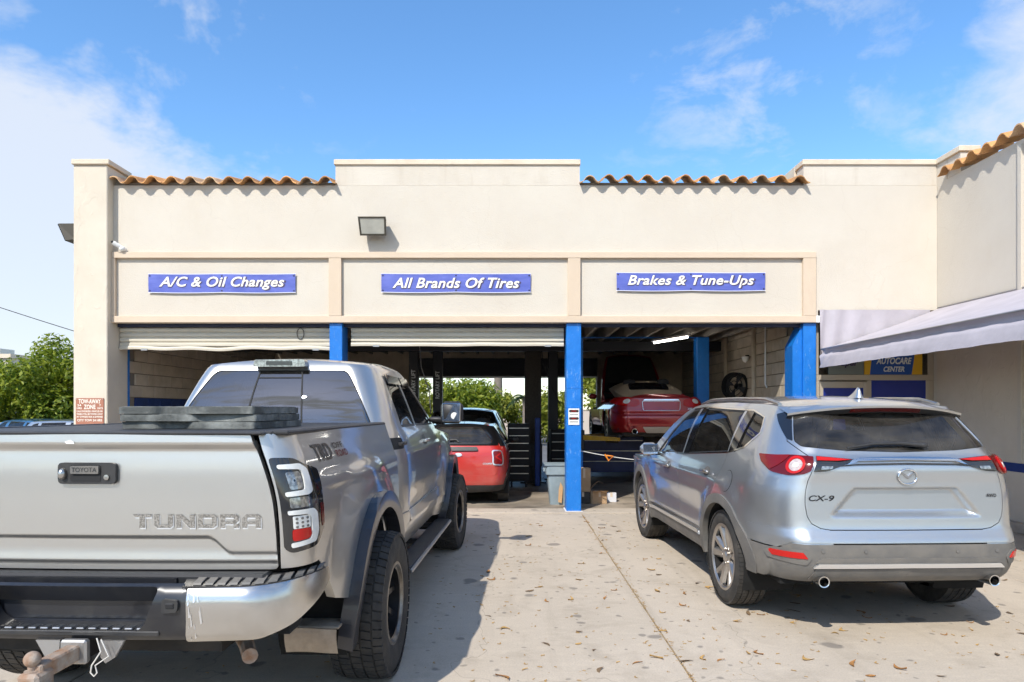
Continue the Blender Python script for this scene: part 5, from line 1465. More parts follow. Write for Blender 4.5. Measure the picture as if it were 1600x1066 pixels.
# chrome bar across the gate, emblem, lettering
cb = panel(sv, [(.44, 1.213), (.36, 1.232), (0, 1.238), (-.36, 1.232), (-.44, 1.213), (-.40, 1.238), (-.34, 1.250), (0, 1.256), (.34, 1.250), (.40, 1.238)], 'gate_bar', 'chrome', V, off=.022, t=.03, h=.03)
panel(sv, [(-.60, 1.196), (-.36, 1.222), (0, 1.228), (.36, 1.222), (.60, 1.196), (.36, 1.212), (0, 1.218), (-.36, 1.212)], 'bar_shadow_gap', 'black_plastic', V, off=.010, t=.0, h=.03)
em = node('emblem', V)
ey = sv.P(0, 1.135).y
ring = [(.066 * sin(a), ey - .010, 1.135 + .052 * cos(a)) for a in [i * 2 * pi / 28 for i in range(29)]]
MB().tube(ring, .0065, 8, cap=False).build('emblem_ring', 'chrome', em, smooth=60)
wg = []
for g in (1, -1):
    MB().prism([(g * x_, 1.135 + z_) for x_, z_ in ((0, .004), (0, -.014), (.022, .002), (.044, .024), (.060, .022), (.040, .030), (.018, .020))], ey - .014, ey - .004).build('emblem_wing', 'chrome', em)
MB().prism([(.058 * sin(a), 1.135 + .046 * cos(a)) for a in [i * 2 * pi / 24 for i in range(24)]], ey - .004, ey + .003).build('emblem_plate', 'suv_silver', em)
def on_gate(cx, cz): return lambda x, y, d: tuple(sv.P(cx + x, cz + y, .004 + d))
text('CX-9', 'dark_metal', suv['tail'], on_gate(-.555, .985), width=.165, height=.040, bold=.018, shear=.2)
text('AWD', 'dark_metal', suv['tail'], on_gate(.575, 1.0), width=.07, height=.024, bold=.02)
# wiper, antenna
p = [sv.P(u, z, .020) for u, z in ((-.42, 1.318), (-.20, 1.345), (.02, 1.348), (.20, 1.335))]
b = MB(); b.tube([tuple(q) for q in p], [.006, .011, .014, .017], 8); wi = b.build('rear_wiper', 'black_plastic', V, smooth=60)
q = sv.P(.20, 1.335, .02); MB().ellipsoid(tuple(q), (.034, .018, .020)).build('wiper_cap', 'black_plastic', wi, smooth=180)
fz = suv_roof(0, -.28)
fin = [(-.38, fz - .004), (-.35, fz + .05), (-.335, fz + .085), (-.31, fz + .075), (-.24, fz + .035), (-.16, fz + .006)]
def finm(s_, t):
    i = s_ * 5; k = min(int(i), 4); r = i - k
    top = [(-.16, .004), (-.22, .024), (-.28, .056), (-.325, .085), (-.352, .080), (-.375, .0)]
    yy = top[k][0] * (1 - r) + top[k + 1][0] * r; hh = top[k][1] * (1 - r) + top[k + 1][1] * r
    wv = [(-1, 0), (-.55, .5), (-.2, .9), (0, 1), (.2, .9), (.55, .5), (1, 0)][int(round(t * 6))]
    return (wv[0] * .035 * (1 - .6 * abs(.5 - s_)), yy, fz - .003 + hh * wv[1])
b = MB(); b.sheet(finm, 10, 6); b.build('antenna_fin', 'suv_silver', V, smooth=60)
# sticker on the rear glass
b = MB(); b.sheet(lambda s_, t: tuple(sv.P(-.52 + .12 * s_, 1.46 + .075 * t, -.009)), 4, 3); b.build('window_sticker', 'film_blue', suv['rglass'])
b = MB(); b.sheet(lambda s_, t: tuple(sv.P(-UV(2.02 - .12 * s_), 1.165 + .06 * t, -.010)), 2, 2); b.build('window_sticker', 'paper_white', V)
# interior, underbody, wheels
MB().box(-.80, .80, -.75, 2.5, .35, .95).build('cabin_floor', 'well_black', V)
seats(V, [(-.10, (-.42, .42), .40), (.85, (-.5, 0, .5), .52), (1.75, (-.40, .40), .56)], .88)
MB().box(-.72, .72, 2.2, 2.5, .95, 1.10, .05).build('dashboard', 'black_matte', V)
MB().box(-.66, .66, -.55, 3.6, .30, .46, .03).build('underbody', 'underbody', V)
for (x_, y_, g, st_) in ((.845, 0, 1, 0), (-.845, 0, -1, 0), (.83, 2.93, 1, .03), (-.83, 2.93, -1, .03)):
    wheel(V, x_, y_, .385, .245, .262, g, 'suv', steer=st_)

# ================================================================ red hatchback inside the middle bay
HB = thing('red_hatchback', 'small red hatchback with black roof inside the middle bay', 'car', (-.89, 11.87, 0), 0)
hw_ = Curve([(.2, .76), (.32, .82), (.55, .855), (.75, .855), (.90, .83), (1.0, .79), (1.15, .70), (1.30, .60), (1.36, .52), (1.40, .42)])
def mini_w(y, z): return hw_(z) * (.955 + .045 * sstep(-.5, .1, y)) * (1 - .06 * sstep(1.8, 2.8, y))
mini_yr = Curve([(.2, -.50), (.30, -.585), (.42, -.62), (.60, -.625), (.85, -.605), (.97, -.56), (1.02, -.52), (1.33, -.36), (1.38, -.28), (1.42, -.1)])
ms = Shell(.55, .27, .42, -.20, mini_yr, mini_w, crown=.06, ys1=2.55, yf=Curve([(.2, 2.95), (.6, 3.05), (.9, 2.95), (1.0, 2.8)]), a2=.45, rx2=.35, c2=.5, crown2=.1)
mz = Curve([(-.6, 1.33), (-.2, 1.365), (.4, 1.39), (1.0, 1.385), (1.4, 1.34)])
mroof = lambda x, y: mz(y) - .045 * (abs(x) / .55) ** 2.4
mini = body(HB, dict(shell=ms, paint='red_paint', roof_paint='black_car', roof=mroof, zr=(1.25, 1.42), A=[(1.95, .98), (1.62, 1.15), (1.36, 1.29), (1.27, None)],
    ug=.80, ztail=.40, gaps=(.32, .8, 1.72), zb=.30, doors=1, tail_edge=[(.60, .50), (.66, .62), (.70, .98), (.74, 1.04), (.80, 1.34)], h=.07,
    rear_glass=rnd([(-.66, 1.035), (.66, 1.035), (.60, 1.315), (-.60, 1.315)], .06), arch=[(0, .32, .35), (2.5, .32, .35)],
    quarter_front=[(.34, .95), (.38, .60)], arch_front_deg=30, rdoor_low=[(.37, .38), (.40, .30)], qwin=[[(-.16, 1.03), (.26, 1.03), (.26, 1.27), (-.10, 1.27)]], dwin=[[(.36, 1.02), (1.70, .99), (1.33, 1.25), (.36, 1.275)]],
    zbump=.42, hood_edge=Curve([(1.6, .97), (2.4, .93), (3.1, .80)]), hood_z=lambda x, y: 1.0 - .07 * (abs(x) / .8) ** 2 - .05 * (y - 1.9) - .08 * max(0, y - 2.4) ** 2))
panel(ms, [(ms.U(-.36), .50), (ms.U(-.36), .345), (0, .345), (-ms.U(-.36), .345), (-ms.U(-.36), .50), (-.60, .505), (0, .505), (.60, .505)], 'rear_bumper', 'red_paint', HB, h=.06, off=.008)
panel(ms, [(ms.U(-.36), .342), (ms.U(-.34), .25), (.3, .22), (-.3, .22), (-ms.U(-.34), .25), (-ms.U(-.36), .342)], 'bumper_valance', 'black_plastic', HB, h=.06, off=.010)
panel(ms, rnd([(-.33, .905), (.33, .905), (.33, .965), (-.33, .965)], .028), 'boot_handle', 'black_plastic', HB, off=.03, t=.035, h=.05)
panel(ms, rnd([(-.27, .64), (.27, .64), (.25, .80), (-.25, .80)], .03), 'plate_recess', 'red_paint', HB, off=-.004, t=0, h=.05)
text('COOPER', 'chrome_bright', mini['tail'], lambda x, y, d: tuple(ms.P(.47 + x, .70 + y, .006)), width=.15, height=.028, bold=.02)
panel(ms, [(.06 * cos(a), .845 + .03 * sin(a)) for a in [i * pi / 8 for i in range(16)]], 'badge', 'chrome_bright', HB, off=.012, t=.01, h=.03)
mtop = mini['tops']; mA = mini['yA']
mt_ = [t for t in mtop if t[0] <= .80]
panel(ms, [(-.715, .995), (.715, .995), (.74, 1.04)] + list(reversed(mt_)) + mir(mt_[1:]) + [(-.74, 1.04)], 'tail_surround', 'black_car', HB, holes=[rnd([(-.655, 1.04), (.655, 1.04), (.595, 1.31), (-.595, 1.31)], .06)], off=.004, t=.006, h=.05)
for g in (1, -1):
    m = (lambda l: l) if g > 0 else mir
    Sm = lambda l: [(ms.U(p[0]), p[1]) for p in l]
    lo = [(.745, .985), (ms.U(1.93), .965)] + Sm(mA[1:]) + list(reversed([t for t in mtop if t[0] > .80])) + [(.80, mt_[-1][1]), (.742, 1.04)]
    panel(ms, m(lo), 'pillar_cover', 'black_car', HB, off=.004, t=.006, h=.06, holes=[m(rnd(Sm(w), .02)) for w in ([(-.16, 1.03), (.26, 1.03), (.26, 1.27), (-.10, 1.27)], [(.36, 1.02), (1.66, .995), (1.30, 1.25), (.36, 1.272)])])
for g in (1, -1):
    m = (lambda l: l) if g > 0 else mir
    rg = panel(ms, m(rnd([(.545, .675), (.735, .665), (.735, .915), (.56, .925)], .05)), 'lamp_ring', 'chrome_bright', HB, off=.014, t=.02, h=.04)
    l_ = panel(ms, m(rnd([(.565, .695), (.715, .685), (.715, .898), (.578, .906)], .04)), 'lamp_lens', 'lens_mid_red', rg, off=.018, t=.006, h=.04)
    panel(ms, m([(.60, .80), (.70, .73), (.70, .75), (.62, .81), (.70, .86), (.70, .88), (.60, .82)]), 'lamp_bar', 'lens_red', rg, off=.022, t=.003, h=.04)
    for yc in (0, 2.5):
        fl = [(ms.U(p[0]), p[1]) for p in arc(yc, .32, .40, 190, -10, 20)] + [(ms.U(p[0]), p[1]) for p in arc(yc, .32, .335, -10, 190, 20)]
        panel(ms, m(fl), 'arch_trim', 'black_plastic', HB, off=.010, t=.04, h=.05)
    for yc in (0, 2.5): wheel(HB, g * .735, yc, .31, .20, .21, g, 'plain')
    MB().lathe([(.034, -.625), (.040, -.63), (.040, -.45), (.032, -.45)], 'y', (g * .12, 0, .27), 16).build('tailpipe', 'chrome', HB, smooth=50)
    x0, x1 = (.86, 1.02) if g > 0 else (-1.02, -.86)
    MB().box(x0, x1, 1.45, 1.58, .95, 1.07, .04).build('mirror', 'black_plastic', HB, smooth=60)
MB().tube([tuple(ms.P(u, z, .02)) for u, z in ((-.30, 1.07), (-.05, 1.085), (0, 1.045))], .012, 6).build('rear_wiper', 'black_plastic', HB)
MB().box(-.6, .6, -.42, 2.4, .22, .40, .03).build('underbody', 'underbody', HB)
MB().box(-.7, .7, -.3, 1.8, .3, .85).build('cabin_floor', 'well_black', HB)
seats(HB, [(.35, (-.33, .33), .42), (1.05, (-.33, .33), .50)], .72, w=.44)
MB().tube([(0, .9, 1.39), (0, .85, 1.55)], .004, 5).build('antenna', 'black_matte', HB)

# ================================================================ black SUV with its hatch up, deeper in the middle bay, and two cars parked outside on the left
def far_suv(name, label, loc, rz, paint_, scale=1.0):
    C = thing(name, label, 'car', loc, rz); C.scale = (scale,) * 3
    r = body(C, dict(shell=sv, paint=paint_, roof=suv_roof, zr=(1.5, 1.73), A=[(2.62, 1.06), (2.30, 1.235), (1.95, 1.44), (1.68, 1.575), (1.52, None)],
        ug=.93, ztail=.765, gaps=(.10, 1.26, 2.47), zb=.45, tail_edge=[(.60, .60), (.66, .90), (.662, 1.19), (.70, 1.27), (.86, 1.37), (.93, 1.57)], h=.10,
        rear_glass=[(-.80, 1.36), (0, 1.31), (.80, 1.36), (.86, 1.585), (-.86, 1.585)], arch=[(0, .40, .445), (2.93, .40, .445)], quarter_front=[(.06, 1.15), (.16, .95), (.32, .75)], arch_front_deg=42, rdoor_low=[(.44, .54), (.46, .45)],
        qwin=[QW], dwin=[RW, FW], zbump=.60, hood_edge=Curve([(2.4, 1.05), (3.0, 1.03), (3.6, .97), (4.0, .90)]),
        hood_z=lambda x, y: 1.12 - .07 * (abs(x) / .9) ** 2 - .035 * (y - 2.6) - .05 * max(0, y - 3.1) ** 2))
    panel(sv, [(UV(-.44), .60), (UV(-.42), .38), (0, .38), (-UV(-.42), .38), (-UV(-.44), .60)], 'rear_bumper', paint_, C, h=.1, off=.006)
    for g in (1, -1):
        m = (lambda l: l) if g > 0 else mir
        panel(sv, m([(.68, 1.27), (.95, 1.26), (.93, 1.05), (.70, 1.04)]), 'tail_lamp', 'lens_dark_red', C, off=.01, h=.06)
        for y_ in (0, 2.93): wheel(C, g * .84, y_, .37, .235, .25, g, 'plain')
    MB().box(-.66, .66, -.55, 3.6, .28, .46).build('underbody', 'underbody', C)
    MB().box(-.80, .80, -.75, 2.5, .40, .95).build('cabin_floor', 'well_black', C)
    seats(C, [(.85, (-.5, .5), .52), (1.75, (-.4, .4), .56)], .88)
    return C
far_suv('black_suv', 'black SUV standing in front of the red hatchback inside the garage', (-1.03, 14.75, 0), 0, 'black_car', .955)
far_suv('parked_car', 'blue car in the side yard beyond the corner pillar, mostly hidden', (-14.1, 20.6, -.05), radians(62), 'blue_car', .80)
far_suv('parked_car', 'pale silver car parked beyond the corner pillar under the tree', (-13.0, 19.4, -.05), radians(-100), 'suv_silver', .80)

# ================================================================ maroon convertible up on the lift
JZ = .91
JG = thing('convertible_car', 'maroon convertible with tan soft top raised on the lift, bonnet open', 'car', (2.86, 14.0, JZ), 0)
jw = Curve([(.18, .80), (.30, .89), (.50, .935), (.68, .945), (.82, .92), (.90, .87), (.96, .79), (1.02, .66)])
def jag_w(y, z): return jw(z) * (.94 + .06 * sstep(-.8, .0, y)) * (1 - .04 * sstep(.6, 1.2, y) + .04 * sstep(1.2, 2.4, y)) * (1 - .05 * sstep(2.6, 3.3, y))
js = Shell(.58, .32, .52, -.25, Curve([(.18, -.88), (.28, -.98), (.42, -1.04), (.55, -1.055), (.70, -1.03), (.84, -1.01), (.93, -1.0), (.98, -.94), (1.03, -.8)]), jag_w, crown=.07,
           disp=lambda u, z: (-.02 * bump1(z, .60, .06) if abs(u) < .9 else 0) + (.02 * bump1(math.hypot(abs(u) - 1.35, z - .33), .42, .2)), ys1=3.0, yf=Curve([(.2, 3.5), (.5, 3.62), (.8, 3.4)]), a2=.45, rx2=.4, c2=.6, crown2=.1)
JU = js.U
jdeck = lambda x, y: 1.0 - .02 * sstep(-.3, -1.0, y) + .02 * sstep(-.8, -1.0, y) - .20 * (abs(x) / .80) ** 3 - .06 * sstep(1.0, 3.2, y) - .12 * max(0, y - 2.6) ** 2
jt = [(u, top_z(js, u, jdeck, .7, 1.03)) for u in [i * .06 for i in range(int((js.UF + js.c2) / .06))]]
rear_ = [t for t in jt if t[0] <= 1.0]
panel(js, [(-1.0, .25), (1.0, .25)] + list(reversed(rear_)) + mir(rear_[1:]), 'rear_panel', 'maroon_paint', JG, h=.045)
for g in (1, -1):
    m = (lambda l: l) if g > 0 else mir
    lo = [(1.0, .26)] + [(JU(p[0]), p[1]) for p in arc(0, .33, .37, 178, 2, 16)] + [(JU(p[0]), p[1]) for p in arc(2.75, .33, .37, 178, 2, 16)] + [(jt[-1][0], .30)] + list(reversed([t for t in jt if t[0] >= 1.0]))
    panel(js, m(lo), 'body_side', 'maroon_paint', JG, h=.06)
    lamp = panel(js, m(rnd([(.40, .79), (.44, .875), (.70, .925), (.95, .92), (1.08, .885), (1.05, .83), (.85, .785), (.62, .745), (.46, .745)], .03)), 'tail_lamp', 'lens_red', JG, off=.012, t=.02, h=.04)
    panel(js, m([(.66 + .06 * cos(a), .845 + .045 * sin(a)) for a in [i * pi / 6 for i in range(12)]]), 'lamp_core', 'lens_white', lamp, off=.018, t=.004, h=.03)
    b = MB(); b.lathe([(.045, -1.07), (.055, -1.075), (.055, -.85), (.04, -.85), (.04, -1.06)], 'y', (g * .52, 0, .27), 20); b.build('tailpipe', 'chrome', JG, smooth=50)
    MB().lathe([(.041, -.98), (.001, -.98)], 'y', (g * .52, 0, .27), 14).build('pipe_bore', 'well_black', JG)
    for y_ in (0, 2.75):
        wheel(JG, g * .80, y_, .335, .25, .25, g, 'plain', zc=.335)
        wheel_well_one(JG, y_, .33, .37, .5, .9, g)
    x0, x1 = (.92, 1.10) if g > 0 else (-1.10, -.92)
    MB().box(x0, x1, 1.45, 1.58, .93, 1.05, .04).build('mirror', 'maroon_paint', JG, smooth=60)
dl = [tuple(js.base(u, z)[:2]) for u, z in jt if js.base(u, z).y <= 1.6]
panel(Patch(jdeck), dl + [(-p[0], p[1]) for p in reversed(dl[1:])], 'deck', 'maroon_paint', JG, h=.06)
panel(js, rnd([(-.30, .245), (.30, .245), (.36, .36), (-.36, .36)], .02), 'rear_valance', 'grey_metal', JG, off=.014, t=.02, h=.06)
pr_ = panel(js, rnd([(-.33, .665), (.33, .665), (.37, .855), (-.37, .855)], .03), 'plate_frame', 'chrome_dull', JG, off=.010, t=.01, h=.06, holes=[rnd([(-.322, .672), (.322, .672), (.360, .846), (-.360, .846)], .02)])
panel(js, rnd([(-.322, .672), (.322, .672), (.360, .846), (-.360, .846)], .02), 'plate_recess', 'maroon_paint', JG, off=.002, t=0, h=.06)
panel(js, [(-.36, .862), (.36, .862), (.34, .885), (-.34, .885)], 'boot_chrome', 'chrome', JG, off=.02, t=.02, h=.05)
text('XK', 'chrome_bright', JG, lambda x, y, d: tuple(js.P(.52 + x, .70 + y, .008)), width=.10, height=.04, bold=.02)
jm = Curve([(-.15, 0), (.15, .52), (.45, .86), (.8, 1.0), (1.25, .98), (1.5, .90)])
jtop = lambda x, y: .93 + .385 * jm(y) * (1 - .42 * (abs(x) / .68) ** 3.5)
o_ = [(-.60, -.10), (-.3, -.17), (.3, -.17), (.60, -.10), (.70, .2), (.70, 1.0), (.66, 1.48), (-.66, 1.48), (-.70, 1.0), (-.70, .2)]
st_ = panel(Patch(jtop), rnd(o_, .1), 'soft_top', 'soft_top', JG, h=.06, t=.45)
panel(Patch(lambda x, y: jtop(x, y) + .006), rnd([(-.42, .10), (.42, .10), (.40, .42), (-.40, .42)], .06), 'soft_top_window', 'black_gloss', st_, h=.06, t=0)
b = MB(); b.sheet(lambda s_, t: ((s_ * 2 - 1) * (.66 + .10 * t), 1.5 + .6 * t + .12 * (1 - (s_ * 2 - 1) ** 2), 1.30 - .36 * t), 10, 4); b.build('windscreen', 'glass_clear', JG, smooth=180)
def jh(s_, t):
    x = s_ * 2 - 1; w = .76 - .12 * t - .10 * t ** 3
    return (x * w, 1.95 + .75 * t + .12 * (1 - x * x), .95 + 1.10 * t - .10 * x * x * (1 - .3 * t))
b = MB(); b.sheet(jh, 14, 10); bo = b.build('bonnet', 'maroon_paint', JG, smooth=180)
sol = bo.modifiers.new('thick', 'SOLIDIFY'); sol.thickness = .03
b = MB(); b.sheet(lambda s_, t: tuple(Vector(jh(.05 + .90 * s_, .04 + .90 * t)) + Vector((0, -.045, .02))), 10, 8); b.build('bonnet_shade', 'black_plastic', bo, smooth=180)  # dark sheet added over the outer paint, imitates the bonnet's shade
MB().box(-.70, .70, -.75, 3.2, .16, .34, .03).build('underbody', 'underbody', JG)
MB().box(-.80, .80, -.8, 3.2, .3, .75).build('inner_body', 'well_black', JG)
seats(JG, [(.55, (-.36, .36), .40)], .72, w=.46)
# two-post lift under it
LF = thing('car_lift', 'blue two post lift holding the maroon convertible', 'car lift', (2.70, 14.6, 0.006))
for g in (1, -1):
    x0, x1 = (1.02, 1.27) if g > 0 else (-1.50, -1.27)
    b = MB(); b.box(x0, x1, -.95, -.70, 0, 3.05, .01); po = b.build('post', 'blue_paint', LF)
    MB().box(x0 - .12, x1 + .12, -1.1, -.5, 0, .03).build('base_plate', 'dark_metal', po)
    MB().box(x0 - .03, x1 + .03, -.97, -.68, .78, 1.18, .01).build('carriage', 'dark_metal', po)
    for (ya, yb) in ((-.9, -1.45), (-.75, 1.0)):
        xa = x1 if g < 0 else x0; xb = g * .62
        d = Vector((xb - xa, yb - ya, 0)); n = Vector((-d.y, d.x, 0)).normalized() * .055
        A = Vector((xa, ya, .98)); Bp = Vector((xb, yb, .98))
        vs = [A + n, A - n, Bp - n * .7, Bp + n * .7]
        MB().add([tuple(v) for v in vs] + [tuple(v + Vector((0, 0, .10 if i < 2 else .07))) for i, v in enumerate(vs)], [(3, 2, 1, 0), (4, 5, 6, 7), (0, 1, 5, 4), (1, 2, 6, 5), (2, 3, 7, 6), (3, 0, 4, 7)]).build('arm', 'lift_yellow', LF)
        MB().lathe([(.05, 1.05), (.05, 1.11), (.001, 1.112)], 'z', (xb, yb, 0), 12).build('arm_pad', 'black_matte', LF)
MB().box(-1.5, 1.27, -.93, -.72, 3.05, 3.055).build('top_bar', 'blue_paint', LF)

# ================================================================ signs, lamps, awning and things about the bays
M('banner_blue', (0.07, 0.10, 0.40), 0.55, col2=(0.12, 0.15, 0.50), vscale=5, vlo=0.3, vhi=0.7, stretch=(1, 1, 3))
M('banner_edge', (0.70, 0.70, 0.76), 0.6)
M('letter_cream', (0.84, 0.80, 0.70), 0.6)
M('letter_shade', (0.06, 0.045, 0.10), 0.6)
M('sign_brown', (0.34, 0.13, 0.08), 0.6, col2=(0.42, 0.18, 0.11), vscale=8)
M('awning_cloth', (0.47, 0.435, 0.47), 0.85, col2=(0.39, 0.36, 0.39), vscale=2.5, bump=0.15, bscale=14)
M('sign_yellow', (0.80, 0.46, 0.02), 0.5)
M('sign_blue', (0.015, 0.09, 0.40), 0.5)
M('sign_grey', (0.20, 0.23, 0.21), 0.6)
M('letter_white', (0.75, 0.78, 0.76), 0.6)
M('cardboard', (0.50, 0.335, 0.19), 0.9, col2=(0.42, 0.27, 0.15), vscale=5)
M('carton_white', (0.62, 0.62, 0.64), 0.85)
M('bin_grey', (0.27, 0.33, 0.36), 0.6, col2=(0.20, 0.25, 0.27), vscale=5)
M('bin_stain', (0.55, 0.33, 0.16), 0.9)
M('orange_plastic', (0.80, 0.25, 0.02), 0.5)
M('cabinet_blue', (0.012, 0.025, 0.13), 0.4, col2=(0.02, 0.035, 0.17), vscale=3)
M('mat_black', (0.075, 0.08, 0.075), 0.7, col2=(0.30, 0.31, 0.29), vscale=6, vlo=0.42, vhi=0.75, bump=0.3, bscale=30)
M('tube_lamp', (1.0, 0.97, 0.90), 0.5, emit=9.0)
M('bark', (0.13, 0.10, 0.075), 0.95, col2=(0.07, 0.055, 0.04), vscale=8, bump=0.6, bscale=20)
M('palm_bark', (0.24, 0.20, 0.165), 0.95, col2=(0.15, 0.12, 0.10), vscale=6, stretch=(1, 1, 6))
M('far_wall', (0.62, 0.57, 0.48), 0.9)
M('hedge_wall', (0.55, 0.47, 0.40), 0.9)
M('wire', (0.03, 0.03, 0.03), 0.7)

def banner(body_, x0, x1, z0, z1, label):
    yb = 10.575
    Bn = thing('banner', label, 'banner', ((x0 + x1) / 2, yb, z0), 0, 'blue vinyl banners over the bays')
    W = x1 - x0; H = z1 - z0; rs = random.Random(len(body_))
    def yy(x, z):                     # pinned at corners and mid-top / mid-bottom: slack between
        s = x / W + .5; t = z / H
        return -.010 * abs(sin(2 * pi * s)) * (.4 + .6 * t) - .006 * sin(11 * s + 3 * t) * sin(pi * t) - .004
    def edge(s): return .008 * sin(pi * ((2 * s) % 1))
    b = MB(); b.sheet(lambda s, t: ((s - .5) * W, yy((s - .5) * W, t * H), t * H - edge(s) * (1 if t > .5 else 1.3)), 48, 6); b.build('cloth', 'banner_blue', Bn, smooth=180)
    b = MB()
    for k in (0, 1):
        b.sheet(lambda s, t: ((s - .5) * (W + .012), yy((s - .5) * W, k * H) - .0005, k * H - edge(s) * (1 if k else 1.3) + (t - .5) * .010), 48, 1)
    b.build('hem', 'banner_edge', Bn)
    for (gx, gz) in ((-.49, .9), (0, .9), (.49, .9), (-.49, .1), (0, .1), (.49, .1)):
        c = (gx * W, gz * H)
        MB().lathe([(.013, yy(*c) - .004), (.005, yy(*c) - .005)], 'y', (c[0], 0, c[1] - .004), 10).build('grommet', 'dark_metal', Bn)
    f = lambda o, k: (lambda x, y, d: (x + o, yy(x, y + H * .5) - k, y + H * .49 - o * .9))
    text(body_, 'letter_shade', Bn, f(.010, .0025), width=W * .865, bold=.038, shear=.28, spacing=1.04, height=H * (.74 if 'g' in body_ or 'p' in body_ else .60))
    text(body_, 'letter_cream', Bn, f(0, .0045), width=W * .85, bold=.020, shear=.28, spacing=1.04, height=H * (.70 if 'g' in body_ or 'p' in body_ else .56))
    return Bn
banner('A/C & Oil Changes', -5.665, -3.375, 3.425, 3.715, 'blue banner reading A/C & Oil Changes above the left bay')
banner('All Brands Of Tires', -2.035, .29, 3.43, 3.72, 'blue banner reading All Brands Of Tires above the middle bay')
banner('Brakes & Tune-Ups', 1.63, 3.945, 3.455, 3.735, 'blue banner reading Brakes & Tune-Ups above the right bay')

def flood(label, loc, rz, s=1.0, front=True):
    F = thing('flood_light', label, 'flood light', loc, rz, 'wall flood lights')
    MB().box(-.06, .06, -.10, 0, -.06, .06, .01).build('wall_bracket', 'bronze', F)
    # wedge shaped housing with a tilted glass
    def quad(y, z, w): return [(-w, y, z), (w, y, z)]
    top = [(-.21, -.30, .13), (.21, -.30, .13), (.18, -.07, .14), (-.18, -.07, .14)]
    bot = [(-.20, -.19, -.13), (.20, -.19, -.13), (.17, -.07, -.10), (-.17, -.07, -.10)]
    b = MB(); b.add(top + bot, [(3, 2, 1, 0), (4, 5, 6, 7), (0, 1, 5, 4), (1, 2, 6, 5), (2, 3, 7, 6), (3, 0, 4, 7)]); h = b.build('housing', 'bronze', F)
    n = Vector((0, -.92, -.39)) * .006
    g = [(-.185, -.291, .108), (.185, -.291, .108), (.176, -.201, -.106), (-.176, -.201, -.106)]
    b = MB(); b.add([tuple(Vector(p) + n) for p in g], [(0, 1, 2, 3)]); b.build('glass', 'lamp_glass', F)
    fr = MB()
    o = [(-.21, -.30, .13), (.21, -.30, .13), (.20, -.19, -.13), (-.20, -.19, -.13)]
    for i in range(4):
        a, c = o[i], o[(i + 1) % 4]; a2, c2 = g[i], g[(i + 1) % 4]
        fr.add([tuple(Vector(p) + n * 2.0) for p in (a, c, c2, a2)], [(0, 1, 2, 3)])
    fr.build('bezel', 'bronze', F)
    return F
flood('bronze wall flood light above the All Brands Of Tires banner', (-2.13, YF, 4.40), radians(0))
flood('bronze wall flood light on the outer face of the corner pillar', (-6.752, 10.75, 4.36), radians(-90))
SC = thing('security_camera', 'small white bullet camera at the top left of the sign panels', 'camera', (-6.10, YF, 4.10))
MB().lathe([(.045, 0), (.045, -.03), (.03, -.04)], 'y', (.04, 0, -.01), 14).build('mount', 'white_paint', SC, smooth=40)
MB().ellipsoid((.05, -.07, -.005), (.05, .05, .045)).build('joint', 'white_paint', SC, smooth=180)
MB().tube([(.05, -.07, .0), (-.03, -.13, .06), (-.05, -.15, .075)], [.034, .036, .03], 12).build('body', 'white_paint', SC, smooth=50)
MB().ellipsoid((-.056, -.156, .08), (.022, .016, .022), 10, 6).build('lens', 'black_matte', SC, smooth=180)

# tow-away sign on the pillar
TS = thing('tow_away_sign', 'brown tow-away zone sign on the corner pillar', 'sign', (-6.49, 10.432, 1.32))
MB().box(-.215, .215, -.006, .004, 0, .455, .002).build('plate', 'sign_brown', TS)
def tl(txt, cx, cz, w, h, **kw): text(txt, 'letter_cream', TS, lambda x, y, d: (cx + x, -.0075, cz + y), width=w, height=h, bold=.02, **kw)
tl('TOW-AWAY', 0, .405, .34, .070); tl('ZONE', 0, .320, .18, .070)
tl('24', -.16, .345, .06, .030); tl('HRS', -.16, .300, .075, .028); tl('7', .16, .345, .02, .030); tl('DAYS', .16, .300, .08, .028)
for i, l in enumerate(('UNAUTHORIZED VEHICLES OR', 'VESSELS WILL BE TOWED AWAY', 'AT OWNERS RISK & EXPENSE')): tl(l, 0, .252 - i * .042, .40, .026)
tl('CITY TOW 24 HRS', 0, .115, .38, .036)
for (x_, z_) in ((-.2, .44), (.2, .44)): MB().lathe([(.008, -.010), (.001, -.011)], 'y', (x_, 0, z_), 8).build('screw', 'grey_metal', TS)
NS = thing('notice_sign', 'small white notice on the blue column beside the bin', 'sign', (.965, 10.583, 1.36))
MB().box(-.085, .085, -.004, .004, 0, .255, .002).build('plate', 'paper_white', NS)
for zc in (.215, .10):
    MB().prism(rnd([(-.075, zc - .020), (.075, zc - .020), (.075, zc + .020), (-.075, zc + .020)], .019), -.0055, -.004).build('header_band', 'black_matte', NS)
    MB().prism([(.045 * cos(a), zc + .016 * sin(a)) for a in [i * pi / 8 for i in range(16)]], -.0070, -.0058).build('red_oval', 'lens_mid_red', NS)
for i in range(4): MB().box(-.065, .065, -.0052, -.0042, .165 - i * .012 - (.09 if i > 1 else 0), .171 - i * .012 - (.09 if i > 1 else 0)).build('text_line', 'cladding', NS)

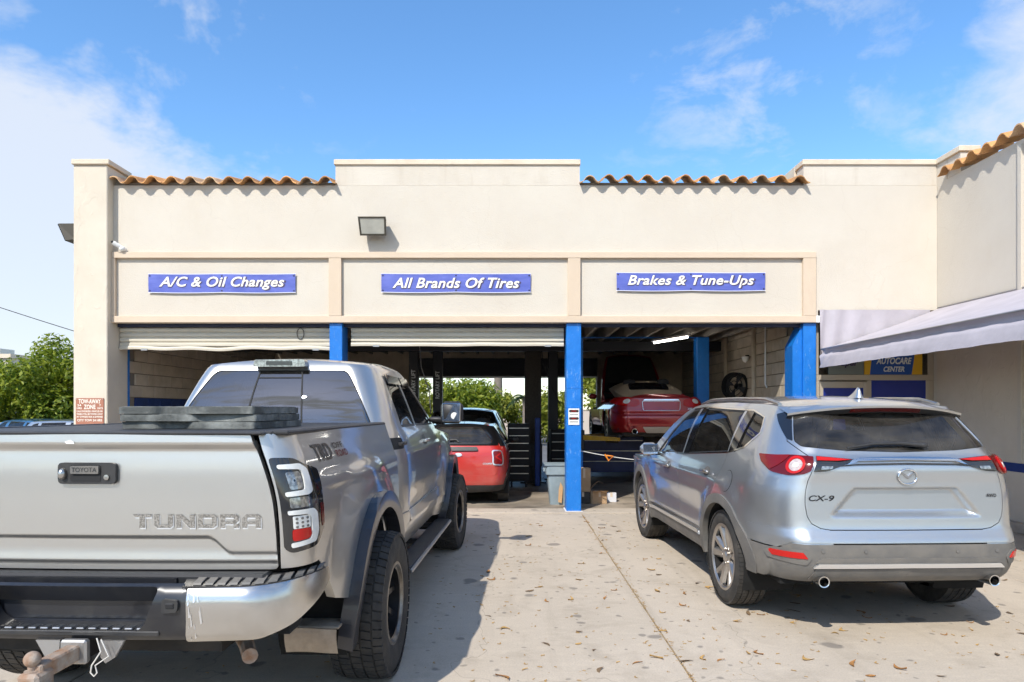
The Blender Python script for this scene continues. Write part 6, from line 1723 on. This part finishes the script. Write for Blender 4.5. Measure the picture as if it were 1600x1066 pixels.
# ---------------------------------------------------------------- awning along the wing wall
AW = thing('fabric_awning', 'sagging lavender grey fabric awning over the office door', 'awning', (0, 0, 0))
rw_ = random.Random(11)
ph = [rw_.uniform(0, 6) for _ in range(8)]
def sag(y, k): return .007 * sin(y * 2.1 + ph[0] + k) + .006 * sin(y * 7.3 + ph[1] + 2 * k) + .004 * sin(y * 17 + ph[2])
def aw(s, t):
    y = 10.52 - 6.0 * s
    e = max(0.0, 1 - s * 12)                   # gathered at the end by the column
    ed = (4.79, 2.53 + .4 * sag(y, 0) * (1 - e))
    x = 6.63 + (ed[0] - 6.63) * t; z = 3.17 + (ed[1] - 3.17) * t - .05 * sin(pi * t) * (1 - .5 * e)
    return (x, y, z)
b = MB(); b.sheet(aw, 120, 14); b.build('slope_cloth', 'awning_cloth', AW, smooth=180)
def val(s, t):
    y = 10.52 - 6.0 * s; e = max(0.0, 1 - s * 10)
    x0, z0 = 4.79, 2.53 + .4 * sag(y, 0) * (1 - max(0.0, 1 - s * 12))
    pts = [(0, 0), (.055, -.035), (.060 + .6 * sag(y, 1), -.075 + sag(y, 2) * .8), (-.02, -.11), (-.055 + .5 * sag(y, 3), -.20), (-.075, -.285 + .003 * sin(3 * y))]
    q = t * 5; k = min(int(q), 4); r = q - k
    px_ = pts[k][0] * (1 - r) + pts[k + 1][0] * r; pz = pts[k][1] * (1 - r) + pts[k + 1][1] * r
    fold = .02 * e * sin(t * 9 + s * 160)
    return (x0 + px_ * (1 - .6 * e) + fold, y, z0 + pz)
b = MB(); b.sheet(val, 120, 15); b.build('valance', 'awning_cloth', AW, smooth=180)
def flap(s, t):
    x = 4.80 + 1.72 * s; top = 3.155; bot = 2.46 + .60 * s
    z = bot + (top - bot) * t
    return (x, 10.585 - .018 * sin(28 * s ** .7 + 2.0 * (1 - t)) * (1 - s) ** 1.5 - .006, z)
b = MB(); b.sheet(flap, 60, 10); b.build('end_cloth', 'awning_cloth', AW, smooth=180)
MB().tube([(4.80, 10.55, 2.535), (4.80, 4.55, 2.535)], .012, 6).build('front_bar', 'grey_metal', AW)
MB().tube([(6.62, 10.55, 3.18), (6.62, 4.55, 3.18)], .012, 6).build('wall_bar', 'grey_metal', AW)
for y in (8.2, 5.2): MB().tube([(6.63, y, 2.5), (4.81, y, 2.52)], .012, 6).build('support_arm', 'grey_metal', AW)
# signs behind the transom glass
S1 = thing('shop_sign', 'blue and yellow AutoCare Center sign in the transom window', 'sign', (6.02, 10.682, 2.15))
MB().box(-.47, .44, 0, .015, 0, .50).build('board', 'sign_yellow', S1)
MB().prism([(-.385, .0), (.27, .0), (.345, .50), (-.33, .50)], -.006, -.001).build('blue_field', 'sign_blue', S1)
for (l, cz, w, h) in (('AUTOCARE', .215, .56, .105), ('CENTER', .085, .33, .085)):
    text(l, 'letter_white', S1, lambda x, y, d: (x - .01, -.009, cz + y), width=w, height=h, bold=.035, shear=.25)
S2 = thing('shop_sign', 'faded grey sign beside the yellow one in the transom window', 'sign', (5.28, 10.682, 2.15))
MB().box(-.30, .26, 0, .012, 0, .50).build('board', 'sign_grey', S2)
text('Super', 'letter_shade', S2, lambda x, y, d: (x, -.004, .17 + y), width=.34, height=.13, bold=.03, shear=.2)

# ---------------------------------------------------------------- rubber mats stacked on the truck bed
rm = random.Random(2)
for i in range(3):
    pos = ('bottom', 'middle', 'top')[i]
    base_z = 1.505 + i * .037
    o = thing('rubber_mat', '%s black rubber mat of the stack on the truck bed cover' % pos, 'mat', (-1.60 + rm.uniform(-.01, .01), 3.55 + rm.uniform(-.02, .02), base_z), radians(-2 + rm.uniform(-1.2, 1.2)), 'mats stacked on the pickup')
    W, L = .345 + rm.uniform(-.006, .006), .42
    out = rnd([(-W, -.22), (-.16, -.22), (-.13, -.19), (-.02, -.19), (.02, -.22), (W, -.22), (W, L), (-W, L)] if i != 1 else [(-W, -.22), (.02, -.22), (.06, -.19), (.20, -.20), (W, -.22), (W, L), (-W, L)], .02)
    MB().prism(out, 0, .033, 'xy').build('mat_slab', 'mat_black', o)
    MB().prism(shrink(out, .015), .033, .0365, 'xy').build('mat_face', 'mat_black', o)

# ---------------------------------------------------------------- bin, cartons, cord across the bay
TB = thing('trash_bin', 'grey plastic trash bin half hidden behind the blue column', 'bin', (.83, 11.55, .006))
def binp(hw, hd, z): return rnd([(-hw, -hd), (hw, -hd), (hw, hd), (-hw, hd)], .06)
b = MB()
rings = [binp(.19, .19, 0), binp(.235, .235, 0), binp(.265, .265, 0), binp(.265, .265, 0), binp(.235, .235, 0)]
zs = [0, .50, .51, .66, .66]
vs = []; fs = []; n = len(rings[0])
for r_, z_ in zip(rings, zs): vs += [(p[0], p[1], z_) for p in r_]
for i in range(len(zs) - 1): fs += [(i * n + k, i * n + (k + 1) % n, (i + 1) * n + (k + 1) % n, (i + 1) * n + k) for k in range(n)]
b.add(vs, fs); b.build('tub', 'bin_grey', TB, smooth=40)
MB().box(-.285, .285, -.285, .285, .655, .675, .008).build('rim', 'bin_grey', TB)
MB().box(-.30, -.265, -.10, .10, .54, .60, .01).build('handle', 'bin_grey', TB)
MB().prism([(-.06, .05), (.0, .03), (.02, .30), (-.02, .38), (-.05, .25)], -.226, -.232).build('stain', 'bin_stain', TB)
CT = []
def carton(label, loc, rz, w, d, h, mat, flaps=True):
    o = thing('carton', label, 'box', loc, rz, 'cartons by the blue column')
    MB().box(-w / 2, w / 2, -d / 2, d / 2, 0, h, .004).build('box_body', mat, o)
    MB().box(-.02, .02, -d / 2 - .001, d / 2 + .001, h * .6, h + .0015).build('tape', 'trim', o)
    if flaps:
        b = MB(); b.add([(-w / 2, -d / 2, h), (w / 2, -d / 2, h), (w / 2, -d / 2 - .08, h + .03), (-w / 2, -d / 2 - .08, h + .03)], [(0, 1, 2, 3)]); b.build('flap', mat, o)
    return o
carton('tall upright brown carton right behind the blue column', (1.22, 11.62, .20), .05, .22, .2, .40, 'cardboard', False)
carton('dark crate under the tall carton behind the column', (1.20, 11.60, .006), .0, .24, .24, .19, 'black_plastic', False)
carton('small brown carton in front of the tall one on the floor', (1.45, 11.55, .006), .25, .26, .24, .20, 'cardboard')
carton('small pale box lying on the floor farthest from the column', (1.72, 11.75, .006), -.12, .17, .16, .15, 'carton_white', False)
FP = thing('cardboard_sheet', 'loose bent cardboard flap leaning over the small cartons', 'cardboard', (1.50, 11.72, .22))
b = MB(); b.sheet(lambda s, t: (-.15 + .36 * s, .12 * t, .16 * sin(min(1, s * 2.2) * 1.4) * (1 if s < .45 else 1 - (s - .45) * 1.5) - .02), 10, 2); b.build('sheet', 'cardboard', FP)
RP = thing('barrier_cord', 'thin pale cord strung across the right bay with an orange hook', 'cord', (0, 0, 0))
pts = []
for i in range(31):
    s = i / 30; x = 1.08 + 3.32 * s; pts.append((x, 10.70, .95 - .02 * s - .18 * 4 * s * (1 - s)))
MB().tube(pts, .007, 6).build('rope', 'rope_white', RP)
k = pts[4]
MB().tube([(k[0] - .06, 10.69, k[2] + .03), (k[0], 10.69, k[2] - .07), (k[0] + .07, 10.69, k[2] + .0), (k[0] - .03, 10.69, k[2] + .01)], .014, 6).build('hook', 'orange_plastic', RP)

# ---------------------------------------------------------------- workshop equipment
def chest(label, loc, w, d, h, mat, n):
    o = thing('tool_chest', label, 'tool chest', loc, 0)
    MB().box(-w / 2, w / 2, -d / 2, d / 2, .12, h, .01).build('cabinet', mat, o)
    for i in range(n):
        z0 = .16 + (h - .22) * i / n
        dr = MB().box(-w / 2 + .03, w / 2 - .03, -d / 2 - .012, -d / 2 + .01, z0, z0 + (h - .22) / n - .015, .004).build('drawer', mat, o)
        MB().box(-w / 2 + .03, w / 2 - .03, -d / 2 - .028, -d / 2 - .010, z0 + (h - .22) / n - .035, z0 + (h - .22) / n - .017, .004).build('pull', 'chrome_dull', dr)
    for (x, y) in ((-1, -1), (1, -1), (-1, 1), (1, 1)):
        MB().lathe([(.05, -.02), (.06, -.015), (.06, .015), (.05, .02)], 'x', (x * (w / 2 - .08), y * (d / 2 - .08), .06), 14).build('castor', 'rubber_side', o)
    return o
chest('black tool chest with bright drawer pulls beside the red hatchback', (.14, 14.1, .006), .46, .5, 1.30, 'black_matte', 7)
chest('low blue tool cabinet standing behind the lifted convertible', (2.15, 16.2, .006), 1.9, .5, .95, 'cabinet_blue', 3)
chest('dark tool chest deep behind the trash bin', (1.15, 15.2, .006), .6, .45, 1.15, 'black_matte', 5)
def post(label, x, y, w, h, mat, words=None):
    o = thing('lift_post', label, 'lift post', (x, y, .006), 0, 'dark lift posts in the middle bay')
    MB().box(-w / 2, w / 2, -.12, .12, 0, h, .01).build('column', mat, o)
    MB().box(-w / 2 - .1, w / 2 + .1, -.25, .25, 0, .03).build('base_plate', 'dark_metal', o)
    MB().box(-w / 2 - .02, w / 2 + .02, -.14, .14, .35, .85, .01).build('carriage', 'dark_metal', o)
    if words: text(words, 'letter_white', o, lambda x_, y_, d: (-y_ * 1.0, -.123, 2.15 + x_), width=.62, height=.09, bold=.02)
    return o
post('dark lift post with white lettering, leftmost in the middle bay', -2.15, 14.9, .20, 2.95, 'dark_metal', 'ROTARY LIFT')
post('dark lift post with white lettering, right of the leftmost post', -1.68, 15.4, .21, 2.95, 'dark_metal', 'ROTARY LIFT')
post('broad dark brown post near the centre of the rear opening', .46, 14.9, .36, 3.0, 'dark_wood')
post('narrow dark post just left of the blue column', .94, 15.6, .22, 3.0, 'dark_metal')
BP = thing('blue_guard', 'low dark blue lift guard beside the broad brown post', 'guard', (.53, 14.2, .006))
MB().box(-.05, .05, -.08, .08, 0, 1.42, .01).build('guard_plate', 'blue_dark', BP)
HS = thing('air_hose', 'dark air hose looping down from the ceiling in the middle bay', 'hose', (0, 0, 0))
MB().tube([(.62, 14.5, 3.05), (.66, 14.5, 2.6), (.85, 14.6, 2.1), (1.05, 14.7, 1.7)], .012, 6).build('hose', 'black_matte', HS)
HS2 = thing('air_hose', 'pale thin hose hanging between the two lettered lift posts', 'hose', (0, 0, 0))
MB().tube([(-2.0, 14.6, 3.05), (-1.95, 14.6, 2.5), (-1.78, 14.6, 2.0), (-1.75, 14.6, 1.5)], .012, 6).build('hose', 'grey_metal', HS2)
FN = thing('wall_fan', 'black drum fan on the right wall of the right bay', 'fan', (4.50, 13.3, 2.05))
for r_ in (.10, .18, .25):
    MB().tube([(-.22 - .03 * (r_ < .2), r_ * cos(a), r_ * sin(a)) for a in [i * 2 * pi / 28 for i in range(29)]], .008, 5).build('guard_ring', 'black_matte', FN)
MB().lathe([(.27, -.28), (.27, -.14), (.20, -.12)], 'x', n=28).build('drum', 'black_matte', FN, smooth=40)
for i in range(4):
    a = i * pi / 2 + .4
    MB().prism([(.03 * cos(a), .03 * sin(a)), (.22 * cos(a - .3), .22 * sin(a - .3)), (.23 * cos(a + .3), .23 * sin(a + .3))], -.20, -.19, 'yz').build('blade', 'dark_metal', FN)
MB().lathe([(.06, -.16), (.06, -.05), (.02, 0)], 'x', n=14).build('motor', 'black_matte', FN)
FN.rotation_euler = (0, 0, radians(38))
TLm = thing('tube_light', 'slim fluorescent tube light under the ceiling joists above the convertible', 'light', (3.10, 13.3, 2.96), radians(20))
MB().box(-.05, .05, -.6, .6, .02, .06).build('fitting', 'white_paint', TLm)
MB().tube([(0, -.58, .0), (0, .58, .0)], .018, 8).build('tube', 'tube_lamp', TLm)
PP = thing('wall_pipe', 'thin pale conduit drop on the right wall near the front column', 'pipe', (4.48, 12.0, 0))
MB().tube([(0, 0, 3.05), (0, 0, 2.05), (.02, -.03, 1.98)], .014, 6).build('conduit', 'white_paint', PP)
WL = thing('wall_lamp', 'small pale lamp high on the block wall beside the fan', 'lamp', (4.49, 12.85, 2.62))
MB().lathe([(.07, -.02), (.05, -.10), (.01, -.13)], 'z', (-.07, 0, .0), 12).build('shade', 'white_paint', WL, smooth=40)
MB().tube([(0, 0, 0), (-.07, 0, .0)], .012, 6).build('bracket', 'dark_metal', WL)
for (x_, y_) in ((4.47, 14.2), (4.47, 12.55)):
    W_ = thing('drain_pipe', 'vertical pipe on the right wall %s the fan' % ('behind' if y_ > 13 else 'in front of'), 'pipe', (x_, y_, 0)); MB().tube([(0, 0, 0), (0, 0, 3.2)], .045, 8).build('pipe', 'block_paint', W_, smooth=60)

# ================================================================ trees, wires and buildings beyond
def leaf_mat(name, c1, c2):
    m = bpy.data.materials.new(name); m.use_nodes = True; t = m.node_tree; b = t.nodes['Principled BSDF']
    N = t.nodes.new; L = t.links.new
    g = N('ShaderNodeNewGeometry'); x = N('ShaderNodeMix'); x.data_type = 'RGBA'
    x.inputs[6].default_value = (*c1, 1); x.inputs[7].default_value = (*c2, 1)
    L(g.outputs['Random Per Island'], x.inputs[0]); L(x.outputs[2], b.inputs['Base Color'])
    b.inputs['Roughness'].default_value = 0.5
    tr = N('ShaderNodeBsdfTranslucent'); L(x.outputs[2], tr.inputs[0])
    mx = N('ShaderNodeMixShader'); mx.inputs[0].default_value = 0.5
    o = t.nodes['Material Output']; L(b.outputs[0], mx.inputs[1]); L(tr.outputs[0], mx.inputs[2]); L(mx.outputs[0], o.inputs[0])
    MATS[name] = m
leaf_mat('leaf_bright', (0.10, 0.17, 0.012), (0.36, 0.40, 0.03))
leaf_mat('leaf_olive', (0.16, 0.21, 0.02), (0.40, 0.41, 0.05))
leaf_mat('leaf_dark', (0.03, 0.06, 0.014), (0.08, 0.12, 0.03))
def tree(name, label, loc, H, R, nleaf, size, mat, seed, trunk_h=None, squash=.85, group='trees around the garage'):
    rs = random.Random(seed)
    T_ = thing(name, label, 'tree', loc, 0, group)
    th = trunk_h or H * .35
    b = MB(); b.tube([(0, 0, -.1), (.05, 0, th * .5), (0, .05, th), (.1, 0, th + R * .4)], [.17, .13, .11, .06], 9); b.build('trunk', 'bark', T_, smooth=60)
    cl = []
    cz = H - R * squash
    for i in range(26):
        while True:
            p = Vector((rs.uniform(-1, 1), rs.uniform(-1, 1), rs.uniform(-1, 1)))
            if .25 < p.length < 1: break
        cl.append((Vector((p.x * R * .78, p.y * R * .78, cz + p.z * R * squash * .78)), R * rs.uniform(.20, .38)))
    for c, r in cl[:9]:
        lb = MB(); q = Vector((0, 0, th)); mid = (q + c) / 2 + Vector((0, 0, .15))
        lb.tube([tuple(q), tuple(mid), tuple(c)], [.07, .045, .02], 6); lb.build('limb', 'bark', T_, smooth=60)
    b = MB(); V_ = []; F_ = []
    for i in range(nleaf):
        c, r = cl[rs.randrange(len(cl))]
        d = Vector((rs.gauss(0, 1), rs.gauss(0, 1), rs.gauss(0, 1))).normalized()
        p = c + d * r * rs.random() ** .35
        n = (d + Vector((rs.gauss(0, .6), rs.gauss(0, .6), rs.gauss(0, .6) + .5))).normalized()
        a = n.cross(Vector((rs.gauss(0, 1), rs.gauss(0, 1), rs.gauss(0, 1)))).normalized(); e = n.cross(a)
        s = size * rs.uniform(.6, 1.3); o = len(V_)
        V_ += [tuple(p - a * s), tuple(p + e * s * .45 - n * s * .1), tuple(p + a * s), tuple(p - e * s * .45 - n * s * .1)]
        F_.append((o, o + 1, o + 2, o + 3))
    b.v = V_; b.f = F_
    cr = b.build('crown', mat, T_)
    return T_
tree('street_tree', 'round bright green tree left of the corner pillar', (-15.7, 22.5, 0), 4.1, 2.2, 15000, .09, 'leaf_bright', 3, 1.5, .8)
tree('street_tree', 'darker green tree behind the parked cars at the far left', (-18.3, 24.5, 0), 3.5, 1.7, 5000, .10, 'leaf_bright', 4, 1.2)
tree('street_tree', 'broad light green tree framed by the rear opening', (-2.6, 33, 0), 3.45, 2.2, 7000, .12, 'leaf_bright', 5, 1.0)
tree('street_tree', 'low olive green tree right of the broad one in the rear opening', (-.9, 36, 0), 2.9, 1.6, 4500, .12, 'leaf_olive', 6, .8)
tree('street_tree', 'leafy tree at the left edge of the rear opening', (-4.6, 34, 0), 3.2, 1.9, 4500, .12, 'leaf_olive', 7, .9)
tree('street_tree', 'olive tree seen just left of the blue column', (1.9, 34, 0), 2.9, 1.7, 4500, .12, 'leaf_olive', 8, .8)
tree('street_tree', 'tall leafy tree in the gap right of the blue column', (4.2, 30, 0), 4.2, 1.8, 5000, .12, 'leaf_olive', 9, 1.2)
def palm(label, loc, H, r, n, fl, seed):
    rs = random.Random(seed)
    P_ = thing('palm_tree', label, 'palm tree', loc, 0, 'palms behind the garage')
    MB().tube([(0, 0, 0), (.03, 0, H * .5), (0, 0, H)], [r * 1.35, r, r * .8], 10).build('trunk', 'palm_bark', P_, smooth=60)
    for k in range(n):
        a = 2 * pi * k / n + rs.uniform(-.2, .2); up = rs.uniform(.1, .7); b = MB()
        for i in range(22):
            t = i / 21; x = fl * t * .9; z = up * fl * t - fl * .85 * t * t
            for g in (1, -1):
                w = fl * .28 * sin(pi * min(1, t * .9 + .1)); q = (x + .25 * w, g * w * .8, z - w * .45)
                o = [(x - .02, 0, z), (x + .05, 0, z), q]
                b.add([(H * 0 + p[0] * cos(a) - p[1] * sin(a), p[0] * sin(a) + p[1] * cos(a), H + p[2]) for p in o], [(0, 1, 2)])
        b.build('frond', 'leaf_dark', P_)
    return P_
palm('palm with a tall pale trunk seen through the rear opening', (-.80, 38, 0), 6.4, .24, 12, 1.9, 3)
palm('short dark palm at the right of the rear opening', (.55, 30, 0), 2.15, .12, 11, .95, 4)
# neighbouring building on the far left, wall beyond the rear yard
NB = thing('neighbour_building', 'low beige flat roofed building behind the tree on the far left', 'building', (-27, 33, 0))
MB().box(-8, 2.6, 0, 8, 0, 4.1).build('wall', 'far_wall', NB)
MB().box(-8.1, 2.7, -.12, 8.1, 4.1, 4.3).build('parapet', 'coping', NB)
MB().box(2.65, 9.5, .8, 8, 0, 2.6).build('side_wing', 'far_wall', NB)
for i in range(3):
    w_ = MB().box(-6.4 + i * 2.9, -4.8 + i * 2.9, -.03, .05, 1.2, 2.7).build('window', 'black_gloss', NB)
    MB().box(-6.5 + i * 2.9, -4.7 + i * 2.9, -.08, 0, 1.1, 1.2).build('window_sill', 'coping', w_)
MB().box(-1.2, .6, 2, 3, 4.3, 4.75).build('roof_unit', 'grey_metal', NB)
YW = thing('yard_wall', 'pale low wall beyond the rear yard', 'wall', (0, 41, 0))
MB().box(-14, 14, 0, .2, 0, 1.55).build('wall', 'hedge_wall', YW)
MB().box(-14.05, 14.05, -.04, .24, 1.55, 1.63).build('wall_cap', 'coping', YW)
# overhead wires
def wire(label, a, c, sag_, r):
    o = thing('overhead_wire', label, 'wire', (0, 0, 0), 0, 'overhead wires')
    pts = []
    for i in range(25):
        s = i / 24; p = Vector(a).lerp(Vector(c), s); p.z -= sag_ * 4 * s * (1 - s); pts.append(tuple(p))
    MB().tube(pts, r, 5).build('cable', 'wire', o)
wire('overhead wire sloping down to the left of the corner pillar', (-25.5, 28, 7.3), (-13.0, 28, 3.35), .12, .017)
wire('upper overhead wire crossing the rear opening', (-12, 44, 4.12), (12, 44, 4.05), .2, .02)
wire('lower overhead wire crossing the rear opening', (-12, 44, 3.75), (12, 44, 3.85), .15, .02)
# ================================================================ fallen leaves
rl = random.Random(21)
def leaf_shape(L, w, curl, bend):
    vs = []; n = 5
    for i in range(n + 1):
        t = i / n; ww = w * sin(pi * (.06 + .9 * t)) ; y = bend * (t - .5) ** 2
        vs += [((t - .5) * L, y - ww, .002 + curl * (abs(t - .5) * 2) ** 2 + ww * .25), ((t - .5) * L, y, .002 + curl * (t - .5) ** 2), ((t - .5) * L, y + ww, .002 + curl * (abs(t - .5) * 2) ** 2 * .7 + ww * .2)]
    fs = []
    for i in range(n): fs += [(i * 3, i * 3 + 3, i * 3 + 4, i * 3 + 1), (i * 3 + 1, i * 3 + 4, i * 3 + 5, i * 3 + 2)]
    return vs, fs
M('leaf_dry', (0.42, 0.19, 0.045), 0.8, col2=(0.20, 0.10, 0.04), vscale=30)
M('leaf_dry_pale', (0.50, 0.30, 0.09), 0.8, col2=(0.30, 0.18, 0.07), vscale=30)
M('leaf_dry_dark', (0.13, 0.085, 0.05), 0.85, col2=(0.22, 0.14, 0.07), vscale=30)
LM = []
for i in range(9):
    b = MB(); b.add(*leaf_shape(rl.uniform(.05, .085), rl.uniform(.009, .016), rl.uniform(.002, .012), rl.uniform(-.2, .2)))
    LM.append(b.mesh('fallen_leaf', ('leaf_dry', 'leaf_dry_pale', 'leaf_dry_dark')[i % 3], smooth=180))
def spot():
    while True:
        x = rl.uniform(-.3, 6.2); y = 3.2 + 6.6 * rl.random() ** 1.7
        if x > .65 * y + 1.2: continue
        return x, y
for i in range(190):
    x, y = spot()
    o = bpy.data.objects.new('fallen_leaf', LM[rl.randrange(9)]); o.location = (x, y, .001); o.rotation_euler = (rl.uniform(-.2, .2), rl.uniform(-.2, .2), rl.uniform(0, 6.28))
    k = rl.uniform(.7, 1.5); o.scale = (k, k, k); link(o)
    tag(o, 'curled dry brown leaf lying on the concrete lot', 'leaf', 'fallen leaves on the lot')
b = MB()
for i in range(1700):
    if i < 480:
        y = 3.0 + 7.3 * rl.random(); x = 1.07 + rl.gauss(0, .012 + .03 * (sin(y * 3.1) > .5)); k = rl.uniform(.08, .35)
    else:
        x, y = spot(); k = rl.uniform(.12, .5)
        if rl.random() < .25: x = rl.uniform(-6, 0.2)
    vs, fs = leaf_shape(.07, .014, .012, .1)
    a = rl.uniform(0, 6.28)
    b.add([(x + k * (p[0] * cos(a) - p[1] * sin(a)), y + k * (p[0] * sin(a) + p[1] * cos(a)), .001 + k * p[2]) for p in vs], fs)
lt = b.build('leaf_litter', 'leaf_dry_pale'); tag(lt, 'crumbled dry leaf bits scattered over the concrete and along the joint', 'leaf litter', kind='stuff')
